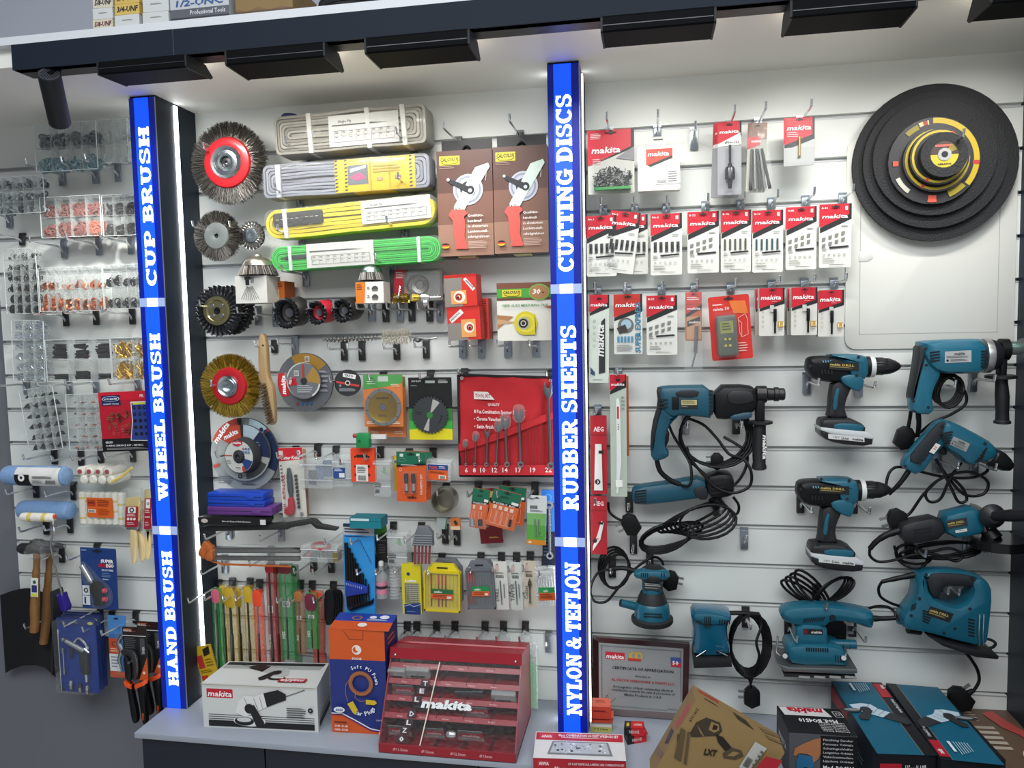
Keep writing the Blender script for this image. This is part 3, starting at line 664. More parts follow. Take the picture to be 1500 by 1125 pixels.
# ---- hammers
HICK=M('8a6034',.5,0,.25,25,name='hammer_wood')
def hammer(label,pts,d,head,tagart=None):
    T=Thing('hammer',label,'hammer',pts[0][0],pts[0][1],d,'hammers on the left wall')
    mb=MB();mb.tube([T.q(x,y,d) for x,y in pts],[.009,.0085,.010,.0115,.0125,.012,.012],HICK,14,sub=5);T.part(mb,'handle')
    mb=MB();a=T.q(*head[0],d-.01);b=T.q(*head[1],d+.012);ax=b-a;n=24
    for t0,t1,r0,r1 in ((0,.08,.013,.0165),(.08,.25,.0165,.0165),(.25,.4,.016,.012),(.4,.62,.013,.013),(.62,1,.0125,.005)):
        cyl(mb,a+ax*t0,a+ax*t1,r0,r1,DARKSTEEL if t0 < .6 else STEEL,16)
    T.part(mb,'head')
    mb=MB();q=random.Random(len(label));c=(a+b)/2;mb.layers([[c+Vector(((.016+.008*q.random())*math.cos(2*PI*i/14)*(2.0-abs(k-3)*.35),(k-3)*.009-.004,(.014+.008*q.random())*math.sin(2*PI*i/14)*(1.6-abs(k-3)*.25)-.003)) for i in range(14)] for k in range(7)],FILM);T.part(mb,'wrap','crumpled clear plastic over the head')
    if tagart:
        mb=MB();c0=[T.q(*p,d+.0145) for p in ((45,846),(56,847),(45,874))];a_=Art(mb,c0[0],c0[1]-c0[0],c0[2]-c0[0],(0,-1,0))
        a_.r(0,0,1,1,'e6e6de');a_.c(.5,.22,.22,'2c5a34',8);a_.r(.15,.38,.85,.75,'30386e');a_.r(.1,.82,.9,.96,'d8d840');T.part(mb,'label')
hammer('hammer with plastic wrapped head and a small printed label on its wooden handle',[(53,805),(54,820),(53,840),(52,865),(51,890),(51,912),(50,925)],.10,((30,803),(84,806)),True)
hammer('hammer with longer plain wooden handle, right of the labelled hammer',[(73,808),(72,825),(71,845),(69,870),(68,900),(66,925),(64,942)],.052,((48,797),(95,800)))
hook(92,812,'beside the two hammers',.10,True)
hook(143,806,'above the blue blow torch card',.12,True,h=.03)
# ---- blow torch on blue card
def a_torch(a):
    a.r(0,0,1,.02,'284a80');a.t('SUPER',.57,.235,.055,'f4f0f0',.05,.36,.05);a.g([(.52,.25),(.9,.25),(.88,.31),(.5,.31)],'a01c34');a.t('EGO',.72,.305,.055,'f4f0f0',.05,.22,.05)
    a.t('MULTI-FIRE',.6,.37,.03,'e8eef4',.02,.32);a.fine(.6,.4,.86,.48,3,'6c86b4');a.r(.03,.62,.24,.78,'dfe5ea');a.r(.03,.79,.24,.94,'dfe5ea');a.c(.135,.7,.07,'303030',6,r0=.035);a.r(.08,.81,.13,.92,'303a50')
    a.fine(.62,.49,.84,.54,1,'99aabb');a.r(.05,.03,.2,.045,'9ab0d0')
o,fr=card('blow_torch_card','blue card with a chrome blow torch, beside the HAND BRUSH sign','blow torch',(119,803,171,892),.085,a_torch,-1,.002,'183a78',.004)
c,wd,h,u,v=fr
mb=MB();P=lambda x,y,yy=-.012: Vector((-wd/2+wd*x,yy,h/2-h*y))
cyl(mb,P(.13,.27),P(.36,.52),.0085,.0085,CHROME);cyl(mb,P(.34,.5),P(.4,.58),.006,.006,STEEL);mb.build('nozzle',o)['label']='chrome burner tube'
mb=MB();mb.prism(soft([(P(x,y).x,P(x,y).z) for x,y in ((.36,.55),(.5,.51),(.66,.57),(.7,.68),(.66,.8),(.72,.9),(.42,.92),(.45,.78),(.34,.66))],2),-.022,-.003,BLACKP,.005)
for y in (.67,.81): cyl(mb,P(.62,y,-.012),P(.76,y,-.012),.0065,.0065,M('d8455a',.4),12)
mb.build('torch_body',o)
mb=MB();sh=soft([(P(x,y).x,P(x,y).z) for x,y in ((.03,.22),(.18,.2),(.5,.45),(.8,.58),(.92,.75),(.85,.95),(.36,.97),(.34,.7),(.04,.32))],2);mb.prism(sh,-.026,-.001,PLASTIC,.006);mb.build('blister',o)
# ---- black curved sheet at the far left
T=Thing('rubber_sheet','black curved sheet hanging at the left edge behind the hammers','rubber sheet',40,925,.05)
mb=MB();top=[(0,872),(20,865),(42,862),(62,868),(80,876)];bot=[(8,986),(25,977),(48,974),(66,978),(81,992)];ds=[.012,.03,.036,.03,.016]
A=[T.q(*p,d) for p,d in zip(top,ds)];B=[T.q(*p,d) for p,d in zip(bot,ds)];A=spline(A,5);B=spline(B,5);n=len(A);k=Vector((0,.003,0))
mb.layers([A+[p+k for p in A[::-1]],B+[p+k for p in B[::-1]]],M('0c0c0e',.75),True);T.part(mb,'sheet')
T=Thing('putty_blade','thin dark blade hanging edge on between the hammers and the air tool pack','blade',78,930,.10)
mb=MB();mb.prism(T.q2([(73,868),(76,866),(78,872),(77,990),(75,988),(76,930)],.1),T.y(.10),T.y(.06),DARKSTEEL);T.part(mb,'blade')
# ---- air tool blister packs, pliers and small cards at the bottom
def a_air(a):
    for k in range(26): a.r(.03+.037*k,.06,.04+.037*k,.97,'1c3f96');a.k -= a.step
    a.nx();a.r(0,0,1,.1,'18306e');a.c(.86,.06,.07,'c8c46a',ry=.02);a.c(.15,.05,.03,'5a4a8a',8);a.fine(.36,.05,.6,.08,1,'88aaaa')
def airpack(rect,d,label,full):
    o,fr=card('air_tool_pack',label,'air tool set',rect,d,a_air,0,.002,'123384',.005,'blue air tool blister packs',slot=False)
    c,wd,h,u,v=fr;P=lambda x,y,yy=-.012: Vector((-wd/2+wd*x,yy,h/2-h*y))
    if full:
        mb=MB();cyl(mb,P(.22,.27),P(.75,.41),.006,.0075,CHROME);cyl(mb,P(.75,.38),P(.86,.43),.005,.004,CHROME);cyl(mb,P(.2,.26),P(.3,.29),.0045,.0075,STEEL)
        mb.prism([(P(x,y).x,P(x,y).z) for x,y in ((.6,.4),(.84,.43),(.82,.72),(.66,.72),(.64,.5))],-.018,-.006,DARKSTEEL,.003);mb.tube([P(.5,.3),P(.62,.24),P(.76,.3),P(.84,.38)],.003,CHROME,8,sub=4)
        mb.prism([(P(x,y).x,P(x,y).z) for x,y in ((.4,.38),(.47,.38),(.4,.52),(.36,.52))],-.014,-.009,DARKSTEEL,.001);cyl(mb,P(.76,.72),P(.76,.82),.0055,.0045,CHROME,14);mb.build('blow_gun',o)
        for k,(x,y0,y1) in enumerate(((.1,.14,.9),(.2,.4,.68))):
            m=MB();cyl(m,P(x,y0),P(x,y1),.0016,.0016,CHROME,8);cyl(m,P(x,y1),P(x,y1+.06),.0045,.0035,STEEL,10)
            if k: cyl(m,P(x,y0-.02),P(x,y0+.06),.004,.004,STEEL,10)
            m.build('nozzle',o)
        for x,y in ((.35,.82),(.58,.85),(.76,.87)):
            m=MB();cyl(m,P(x,y),P(x,y+.05),.004,.006,CHROME if x != .58 else DARKSTEEL,12);cyl(m,P(x,y+.05),P(x,y+.11),.0065,.006,STEEL,12);m.build('coupling',o)
    blister(o,fr,.01,.01,.99,.99,.024)
airpack((86,906,143,1014),.10,'blue blister pack with chrome air blow gun, front one of its hook',True)
airpack((92,901,149,1008),.068,'blue blister pack behind the front air blow gun pack',False)
airpack((97,897,154,1003),.036,'rearmost blue blister pack behind the two air blow gun packs',False)
hook(76,905,'poking out left of the air tool packs',.10,True,h=.03);hook(148,893,'carrying the blue air tool packs',.145,True,h=.03);
def a_snip(a):
    a.r(0,0,1,.3,'4a86c4');a.r(0,.37,.55,.62,'c8502a');a.c(.35,.46,.2,'5a3a1a',r0=.14,ry=.04);a.fine(.08,.53,.5,.6,2,'e8c8a0');a.r(0,.62,.6,.9,'d8dce0');a.fine(.1,.66,.5,.86,4,'8a9098');a.r(0,.9,1,1,'c0563a');a.r(.6,.3,1,.9,'2f6cb2')
o,fr=card('blade_card','blue and orange card with steel curved blade, left of the pliers','card',(160,902,186,992),.075,a_snip,0,.002,'3872b4',.003)
c,wd,h,u,v=fr;mb=MB();P=lambda x,y: (-wd/2+wd*x,-.006,h/2-h*y);mb.tube([P(.9,.28),P(.62,.42),P(.78,.55),P(.6,.68),P(.72,.88)],[.005,.006,.006,.005,.003],STEEL,8,sub=4);mb.build('blade',o);blister(o,fr,.45,.25,.99,.95,.012)
hook(165,905,'carrying the card with curved blade',.12,True,h=.03)
def pliers(label,rect,d,dx,full=True):
    def art(a):
        a.g([(0,0),(1,0),(1,.16),(.04,.13)],'2a1a16');a.fine(.08,.03,.6,.1,2,'c05a34');a.t('FINDER',.05,.085,.04,'e0d8d0',.02,.35);a.r(0,.155,.98,.17,'d0d4d4')
        a.r(.72,.2,.92,.52,'4a4c4e');a.t('TIGER',.9,.5,.05,'cfd4d6',.02,.28,0,'l',90);a.fine(.1,.2,.6,.42,6,'5a5c5e');a.g([(1,.55),(1,1),(.62,1)],'d05a22');a.c(.84,.86,.06,'f0d8c0',10)
    o,fr=card('pliers_card',label,'pliers',rect,d,art,0,.002,'1b1b1d',.003,'water pump pliers on black cards');c,wd,h,u,v=fr
    P=lambda x,y: (-wd/2+wd*x,h/2-h*y);Q=lambda pts: soft([P(*p) for p in pts],2)
    mb=MB();mb.prism(Q([(.02,.42),(.2,.38),(.5,.4),(.66,.5),(.7,.72),(.62,.98),(.44,.98),(.5,.7),(.42,.54),(.26,.5),(.08,.5)]),-.016,-.005,DARKSTEEL,.002)
    mb.prism(Q([(.16,.5),(.34,.52),(.46,.66),(.46,.98),(.28,1.0),(.2,.8)]),-.021,-.011,M('2a2b2d',.4,.6),.002);cyl(mb,Vector((P(.42,.62)[0],-.023,P(.42,.62)[1])),Vector((P(.42,.62)[0],-.004,P(.42,.62)[1])),.004,.004,STEEL,10);mb.build('jaws',o)
    OR=M('f0561c',.45,name='orange_grip');
    for s,pts,oc in ((0,[(.2,1.03),(.44,1.03),(.46,1.2),(.62,1.62),(.58,1.8),(.36,1.8),(.28,1.4)],[(.14,.99),(.42,1.05),(.44,1.13),(.18,1.09)]),(1,[(.62,1.02),(.92,.98),(.95,1.2),(.98,1.55),(.98,1.8),(.78,1.82),(.72,1.4)],[(.58,1.05),(.96,.96),(.98,1.04),(.6,1.13)])):
        m=MB();m.prism(Q(pts),-.02,-.003,BLACKP,.005);m.prism([P(*p) for p in oc],-.022,-.002,OR,.002)
        if s: m.text('TIGER',(P(.9,1.72)[0],-.0206,P(.9,1.72)[1]),Vector((0,0,1)),Vector((-1,0,0)),.006,OR,.02)
        m.build('handle',o)
hook(200,905,'carrying the front orange and black pliers',.145,True,h=.03)
pliers('orange and black handled pliers on a black card, front pair',(181,919,216,995),.115,0)
pliers('orange and black handled pliers on a black card, partly behind the HAND BRUSH sign',(202,911,238,985),.07,0)
# ---------------------------------------------------------------- middle wall, upper half: wire wheels, slings, boxes, discs
def bristle_disc(mb,r0,r1,t,m,n,seed,base):
    q=random.Random(seed)
    mb.lathe([(r0,-t*.5),(r1*.86,-t*.38),(r1*.93,0),(r1*.86,t*.38),(r0,t*.5)],base,40,caps=False)
    for i in range(n):
        a=q.random()*2*PI;b=a+q.uniform(-.07,.07);ra=r0*1.02+(r1-r0)*q.random()*.55;rb=min(r1*q.uniform(.97,1.03),ra+(r1-r0)*q.uniform(.3,.6)) if q.random() < .7 else r1*q.uniform(.96,1.03)
        y=-t*.5*q.uniform(.4,1.06) if q.random() < .8 else t*.4*q.random()
        mb.tube([(ra*math.cos(a),y,ra*math.sin(a)),(rb*math.cos(b),y*q.uniform(.75,1.05),rb*math.sin(b))],.00055,m[i % len(m)],3)
def knots(mb,r0,r1,n,m,y,w,tilt=0):
    for i in range(n):
        a=2*PI*i/n;d=Vector((math.cos(a),0,math.sin(a)));s=Vector((-math.sin(a),0,math.cos(a)))
        A=d*r0+Vector((0,y,0));B=d*r1+Vector((0,y+tilt,0))
        for k in range(2):
            mb.tube([A+(B-A)*j/6+s*w*.45*math.cos(j*1.4+k*PI)+Vector((0,w*.45*math.sin(j*1.4+k*PI),0)) for j in range(7)],[w*.45,w*.5,w*.5,w*.52,w*.55,w*.55,w*.5],m,5)
STEELW=[M('6e6a64',.45,.8,.3,200,name='steel_wire'),M('8f8a82',.4,.8,name='steel_wire_bright'),M('3e3b38',.5,.7,name='steel_wire_dark')]
BRASSW=[M('a88a2c',.4,.7,.3,200,name='brass_wire'),M('c8aa48',.35,.7),M('6e5818',.5,.6)]
def wheel(name,label,rect,d,t,hub,bm=STEELW,n=2600,base=None,cat='wire brush'):
    c,wd,h,u,v=frame(rect,d);r=(wd+h)/4
    e=bpy.data.objects.new(name,None);C.objects.link(e);e.location=c;tag(e,label,cat,'wire brush wheels');
    mb=MB();bristle_disc(mb,r*hub*.9,r,t,bm,n,n,base or bm[0]);b=mb.build('bristles',e);b['kind']='stuff'
    return e,r
e,r=wheel('wire_wheel_brush','large steel wire wheel brush with red ring, top left of the middle wall',(284,180,391,300),.085,.03,.62,n=4400)
RDP=M('d8242c',.3,0,.04,coat=.3,name='red_enamel');SILV=M('c4ccd0',.22,1,.04,name='zinc_plated_hub')
mb=MB();mb.lathe([(r*.40,-.021),(r*.46,-.0225),(r*.60,-.019),(r*.635,-.014),(r*.635,-.010)],RDP,48,caps=False);mb.build('red_ring',e)['label']='red painted ring'
mb=MB();mb.lathe([(.001,-.014),(r*.13,-.014),(r*.15,-.026),(r*.2,-.0265),(r*.22,-.023),(r*.3,-.022),(r*.33,-.0255),(r*.39,-.0265),(r*.415,-.023),(r*.42,-.018)],SILV,40,caps=False)
mb.lathe([(r*.125,-.018),(r*.05,-.019),(r*.045,-.014)],DARKSTEEL,20,caps=False);mb.build('hub',e)['label']='silver stepped hub'
e,r=wheel('wire_wheel_brush','steel wire wheel brush with plain grey disc hub, below the large red ringed one',(287,309,353,383),.075,.02,.5,n=2800)
mb=MB();mb.lathe([(r*.1,-.012),(r*.22,-.0135),(r*.4,-.013),(r*.5,-.0125),(r*.53,-.010),(r*.53,-.006)],M('9aa29e',.4,.6,name='grey_disc'),40,caps=False);mb.lathe([(.001,-.006),(r*.1,-.008)],BLACKP,16,caps=False);mb.build('hub',e)
e,r=wheel('wire_wheel_brush','small twisted steel wire wheel brush right of the grey hubbed one',(352,321,387,370),.06,.012,.45,n=60)
mb=MB();knots(mb,r*.42,r*.98,22,M('8a8a88',.3,.9,.2,name='twisted_wire'),-.004,.0034);mb.build('knots',e)
mb=MB();mb.lathe([(.001,-.004),(r*.12,-.009),(r*.3,-.010),(r*.45,-.009),(r*.48,-.005)],SILV,28,caps=False);mb.build('hub',e)
for k,(rc,d,lab) in enumerate((((290,413,352,498),.10,'black twisted knot wire wheel with gold hub, front one of the pair'),((309,414,371,495),.055,'black twisted knot wire wheel behind the gold hubbed one'))):
    e,r=wheel('knot_wheel_brush',lab,rc,d,.014,.5,[DARKSTEEL]*3,20)
    mb=MB();knots(mb,r*.54,r*.97,30,M('34363a',.35,.75,.2,name='black_twisted_wire'),-.006,.0052);knots(mb,r*.56,r*.94,30,M('34363a',.35,.75,.2,name='black_twisted_wire'),.004,.0052);mb.build('knots',e)
    mb=MB();mb.lathe([(r*.14,-.0105),(r*.38,-.0105),(r*.42,-.0135),(r*.55,-.013),(r*.57,-.008)],M('b0a67a',.25,.95,name='gold_zinc'),36,caps=False)
    for a in range(4): cyl(mb,Vector((r*.27*math.cos(a*PI/2+.8),-.0125,r*.27*math.sin(a*PI/2+.8))),Vector((r*.27*math.cos(a*PI/2+.8),-.009,r*.27*math.sin(a*PI/2+.8))),r*.08,r*.08,STEEL,12)
    mb.lathe([(.001,-.008),(r*.14,-.0095)],BLACKP,14,caps=False);mb.build('hub',e)
e,r=wheel('wire_wheel_brush','brass coloured wire wheel brush with red ring, below the black knot wheels',(297,519,383,611),.085,.026,.55,BRASSW,4000,M('8a7224',.6))
mb=MB();mb.lathe([(r*.34,-.019),(r*.4,-.021),(r*.56,-.018),(r*.595,-.013),(r*.595,-.008)],M('bc1a26',.32,coat=.3,name='dark_red_enamel'),44,caps=False);mb.build('red_ring',e)['label']='red painted ring'
mb=MB();mb.lathe([(.001,-.012),(r*.16,-.012),(r*.17,-.024),(r*.21,-.0245),(r*.23,-.021),(r*.29,-.022),(r*.33,-.025),(r*.35,-.018)],SILV,36,caps=False);mb.build('hub',e)['label']='silver stepped hub'
for x,y,s,L in ((337,238,'through the large red ringed wire wheel',.125),(319,345,'through the grey hubbed wire wheel',.115),(366,344,'through the small twisted wire wheel',.1),(331,455,'through the black knot wheels',.125),(345,565,'through the brass wire wheel',.12)):
    hook(x,y,s,L)
# slings
def band(mb,o,i,y0,y1,m):
    n=len(o);vs=[(x,y0,z) for x,z in o]+[(x,y0+.0007,z) for x,z in i]+[(x,y1,z) for x,z in o]
    vs=[(x,y0+.0009,z) for x,z in o]+[(x,y0,z) for x,z in inset(o,.0007)]+[(x,y0,z) for x,z in inset(i,-.0004)]+[(x,y0+.0009,z) for x,z in i]+[(x,y1,z) for x,z in o]+[(x,y1,z) for x,z in i]
    fs=[]
    for k in range(n):
        j=(k+1) % n
        for a,b in ((0,1),(1,2),(2,3),(4,0),(3,5)): fs.append((a*n+k,a*n+j,b*n+j,b*n+k))
    mb.add(vs,fs,m,False)
def sling(label,rect,d,ang,t,n,m,seed,right_round=True,paper=None,extra=None,wob=.0015,wrap=True):
    c,wd,h,u,v=frame(rect,d,ang);e=bpy.data.objects.new('webbing_sling',None);C.objects.link(e);e.location=c;e.rotation_euler=(0,-math.radians(ang),0);tag(e,label,'lifting sling','webbing slings on the middle wall')
    mb=MB();q=random.Random(seed);g=h/2/(n+.5)
    for k in range(n):
        k0=k*g;o=rounded(-wd/2+k0*.9,wd/2-k0*1.1,-h/2+k0,h/2-k0,max(.002,(h/2-k0)*.96 if right_round else min(.012,(h/2-k0)*.9)),6);ii=rounded(-wd/2+(k0+g*.86)*.9+.0,wd/2-(k0+g*.86)*1.1,-h/2+k0+g*.86,h/2-k0-g*.86,max(.0012,(h/2-k0-g*.86)*.96 if right_round else min(.0105,(h/2-k0-g*.86)*.9)),6)
        ph=q.uniform(0,6);W=lambda P: [(x,z+wob*math.sin(x*30+ph)*(.5+.5*math.sin(x*9+seed))) for x,z in P]
        y0=-q.uniform(0,.003);mm_=m[k % len(m)]
        # straight runs need intermediate points so the folds can wave
        def dense(P):
            r_=[]
            for a in range(len(P)):
                p0,p1=P[a],P[(a+1) % len(P)];r_.append(p0);L=abs(p1[0]-p0[0])
                if L > .05: r_ += [(p0[0]+(p1[0]-p0[0])*s/12,p0[1]+(p1[1]-p0[1])*s/12) for s in range(1,12)]
            return r_
        band(mb,W(dense(o)),W(dense(ii)),y0,t,mm_)
    mb.box(-wd/2+h*.45,wd/2-h*.45,.004,t,-g*.4,g*.4,m[0])
    mb.build('webbing',e)
    if paper:
        x0,x1,z0,z1,big=paper;m2=MB();a=Art(m2,(-wd/2+wd*x0,-.0055,h/2-h*z0),(wd*(x1-x0),0,0),(0,0,-h*(z1-z0)),(0,-1,0),.0004)
        a.r(0,0,1,1,'cfcdc6');a.t(big,.14,.24,.09,'3a3a3a',.02);a.fine(.05,.3,.95,.4,1,'444444');a.l([(.08,.5),(.94,.5),(.94,.86),(.08,.86),(.08,.5)],.0007,'333333');a.l([(.08,.66),(.94,.66)],.0005,'333333')
        for k in range(1,8): a.l([(.08+.86*k/8,.5),(.08+.86*k/8,.86)],.0005,'333333')
        for k in range(8): a.fine(.1+.86*k/8,.54,.15+.86*k/8,.62,2,'555555',k);a.fine(.1+.86*k/8,.71,.14+.86*k/8,.76,1,'555555',k)
        m2.build('paper_label',e)
    if extra: extra(e,wd,h)
    if wrap:
        m3=MB();m3.prism(rounded(-wd/2-.003,wd/2+.004,-h/2-.002,h/2+.002,h*.3,4),-.0075,t+.002,FILM,.004);m3.build('wrap',e)['label']='clear plastic wrap'
    return e
GW=[M('9c968a',.85,0,.12,90,bump=.5,name='grey_webbing'),M('8a8478',.85,0,.15,90,bump=.5),M('a8a296',.85,0,.1,90,bump=.5)]
def x1(e,wd,h):
    for k,x in enumerate((-.27,.12,.35)):
        mb=MB();mb.prism([(wd*x,-h*.52),(wd*x+.012,-h*.52),(wd*x+.008,h*.52),(wd*x-.004,h*.52)],-.0068,.06,'d8d6ce',.001);mb.build('strap',e)
    mb=MB();mb.tube([(-wd*.47,.02,h*.45),(-wd*.44,.01,h*.56),(-wd*.38,.012,h*.54),(-wd*.36,.02,h*.47)],.006,M('1c2a50',.7),8,sub=4);mb.build('eye_loop',e)['label']='dark blue loop'
sling('grey folded webbing sling with paper table label, topmost sling',(401,162,622,219),.11,1.2,.07,6,GW,1,False,(.37,.83,.12,.92,'Single Ply'),x1)
SG=[M('7c7e88',.8,0,.1,90,bump=.4,name='slate_webbing'),M('8b8d96',.8,0,.1,90,bump=.4)];SY=[M('d8c21a',.75,0,.08,90,bump=.4,name='yellow_webbing'),M('c8b010',.75,0,.1,90,bump=.4)]
def x2(e,wd,h):
    mb=MB();X=lambda f: -wd/2+wd*f
    mb.prism([(X(.44),-h*.5),(X(.92),-h*.5),(X(.92),h*.5),(X(.44),h*.5)],-.0045,.05,M('d2b012',.4,name='yellow_cover'),.003)
    a=Art(mb,(X(.44),-.0046,h*.5),(wd*.48,0,0),(0,0,-h),(0,-1,0))
    for x in (0.01,.13,.93):
        for k in range(9): a.g([(x,.02+.11*k),(x+.035,-.0+.11*k+.02),(x+.035,.05+.11*k),(x,.08+.11*k)],'151515');a.k -= a.step
    a.nx();a.r(.17,.2,.42,.78,'5a5e64');a.g([(.19,.55),(.32,.42),(.4,.6),(.28,.66)],'c23a6a');a.g([(.2,.3),(.4,.22),(.4,.3),(.2,.42)],'aab0b4');a.fine(.48,.25,.85,.5,3,'a88a10');a.r(.53,.6,.6,.7,'b8886a');a.r(.75,.58,.83,.68,'9a6a5a');a.r(.44,.0,.455,1,'b29610');a.r(.68,0,.69,1,'b29610')
    mb.build('cover',e)['label']='yellow printed cover'
    m2=MB();m2.box(X(.08),X(.11),-.0058,.04,-h*.5,h*.5,'b8bac0');m2.build('strap',e)
sling('grey webbing sling with a yellow printed cover, second from the top',(384,234,627,283),.115,.9,.055,5,SG,2,False,None,x2)
def x3(e,wd,h):
    mb=MB();X=lambda f: -wd/2+wd*f
    mb.prism(rounded(X(.05),X(.35),-h*.1,h*.38,.006,3),-.0055,-.001,M('2b2a26',.8,name='black_sleeve'),.001)
    a=Art(mb,(X(.05),-.0057,h*.38),(wd*.3,0,0),(0,0,-h*.48),(0,-1,0));[a.r(.06+.1*k,.45,.12+.1*k,.49,'b8b4a8') for k in range(9)];mb.build('sleeve',e)
    m2=MB();m2.box(X(.11),X(.135),-.0062,.03,-h*.5,h*.5,'d8d8d0');m2.build('strap',e)
sling('bright yellow webbing sling with black sleeve and paper label, third from the top',(387,297,635,340),.11,3.0,.045,3,SY,3,True,(.58,.98,.02,.8,'Double Ply'),x3,.001)
GRN=[M('35c848',.7,0,.08,90,bump=.4,name='green_webbing'),M('2aae3c',.7,0,.1,90,bump=.4)]
def x4(e,wd,h):
    mb=MB();X=lambda f: -wd/2+wd*f
    for f in (.11,.87): mb.box(X(f),X(f)+.008,-.0062,.045,-h*.51,h*.51,'cfe8d0')
    mb.build('strap',e);m2=MB();m2.prism(soft([(X(.07),0),(X(.1),h*.12),(X(.24),h*.12),(X(.24),-h*.03),(X(.1),-h*.06)]),-.0045,.01,M('1d2a20',.8),.001);m2.build('sleeve',e)['label']='dark sleeve'
sling('bright green coiled webbing sling with paper label, lowest sling',(395,354,643,390),.11,1.6,.05,6,GRN,4,True,(.22,.62,-.02,.97,''),x4,.0006)
for x,y,s in ((455,232,'under the topmost grey sling, left one'),(607,220,'under the topmost grey sling, right one'),(440,296,'under the sling with yellow cover, left one'),(609,282,'under the sling with yellow cover, right one'),
        (443,352,'under the bright yellow sling, left one'),(593,341,'under the bright yellow sling, right one'),(449,407,'under the green sling, left one'),(577,392,'under the green sling, right one')):
    hook(x,y,s,.14)
# tape measure boxes
def a_tape(a):
    BR=M('5a3a30',.45,0,.03,6,name='brown_print');a.r(0,0,1,.4,BR);a.r(0,.4,1,.7,M('7a5546',.45,0,.03,6));a.r(0,.7,1,1,M('9a7460',.45,0,.03,6))
    a.r(.05,.05,.42,.135,'d8c832');a.t('CALCULUS',.07,.1,.035,'17150e',.03,.33);a.l([(.07,.105),(.14,.125),(.34,.125),(.4,.105)],.0014,'17150e');a.fine(.05,.145,.34,.175,2,'a98a7e')
    a.c(.56,.375,.27,'b9bcc8');a.c(.56,.375,.235,'8f93a2',r0=.2);a.c(.56,.375,.14,'2e3036')
    a.g([(.7,.17),(.93,.135),(.96,.17),(.48,.57),(.3,.57),(.3,.53)],'cfe0d4');a.l([(.9,.2),(.88,.3)],.001,'d8d8d0')
    a.g([(.2,.275),(.24,.27),(.55,.34),(.62,.36),(.62,.4),(.52,.4),(.24,.31)],'23262c');a.c(.6,.38,.075,'23262c');a.c(.6,.385,.035,'c8ccd0',8);a.c(.21,.275,.028,'c9cdd2',10)
    a.g([(.26,.56),(.48,.56),(.55,.6),(.48,.63),(.5,.7),(.48,.82),(.53,.9),(.5,.935),(.32,.935),(.27,.66),(.2,.61)],'d85a50');a.c(.5,.915,.045,'d85a50',14)
    a.c(.4,.55,.012,'333333',8);a.c(.34,.555,.012,'333333',8)
    for k,s in enumerate(('Qualitäts-','bandmaß','in eloxiertem','Leichtmetall-','schrägrahmen')): a.t(s,.55,.635+.05*k,.026,'f2ece6',.012,(.28,.25,.36,.36,.38)[k])
    a.fine(.55,.865,.92,.94,5,'c6a898')
    a.c(.14,.9,.075,'1a1a1a',20,ry=.022,a0=0,a1=180);a.r(.07,.895,.21,.908,'c0392b');a.c(.14,.908,.07,'d8b430',20,ry=.02,a0=180,a1=360)
def tapebox(label,rect,d):
    o,fr=card('tape_measure_box',label,'tape measure',rect,d,a_tape,0,.05,'6e4c40',.001,'brown tape measure boxes',False,side='2a2422')
    c,wd,h,u,v=fr;mb=MB();mb.prism([(-wd*.46,h/2),(wd*.46,h/2),(wd*.46,h/2+.032),(-wd*.46,h/2+.032)],.03,.034,'17171a');mb.tube([(-.012,.032,h/2+.005),(0,.025,h/2+.015),(.012,.032,h/2+.005)],.003,BLACKP,6,sub=4);mb.build('hang_tab',o)['label']='black hanging tab'
    m2=MB();m2.box(-wd*.16,wd*.16,.004,.045,-h/2-.004,-h/2-.0002,'a8a070');m2.build('bottom_flap',o)
tapebox('brown tape measure box with red handled reel picture, left one of the pair',(641,220,722,375),.10)
tapebox('brown tape measure box with red handled reel picture, right beside the CUTTING DISCS sign',(723,214,802,371),.10)
hook(672,212,'above the left brown tape measure box',.15,True,h=.03);hook(762,203,'above the right brown tape measure box',.15,True,h=.03)
# generic carton from its front face with printed sides
def carton(name,label,cat,rect,d,t,m,art,ang=0,group=None,top=None):
    c,wd,h,u,v=frame(rect,d,ang);mb=MB();W,H=u*wd,v*h
    slab(mb,Vector((0,0,0)),W,H,t,m);a=Art(mb,-W/2+H/2,W,-H,Vector((0,-1,0)));art(a)
    o=mb.build(name);o.location=c;tag(o,label,cat,group);return o,(c,wd,h,u,v)
def a_sand(flip):
    def f(a):
        a.r(0,0,1,1,'d62a20')
        if flip: a.r(0,.48,.62,1,'8a827a');a.r(.1,.12,.0,.12,'d62a20');a.g([(.06,.36),(.42,.06),(.52,.18),(.14,.48)],'ece6e0');a.t('SANDING ROLL',.12,.42,.06,'333333',.02,.38,0,'l',38);a.r(.42,.38,.86,.92,'e8a05a');a.c(.66,.63,.16,'f2e2cc');a.c(.68,.63,.1,'b03020',r0=.05);a.c(.68,.64,.04,'2a1a14')
        else: a.r(0,.1,.55,1,'8a827a');a.g([(.6,.16),(.68,.1),(.96,.46),(.88,.54)],'ece6e0');a.t('ABRASIVE',.66,.2,.06,'333333',.02,.34,0,'l',-48);a.r(.2,.5,.68,.92,'e8a05a');a.c(.46,.7,.18,'f2e2cc');a.c(.44,.7,.11,'b03020',r0=.05);a.c(.42,.72,.04,'2a1a14')
        a.r(0,0,1,.03,'b8201a')
    return f
G3='red and grey abrasive roll boxes'
carton('abrasive_roll_box','red and grey abrasive roll box standing on top of another one','box',(651,402,698,449),.12,.06,'c4281e',a_sand(False),2,G3)
carton('abrasive_roll_box','red and grey abrasive roll box carrying another one, resting on two hooks','box',(655.5,449.5,703.5,498),.12,.06,'c4281e',a_sand(True),2,G3)
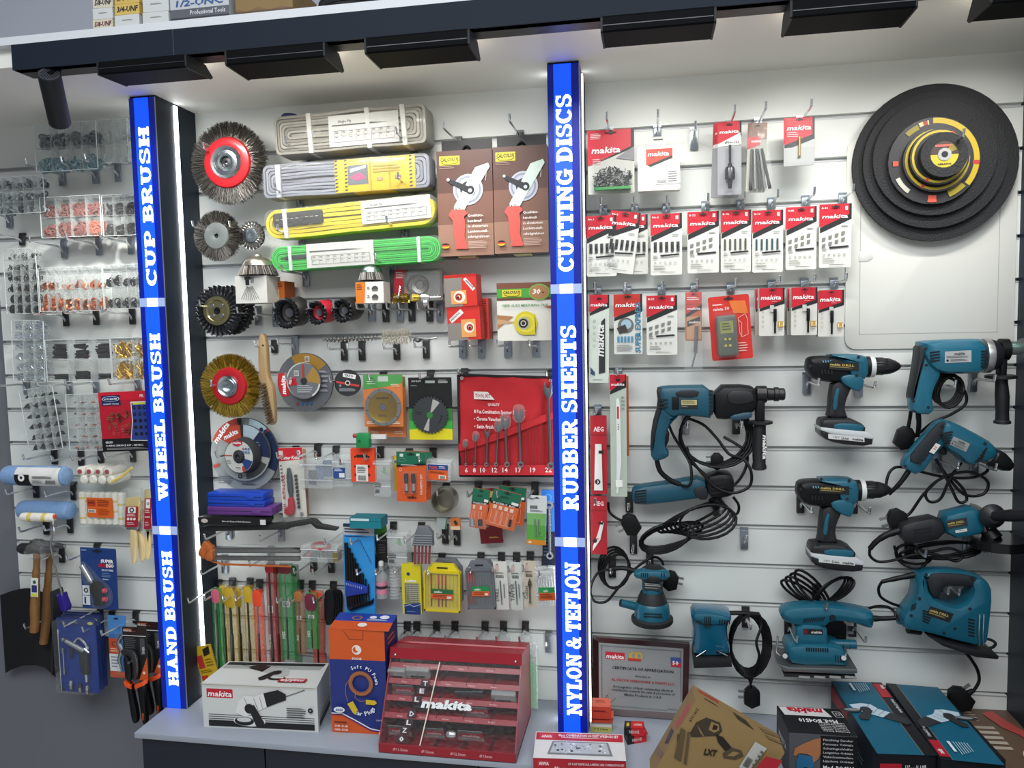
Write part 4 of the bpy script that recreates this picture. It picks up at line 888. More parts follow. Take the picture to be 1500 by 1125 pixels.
def a_strip(a):
    a.r(0,0,1,1,'d8402e')
    for k in range(22): a.r(.1,.03+.043*k,.8,.05+.043*k,'1d1212');a.k -= a.step
carton('refill_box','narrow red box with black comb lines behind the abrasive roll boxes','box',(702,437,716,497),.055,.045,'b83224',a_strip,1)
def a_fib(a):
    a.r(0,0,1,1,M('e6e2d6',.5,0,.02,6));a.r(0,0,1,.1,'7a4a34');a.r(0,.1,1,.26,'4ca03a');a.r(0,.26,1,.3,'6a3a28');a.g([(0,.55),(.3,.58),(0,.8)],'b07a50');a.g([(0,.62),(.36,.68),(0,.72)],'c8a078')
    a.r(.1,.12,.45,.24,'d8ca32');a.t('CALCULUS',.12,.185,.05,'17150e',.03,.31);a.l([(.14,.2),(.2,.23),(.36,.23),(.42,.2)],.0012,'17150e')
    a.c(.77,.17,.19,'78b84a',ry=.14);a.c(.77,.17,.17,'b07c50',ry=.12);a.t('30',.65,.2,.085,'f4f0e0',.04,.14,.2);a.t('m',.82,.19,.04,'1a1a1a',.02)
    a.t('FIBER GLASS MEASURING TAPE',.1,.41,.042,'3a8a52',.02,.82,.2);a.g([(.84,.42),(1,.4),(1,.46)],'a85c30')
    a.c(.52,.7,.21,'d8c81e');a.r(.52,.55,.7,.9,'d8c81e');a.c(.53,.7,.17,'e2d640',r0=.12);a.c(.48,.7,.115,'b8b490');a.c(.48,.7,.085,'20222a');a.c(.48,.7,.05,'d8d0b0',r0=.035);a.l([(.69,.6),(.7,.88)],.0012,'2a2a2a')
carton('measuring_tape_box','pale box with green band and yellow measuring tape picture beside the CUTTING DISCS sign','tape measure',(728,414,809,499),.11,.05,'d6cfc0',a_fib)
for x,y,s in ((678,511,'under the abrasive roll boxes, left one'),(706,511,'under the abrasive roll boxes, right one'),(744,510,'under the yellow measuring tape box, left one'),(787,510,'under the yellow measuring tape box, right one')): hook(x,y,s,.135)
# cup brushes
def cupbox(name,label,rect,d,t,m,art): return carton(name,label,'box',rect,d,t,m,art)
def a_cb(a):
    a.r(0,0,1,1,'d8d6ce');a.r(.3,.02,.5,.14,'3a3a3a');a.r(.33,.14,.45,.34,'1e1e1e');a.r(.5,.04,.6,.26,'8a8a86')
    for k in range(9): a.l([(.38+.02*k,.42-.01*abs(k-4)),(.18+.07*k,.92-.02*abs(k-4))],.0011,'3a3a3a');a.k -= a.step
o,fr=cupbox('brush_box','white box with ray drawing carrying the larger cup brush',(345,404,391,444),.13,.075,'cfcdc4',a_cb)
CUPM=M('a8a498',.3,.9,.06,name='cup_steel')
def cup_up(label,rect,d,dome,low):        # cup brush standing with its dome up
    c,wd,h,u,v=frame(rect,d-.03);e=bpy.data.objects.new('cup_brush',None);C.objects.link(e);e.location=c;tag(e,label,'wire brush');r=wd/2
    mb=MB();mb.lathe([(.001,h*.5),(r*.2,h*.5),(r*.25,h*.42),(r*.55,h*.36),(r*.78,h*.15),(r*.84,-h*.05),(r*.8,-h*.06)],dome,32,axis='z',caps=False);mb.build('cup',e)
    m2=MB();q=random.Random(3);m2.lathe([(r*.78,0),(r*.95,-h*.47),(r*.6,-h*.47)],STEELW[2],30,axis='z',caps=False)
    for i in range(500):
        a=q.random()*2*PI;k=q.uniform(.8,1.02);m2.tube([(r*.8*k*math.cos(a),r*.8*k*math.sin(a),-h*.02),(r*k*math.cos(a+.08),r*k*math.sin(a+.08),-h*.49)],.0005,STEELW[i % 3],3)
    b=m2.build('bristles',e);b['kind']='stuff'
cup_up('larger steel cup brush standing on the white box beside the green sling',(352,373,405,404),.13,CUPM,None)
def a_or(a): a.r(0,0,1,1,'c8641e');a.r(.1,.35,.55,.75,'d8c8a0');a.bars(.14,.4,.5,.7,n=8);a.fine(.1,.1,.9,.28,2,'6a2c08')
carton('brush_box','orange box behind the white cup brush box','box',(399,412,417,447),.07,.06,'b8581a',a_or)
def a_cb2(a):
    a.r(0,0,.3,1,'dc7a1e');a.g([(.3,0),(.36,0),(.3,1),(.22,1)],'dc7a1e');a.fine(.05,.1,.24,.4,3,'6a2c08');a.r(.36,0,1,1,'e4e2da')
    for y in (.28,.68): a.c(.7,y+.08,.12,'4a4a48',16,a0=0,a1=180);a.r(.6,y+.08,.8,y+.16,'6e6a66');a.fine(.42,y-.05,.52,y+.1,2,'555555')
carton('brush_box','small orange and white box carrying the smaller cup brush','box',(521,413,562,444),.125,.05,'d4d2ca',a_cb2)
cup_up('smaller steel cup brush standing on the orange and white box',(526,385,562,411),.125,M('a8c0b4',.25,.9,name='green_zinc'),None)
def cup_face(label,rect,d,back=None,n=20):   # cup brush seen into its open knotted face, on the wall
    c,wd,h,u,v=frame(rect,d);e=bpy.data.objects.new('knot_cup_brush',None);C.objects.link(e);e.location=c;e.rotation_euler=(.12,0,-.22);tag(e,label,'wire brush','black knotted cup brushes');r=(wd+h)/4
    mb=MB();knots(mb,r*.66,r*.93,n,M('34363a',.35,.75,.2,name='black_twisted_wire'),-.012,r*.2,-.012);mb.build('knots',e)
    m2=MB();m2.lathe([(.001,.001),(r*.3,.0),(r*.62,-.006),(r*.66,-.014),(r*.7,-.012),(r*.95,.004),(r*.98,.03),(r*.7,.05),(r*.25,.052),(r*.2,.075)],back or M('4a4644',.4,.7),32,caps=True);m2.lathe([(r*.12,-.008),(r*.3,-.009),(r*.32,0)],STEEL,18);m2.build('cup',e)
cup_face('black knotted cup brush, largest of three in a row right of the white box',(404,437,450,478),.085,None,24)
cup_face('black knotted cup brush with red cup, middle one of three in a row',(454,440,488,474),.08,M('b01c30',.4),18)
cup_face('black knotted cup brush, rightmost of three in a row',(491,437,525,471),.08,None,18)
for x,y,s in ((379,464,'under the white cup brush box, left one'),(405,466,'under the white cup brush box, right one'),(430,457,'behind the largest knotted cup brush'),(478,458,'behind the red knotted cup brush'),(513,457,'behind the rightmost knotted cup brush'),
        (545,458,'under the smaller cup brush box, left one'),(566,459,'under the smaller cup brush box, right one'),(587,458,'through the brass wheel brush with spindle'),(604,458,'under the grey brush bag, left one'),(630,458,'under the brass end brush, left one'),(645,458,'under the brass end brush, right one')):
    hook(x,y,s,.11,dark=(x % 2 == 0))
# grey bag with wire wheel, brass brushes with spindles
def a_bag(a):
    a.r(0,0,.32,1,'c01828');a.g([(.0,0),(.1,0),(.06,1),(0,1)],'3a3a3c');a.fine(.12,.08,.28,.3,4,'f0d8d8');a.g([(.32,0),(.36,.0),(.24,1),(.18,1)],'4a4848')
o,fr=card('brush_bag','grey bagged wire wheel brush on a red edged card above the brass brushes','wire brush',(571,394,648,441),.06,a_bag,0,.006,'77756f',.004,slot=False)
c,wd,h,u,v=fr;mb=MB();mb.lathe([(.0125,-.004),(.022,-.007),(.024,-.003)],STEELW[1],30,(wd*.08,0,0),caps=False);knots(mb,.02,.026,26,STEELW[1],-.004,.002);mb.T=None;b=mb.build('wire_wheel',o);
mb=MB();mb.prism(soft(rounded(-wd*.22,wd*.48,-h*.46,h*.44,.01,3)),-.014,-.001,FILM,.005);mb.build('wrap',o)
def spindle(label,px,py,d,kind):
    T=Thing('spindle_brush',label,'wire brush',px,py,d,'brass brushes on spindles');mb=MB();q=random.Random(px)
    if kind == 0:
        for i in range(420):
            a=q.random()*2*PI;x=q.uniform(-.022,.022);r=.0125*q.uniform(.85,1.05);mb.tube([(x,0,0),(x+q.uniform(-.002,.002),r*math.cos(a),r*math.sin(a))],.0006,BRASSW[i % 3],3)
        mb.lathe([(.004,-.022),(.009,-.018),(.009,.018),(.004,.022)],BRASSW[2],20,axis='x');T.part(mb,'bristles')['kind']='stuff'
        mb=MB();cyl(mb,Vector((0,-.03,.003)),Vector((0,.03,.003)),.003,.003,CHROME,10);cyl(mb,Vector((-.003,-.016,0)),Vector((-.003,.0,.03)),.002,.002,CHROME,8);T.part(mb,'spindle')
    else:
        for i in range(420):
            a=q.random()*2*PI;r=.0065*q.uniform(.5,1.0);mb.tube([(.004,r*math.cos(a)*.8,r*math.sin(a)*.8),(-.022*q.uniform(.9,1),r*1.5*math.cos(a),r*1.5*math.sin(a))],.0006,BRASSW[i % 3],3)
        mb.lathe([(.006,.004),(.008,-.018)],BRASSW[2],18,axis='x');T.part(mb,'bristles')['kind']='stuff'
        mb=MB();mb.lathe([(.006,0),(.0115,.002),(.0115,.012),(.0085,.016),(.0085,.022),(.003,.023),(.003,.05)],CHROME,22,axis='x');mb.lathe([(.0095,0),(.0095,.01)],CHROME,18,(.008,-.002,-.0135),'x');T.part(mb,'ferrule')
spindle('round brass brush with a chrome spindle, below the red edged bag',588,437,.115,0)
spindle('brass end brush with chrome cup ferrule, right of the round brass brush',617,436,.115,1)
# tube brushes lying across hooks
T=Thing('tube_brush','long spiral steel tube brush lying on hooks, left of the white bristle brush','tube brush',520,497,.09);mb=MB()
mb.tube([T.q(472,498),T.q(556,494),T.q(572,497)],.0022,STEEL,6);a=T.q(474,498);b=T.q(552,494);q=random.Random(2);n=330
for i in range(n):
    t=i/n;ph=t*90;p=a+(b-a)*t;rr=.0085*(.6+.4*min(1,t*5))*q.uniform(.85,1.05);mb.tube([p,p+Vector((.002,rr*math.cos(ph),rr*math.sin(ph)))],.0007,STEELW[i % 3],3)
T.part(mb,'brush')
T=Thing('tube_brush','white bristle tube brush lying on hooks, right of the spiral steel brush','tube brush',590,493,.09);mb=MB();a=T.q(560,494);b=T.q(600,492);n=700;WB=M('dcd8cc',.7,0,.06)
for i in range(n):
    t=i/n;ph=t*70+q.uniform(-.35,.35);p=a+(b-a)*t;rr=.021*q.uniform(.85,1.05);mb.tube([p,p+Vector((.0015,rr*math.cos(ph),rr*math.sin(ph)))],.0006,WB,3)
T.part(mb,'bristles')['kind']='stuff'
mb=MB();mb.tube([T.q(548,497),T.q(600,493),T.q(622,497)],.0022,STEEL,6);T.part(mb,'twisted_wire')
T=Thing('tube_brush','bare steel rod end of a tube brush at the right end of the row','tube brush',628,496,.085);mb=MB();cyl(mb,T.q(611,499),T.q(640,495),.0028,.0028,STEEL,10);mb.tube([T.q(606,497),T.q(612,500),T.q(617,498)],.0035,DARKSTEEL,8);T.part(mb,'rod')
for x,y,s in ((505,515,'under the spiral tube brush, left one'),(531,515,'under the spiral tube brush, right one'),(582,514,'under the white bristle brush'),(625,512,'under the steel rod end')): hook(x,y,s,.105,True)
hook(433,508,'left empty above the gold labelled cutting disc',.10)
# wooden wire brush
T=Thing('wooden_wire_brush','long pale wooden handled wire brush hanging beside the brass wheel','wire brush',393,555,.085)
mb=MB();mb.prism(soft(T.q2([(381,494),(384,488),(388,489),(392,500),(394,540),(396,556),(402,566),(405,612),(403,622),(396,622),(392,600),(386,562),(381,552),(380,520)])),T.y(.095),T.y(.075),M('b39468',.5,0,.12,25,name='beech_wood'),.004);c=T.q(385,506,.0955);cyl(mb,c,c+Vector((0,.0006,0)),.0028,.0028,'2a1d10',12);T.part(mb,'handle')
mb=MB();q=random.Random(8)
for r_ in range(15):
    for k in range(3):
        A=T.q(386.5+r_*.85+k*1.5,562+r_*3.9,.095);B=A+Vector((-.009+.001*k,-.014,-.006))
        for j in range(7): mb.tube([A+Vector((q.uniform(-.0015,.0015),0,q.uniform(-.0015,.0015))),B+Vector((q.uniform(-.0025,.0025),0,q.uniform(-.0025,.0025)))],.0005,M('5c4a34',.5,.5),3)
T.part(mb,'bristles')['kind']='stuff'
hook(403,509,'through the hole of the wooden wire brush',.105,True,h=.03)
# discs
def disc(name,label,rect,d,t,m,art,group=None,hole='1a1a1a',cat='cutting disc',rim=None):
    c,wd,h,u,v=frame(rect,d);r=(wd+h)/4;mb=MB();mb.lathe([(.011,-t/2),(r-.0006,-t/2),(r,-t/4),(r,t/2),(.011,t/2)],m,56,caps=False)
    a=Art(mb,(-r,-t/2,r),(2*r,0,0),(0,0,-2*r),(0,-1,0));art(a);o=mb.build(name);o.location=c;tag(o,label,cat,group);return o,r,c
def a_d1(a):
    a.c(.5,.5,.5,'5d6064',r0=.12);a.c(.5,.5,.49,'a0772a',r0=.2,a0=38,a1=118);a.r(.0,.0,0,0,'a0772a');a.g([(.02,.34),(.22,.34),(.22,.72),(.08,.74),(.01,.55)],'c0202c');a.t('makita',.15,.7,.08,'ffffff',.04,.32,.2,'l',90)
    a.c(.48,.47,.31,'d0d0cc',r0=.29);a.r(.52,.06,.6,.15,'d8d4c8');a.bars(.53,.07,.59,.14,n=7);a.fine(.72,.3,.94,.7,5,'8a8c90');a.c(.44,.86,.026,'2a5a8a',12);a.c(.52,.86,.026,'2a5a8a',12);a.c(.6,.85,.026,'2a5a8a',12);a.c(.36,.86,.024,'8a2a2a',12)
disc('cutting_disc','large grey cutting disc with gold label segment beside the wooden wire brush',(406,518,489,602),.06,.006,M('4e5154',.6,0,.1,120),a_d1)
def a_d2(a):
    a.c(.5,.5,.5,'6a6d70',r0=.09);a.c(.5,.5,.48,'a07c38',r0=.12,a0=-10,a1=55);a.c(.5,.5,.5,'c8c8c4',r0=.45,a0=-60,a1=-10);a.g([(.03,.4),(.25,.38),(.3,.6),(.05,.64)],'c0202c');a.t('makita',.1,.6,.1,'ffffff',.04,.2,.2,'l',70);a.r(.46,.02,.52,.5,'b03028');a.r(.22,.2,.36,.36,'d8d8d4');a.bars(.23,.22,.35,.34,n=8);a.fine(.3,.62,.8,.85,4,'b0b2b4');a.c(.5,.5,.09,'2a2a2c')
disc('cutting_disc','smaller grey cutting disc lying in front of the gold labelled large one',(420,534,472,582),.078,.006,M('4e5154',.6,0,.1,120),a_d2)
def a_y(a):
    a.c(.5,.5,.5,'2c2d30',r0=.1);a.g([(.32,.12),(.84,.2),(.8,.36),(.3,.26)],'e4e4e0');a.t('YATO',.36,.24,.09,'1a1a1a',.03,.36,0,'l',-9);a.g([(.04,.42),(.96,.58),(.95,.66),(.04,.5)],'c04038');a.fine(.15,.7,.85,.84,3,'9a9c9e');a.c(.2,.6,.05,'8a8c8e',8);a.c(.5,.5,.1,'c8c8c4',r0=.06);a.c(.5,.5,.06,'101010')
for k in range(6):
    o,r,c=disc('cutting_disc','thin black cutting disc with white label and red stripe, frontmost of its small stack' if k == 5 else 'thin black cutting disc in the small stack behind the red striped front one',(490+.4*k,541.5,526.5+.4*k,580),.055+.0065*k,.0055,M('232427',.55,0,.08,100),a_y if k == 5 else (lambda a: None),'small black cutting discs in a stack')
hook(508,560,'through the small black cutting disc stack',.11,True);hook(448,556,'through the gold labelled cutting disc',.115)
def a_big(a):
    a.c(.5,.5,.5,'8e9492',r0=.2);a.c(.5,.5,.5,'17284a',r0=.2,a0=-28,a1=42);a.c(.5,.5,.5,'b04030',r0=.2,a0=40,a1=46);a.c(.5,.5,.5,'b8d0d8',r0=.2,a0=46,a1=78);a.c(.5,.5,.5,'c0452e',r0=.2,a0=100,a1=158);a.c(.5,.5,.5,'1c1c1e',r0=.2,a0=92,a1=100);a.c(.5,.5,.5,'b04030',r0=.4,a0=198,a1=204)
    a.t('makita',.1,.36,.075,'ffffff',.035,.34,.2,'l',52);a.c(.77,.16,.03,'2a3c5a',12);a.c(.83,.19,.03,'2a3c5a',12);a.fine(.1,.8,.34,.92,4,'6a6e70');a.fine(.45,.9,.7,.94,1,'55585a')
disc('grinding_disc','largest grinding disc with red and blue label, back of the stack of three',(309.5,612,408.5,718),.05,.007,M('55585a',.6,0,.1,120),a_big,None,cat='grinding disc')
def a_md(a):
    a.c(.5,.5,.5,'9aa09c',r0=.2);a.c(.5,.5,.5,'1a2848',r0=.2,a0=-10,a1=50);a.c(.5,.5,.5,'b2c4cc',r0=.3,a0=50,a1=88);a.c(.5,.5,.5,'c0452e',r0=.2,a0=96,a1=150);a.c(.5,.5,.5,'2a2a2c',r0=.2,a0=88,a1=96);a.c(.5,.5,.47,'3e4240',r0=.3,a0=275,a1=335);a.t('makita',.15,.27,.085,'ffffff',.035,.3,.2,'l',25);a.fine(.68,.3,.84,.5,4,'6a7a98');a.c(.42,.92,.04,'2a2a2c',12,r0=.02)
disc('grinding_disc','middle sized grinding disc with red, blue and grey label in the stack of three',(319,623,397,703),.066,.007,M('55585a',.6,0,.1,120),a_md,None,cat='grinding disc')
c,wd,h,u,v=frame((326,645,374,693),.10);r=(wd+h)/4
e=bpy.data.objects.new('grinding_disc',None);C.objects.link(e);e.location=c;e.rotation_euler=(0,0,-.1);tag(e,'small thick grinding disc with white label, front of the stack of three','grinding disc')
mb=MB();mb.lathe([(r*.3,0),(r*.97,0),(r,.002),(r*1.06,.03),(r*.4,.03)],M('2e3032',.7,0,.12,150,bump=.3),44,caps=False);a=Art(mb,(-r,0,r),(2*r,0,0),(0,0,-2*r),(0,-1,0))
a.c(.5,.5,.47,'c6cac4',r0=.2);a.c(.5,.5,.46,'24407a',r0=.2,a0=-60,a1=-15);a.c(.5,.5,.47,'b03a2c',r0=.3,a0=-75,a1=-60);a.r(.0,.46,.28,.49,'b03a2c');a.g([(.3,.05),(.64,.03),(.64,.13),(.48,.2),(.32,.16)],'c02030');a.t('makita',.33,.12,.06,'ffffff',.03,.27,.2);a.r(.36,.78,.6,.86,'f0f0ec');a.bars(.38,.79,.58,.85,n=10)
for k in range(6): a.c(.68+.09*(k % 3),.26+.1*(k//3),.036,'2a5a9a' if k != 0 else 'b03a2c',10,r0=.015)
a.fine(.1,.6,.28,.72,3,'8a8c8a');mb.build('disc',e)
mb=MB();mb.lathe([(r*.34,.0),(r*.3,-.006),(r*.16,-.008),(r*.11,-.002),(.001,0)],M('2b2d30',.45),26,caps=False);mb.build('boss',e)
hook(352,664,'through the three stacked grinding discs',.12,True)
# blade cards
def a_un(a):
    a.r(0,0,1,1,'d8741c');a.g([(0,0),(1,0),(1,.16),(.5,.24),(0,.28)],'3c9a3a');a.r(.38,.03,.64,.13,'bcc8bc');a.fine(.1,.08,.34,.2,3,'c0e0b8');a.fine(.7,.18,.95,.24,2,'f0e0b0');a.t('uniko',.1,.09,.05,'123a12',.02,.2,.1);a.fine(.06,.9,.3,.96,2,'f4d8b8');a.fine(.7,.9,.94,.96,2,'f4d8b8')
o,fr=card('diamond_blade_card','clear packed orange and green card with a gold segmented diamond blade','saw blade',(533,549,590,625),.075,a_un,0,.003,'d8741c',.003,slot=False)
c,wd,h,u,v=fr;r=wd*.46;mb=MB();z=-h*.12;mb.lathe([(.008,-.005),(r*.8,-.005),(r*.82,-.0055)],M('9a7a22',.32,.7,name='gold_lacquer'),48,(0,0,z),caps=False);mb.lathe([(r*.82,-.0055),(r,-.0055),(r,-.003)],STEEL,48,(0,0,z),caps=False)
for k in range(8): a_=k*PI/4+.2;d_=Vector((math.cos(a_),0,math.sin(a_)));s=Vector((-d_.z,0,d_.x));O=Vector((0,-.0058,z));mb.poly([O+d_*r*.8-s*.0008,O+d_*r*1.0-s*.0008,O+d_*r*1.0+s*.0008,O+d_*r*.8+s*.0008],'4a2a10')
mb.lathe([(.001,-.0052),(.008,-.0052)],M('5a5a70',.4),20,(0,0,z),caps=False);mb.lathe([(.008,-.0056),(.0105,-.0056)],M('7a6020',.4,.5),24,(0,0,z),caps=False);a=Art(mb,(-r,-.0052,z+r),(2*r,0,0),(0,0,-2*r),(0,-1,0));a.t('uniko',.32,.28,.06,'2a1c08',.03,.36,.1);a.fine(.36,.7,.64,.76,2,'4a3a10');mb.build('blade',o)
blister(o,fr,-.02,-.01,1.02,1.0,.012)
o,fr=card('diamond_blade_card','second diamond blade pack hidden behind the gold one','saw blade',(538,552,594,640),.045,a_un,0,.003,'c06a1c',.003,slot=False);blister(o,fr,-.02,-.01,1.02,1.02,.012)
def a_sw(a):
    a.r(0,0,1,1,'0d100e');a.r(0,.5,1,.82,'2a7a30');a.r(0,.7,1,.84,'3aa83a');a.g([(0,.84),(.5,.8),(1,.83),(1,1),(0,1)],'e0d21c');a.r(.4,.05,.62,.09,'9aa09c');a.t('SAW BLADE',.08,.07,.026,'c8ccc8',.02,.22);a.fine(.7,.04,.94,.1,3,'b0b4b0');a.fine(.06,.12,.24,.16,1,'6a706c')
o,fr=card('saw_blade_card','black, green and yellow card with a toothed circular saw blade','saw blade',(599,553,662,644),.07,a_sw,0,.003,'10120f',.003,slot=False)
c,wd,h,u,v=fr;r=wd*.43;z=-h*.1;mb=MB();BLD=M('6a6e70',.3,1,.05,name='blade_steel');mb.lathe([(.001,-.0065),(r*.92,-.0065),(r*.92,-.004)],BLD,48,(0,0,z),caps=False)
for k in range(32):
    t=2*PI*k/32;P=[(q*math.cos(t+f),q*math.sin(t+f)) for q,f in ((.9,-.02),(.9,.13),(1.01,.13),(1.0,.08))];mb.poly([(x*r,-.0064,z+y*r) for x,y in P],BLD)
a=Art(mb,(-r,-.0065,z+r),(2*r,0,0),(0,0,-2*r),(0,-1,0));a.c(.5,.5,.42,'a8a8a0',a0=50,a1=78);a.c(.5,.5,.42,'a8a8a0',a0=245,a1=265);a.c(.5,.5,.085,'2f7a32',20);a.c(.52,.5,.3,'1a1c1c',r0=.28,a0=-50,a1=0);a.fine(.14,.42,.3,.52,2,'2a2c2e');mb.build('blade',o)
hook(562,556,'carrying the gold diamond blade',.11,True,h=.03);hook(631,554,'carrying the saw blade card',.10,True,h=.03)
# spanner roll
T=Thing('spanner_roll','red fabric tool roll with combination spanners, left of the RUBBER SHEETS sign','tool roll',740,620,.06)
TL,TR,BR,BL=T.q(671,549),T.q(811,553),T.q(813,697),T.q(674,697);REDF=M('b81c24',.75,0,.06,30,bump=.3,name='red_nylon');BLKF=M('161618',.8,name='black_binding')
def bil(x,y,dy=0): p=TL*(1-x)*(1-y)+TR*x*(1-y)+BR*x*y+BL*(1-x)*y;return Vector((p.x,p.y+dy,p.z))
mb=MB();N_,K_=24,16;q=random.Random(5);wv=lambda x,y: .0022*math.sin(x*19+y*6)+.0018*math.sin(y*14-x*5+1)
vs=[bil(i/N_,j/K_,wv(i/N_,j/K_)) for j in range(K_+1) for i in range(N_+1)];mb.add(vs,[(j*(N_+1)+i,(j+1)*(N_+1)+i,(j+1)*(N_+1)+i+1,j*(N_+1)+i+1) for j in range(K_) for i in range(N_)],REDF,True)
mb.add([p+Vector((0,.006,0)) for p in vs],[(j*(N_+1)+i,j*(N_+1)+i+1,(j+1)*(N_+1)+i+1,(j+1)*(N_+1)+i) for j in range(K_) for i in range(N_)],BLKF,True)
a=Art(mb,bil(.17,.12,-.006),bil(.9,.12)-bil(.17,.12),bil(.17,.5)-bil(.17,.12),(0,-1,0));a.g([(0,.1),(.2,.1),(.3,.3),(0,.3)],'e0d8d4');a.t('TOOL KIT',.02,.25,.1,'a01820',.02,.22);a.t('QUALITY',.2,.46,.07,'e8dcd8',.02,.17);a.t('8 Pcs.Combination Spanner Set',0,.66,.1,'f0e6e2',.02,.62);a.t('• Chrome Vanadium Steel',.0,.85,.1,'f0e6e2',.02,.5);a.t('• Satin finish',0,1.05,.1,'f0e6e2',.02,.28);T.part(mb,'roll')
mb=MB();b1=lambda P: mb.tube(P,.0035,BLKF,6);b1([bil(i/12,0,-.001) for i in range(13)]);b1([bil(0,i/12,-.001) for i in range(13)]);b1([bil(i/12,1,-.001) for i in range(13)]);T.part(mb,'binding')
mb=MB();tops=[(0,.68),(.16,.64),(.32,.59),(.48,.54),(.66,.47),(.84,.4),(1,.34)]
band_t=[bil(x,y,-.011) for x,y in tops];band_b=[bil(x,y+.07,-.011) for x,y in tops]
for i in range(6): mb.hexa([band_t[i],band_t[i+1],band_b[i+1],band_b[i]],[p+Vector((0,.002,0)) for p in (band_t[i],band_t[i+1],band_b[i+1],band_b[i])],REDF)
T.part(mb,'pocket_band')
mb=MB();MESH=M('6e1a20',.6,0,.3,400,name='red_mesh');lo=[bil(x,.9,-.009) for x,y in tops]
for k in range(34):
    x=.03+.94*k/33;yy=.75-.34*x;p0=bil(x,yy,-.0095);p1=bil(x,.9,-.0095)
    if k in (2,6,7,11,12,15,19,20,22,23,31): continue
    mb.tube([p0,p1],.0008,MESH,4)
T.part(mb,'pocket_mesh')
mb=MB();P=[bil(0,.89,-.011),bil(1,.88,-.011),bil(1,.985,-.011),bil(0,.985,-.011)];mb.hexa(P,[p+Vector((0,.002,0)) for p in P],M('c0202a',.7));a=Art(mb,P[0],P[1]-P[0],P[3]-P[0],(0,-1,0))
for s,x in (('6',.08),('8',.165),('10',.255),('12',.38),('14',.49),('17',.63),('19',.78),('22',.94)): a.t(s,x,.72,.5,'f0e6e2',.02,None,0,'c')
T.part(mb,'number_strip')
mb=MB()
for x,y in ((.045,.03),(.97,.03)): p=bil(x,y,-.006);mb.lathe([(.0016,0),(.0045,0),(.0048,.001)],CHROME,14,(p.x,p.y,p.z),caps=False)
T.part(mb,'eyelets')
def spanner(label,xt,yt,xb,yb,w,d=.071,wrap=False):
    S=Thing('spanner',label,'spanner',xt,yt,d,'spanners in the red tool roll');A=S.q(xt,yt);B=S.q(xb,yb);ax=(B-A).normalized();sx=Vector((ax.z,0,-ax.x));sx=sx if sx.x > 0 else -sx;up=-ax;f=lambda u,v: ((A+sx*u*w+up*v*w).x,(A+sx*u*w+up*v*w).z)
    o=[f(-.16,-1),f(-.5,-.45),f(-.62,.1),f(-.5,.75),f(-.28,.95),f(-.2,.35),f(0,.12),f(.2,.3),f(.36,.85),f(.58,.6),f(.62,.05),f(.46,-.45),f(.16,-1)];bx=((B.x-sx.x*.15*w,B.z-sx.z*.15*w),(B.x+sx.x*.15*w,B.z+sx.z*.15*w))
    mb=MB();mb.prism(o+[bx[1],bx[0]],-.003,.002,M('85898c',.3,1,.06,name='satin_chrome'),.001);mb.lathe([(w*.22,-.003),(w*.42,-.0035),(w*.42,.002)],STEEL,16,(B.x,0,B.z),caps=False);S.part(mb,'spanner_body')
    if wrap: m2=MB();m2.prism(soft([f(-.9,-1.1),f(-.8,1.2),f(.1,1.45),f(.9,1.1),f(.85,-1.1)]),-.0055,.003,FILM,.002);S.part(m2,'wrap','crinkled clear wrap')
for lab,xt,yt,xb,yb,w,wr in (('smallest spanner at the left end of the red tool roll',682,650,683,680,.009,True),('second smallest spanner in the red tool roll',697,640,696,680,.011,True),('third spanner from the left in the red tool roll, unwrapped',714,634,713,680,.013,False),('fourth spanner from the left in the red tool roll',730,625,727,680,.013,True),('fifth spanner from the left in the red tool roll, wrapped',740,618,743,680,.017,True),('sixth spanner from the left in the red tool roll, tallest wrapped one',760,607,763,680,.019,True),('largest spanner, unwrapped at the right edge of the red tool roll',803,571,807,682,.022,False)): spanner(lab,xt,yt,xb,yb,w,.073,wr)
hook(681,548,'at the left eyelet of the red tool roll',.07,True,h=.02);hook(806,551,'at the right eyelet of the red tool roll',.07,True,h=.02)
# ---------------------------------------------------------------- middle wall, lower half
def a_knife(a):
    a.g([(0,0),(1,0),(1,.17),(0,.19)],'c8202c');a.t('Cutter Knife',.06,.165,.05,'f6ecec',.03,.8,.12);a.c(.84,.07,.09,'f0e0e0');a.c(.84,.07,.05,'c8202c',4);a.r(.02,.04,.2,.1,'d8cfc0');a.t('AUTO-LOCK',.17,.74,.045,'b02832',.03,None,0,'l',88);a.fine(.04,.24,.14,.5,5,'6a6a6a');a.fine(.06,.8,.2,.95,5,'b06a6a');a.c(.8,.95,.08,'8a8a86',14)
o,fr=card('cutter_knife_card','white and red card holding a grey and red cutter knife','cutter knife',(411,656,446,758),.08,a_knife,2,.003,'d6d2c8',.003,slot=False);c,wd,h,u,v=fr
P=lambda x,y,yy=-.006: Vector((-wd/2+wd*x,yy,h/2-h*y))
mb=MB();mb.prism(soft([(P(x,y).x,P(x,y).z) for x,y in ((.3,.29),(.52,.28),(.58,.7),(.36,.72))]),-.011,-.002,M('4c5156',.4,.3),.003);mb.build('blade_guide',o);mb=MB();mb.prism(soft([(P(x,y).x,P(x,y).z) for x,y in ((.34,.7),(.58,.69),(.62,.9),(.5,.97),(.2,.95),(.18,.86),(.36,.84))]),-.013,-.002,M('b02030',.4),.003);mb.build('knife_grip',o)['label']='red grip'
mb=MB()
for k in range(9): q=P(.68+.01*k,.4+.055*k);mb.box(q.x-.003,q.x+.003,-.008,-.002,q.z-.0035,q.z+.0035,DARKSTEEL)
mb.build('spare_blades',o);blister(o,fr,.15,.24,.85,.99,.014)
card('cutter_knife_card','second cutter knife card hidden behind the front one','cutter knife',(420,658,450,756),.05,None,1,.003,'b08a70',.003)
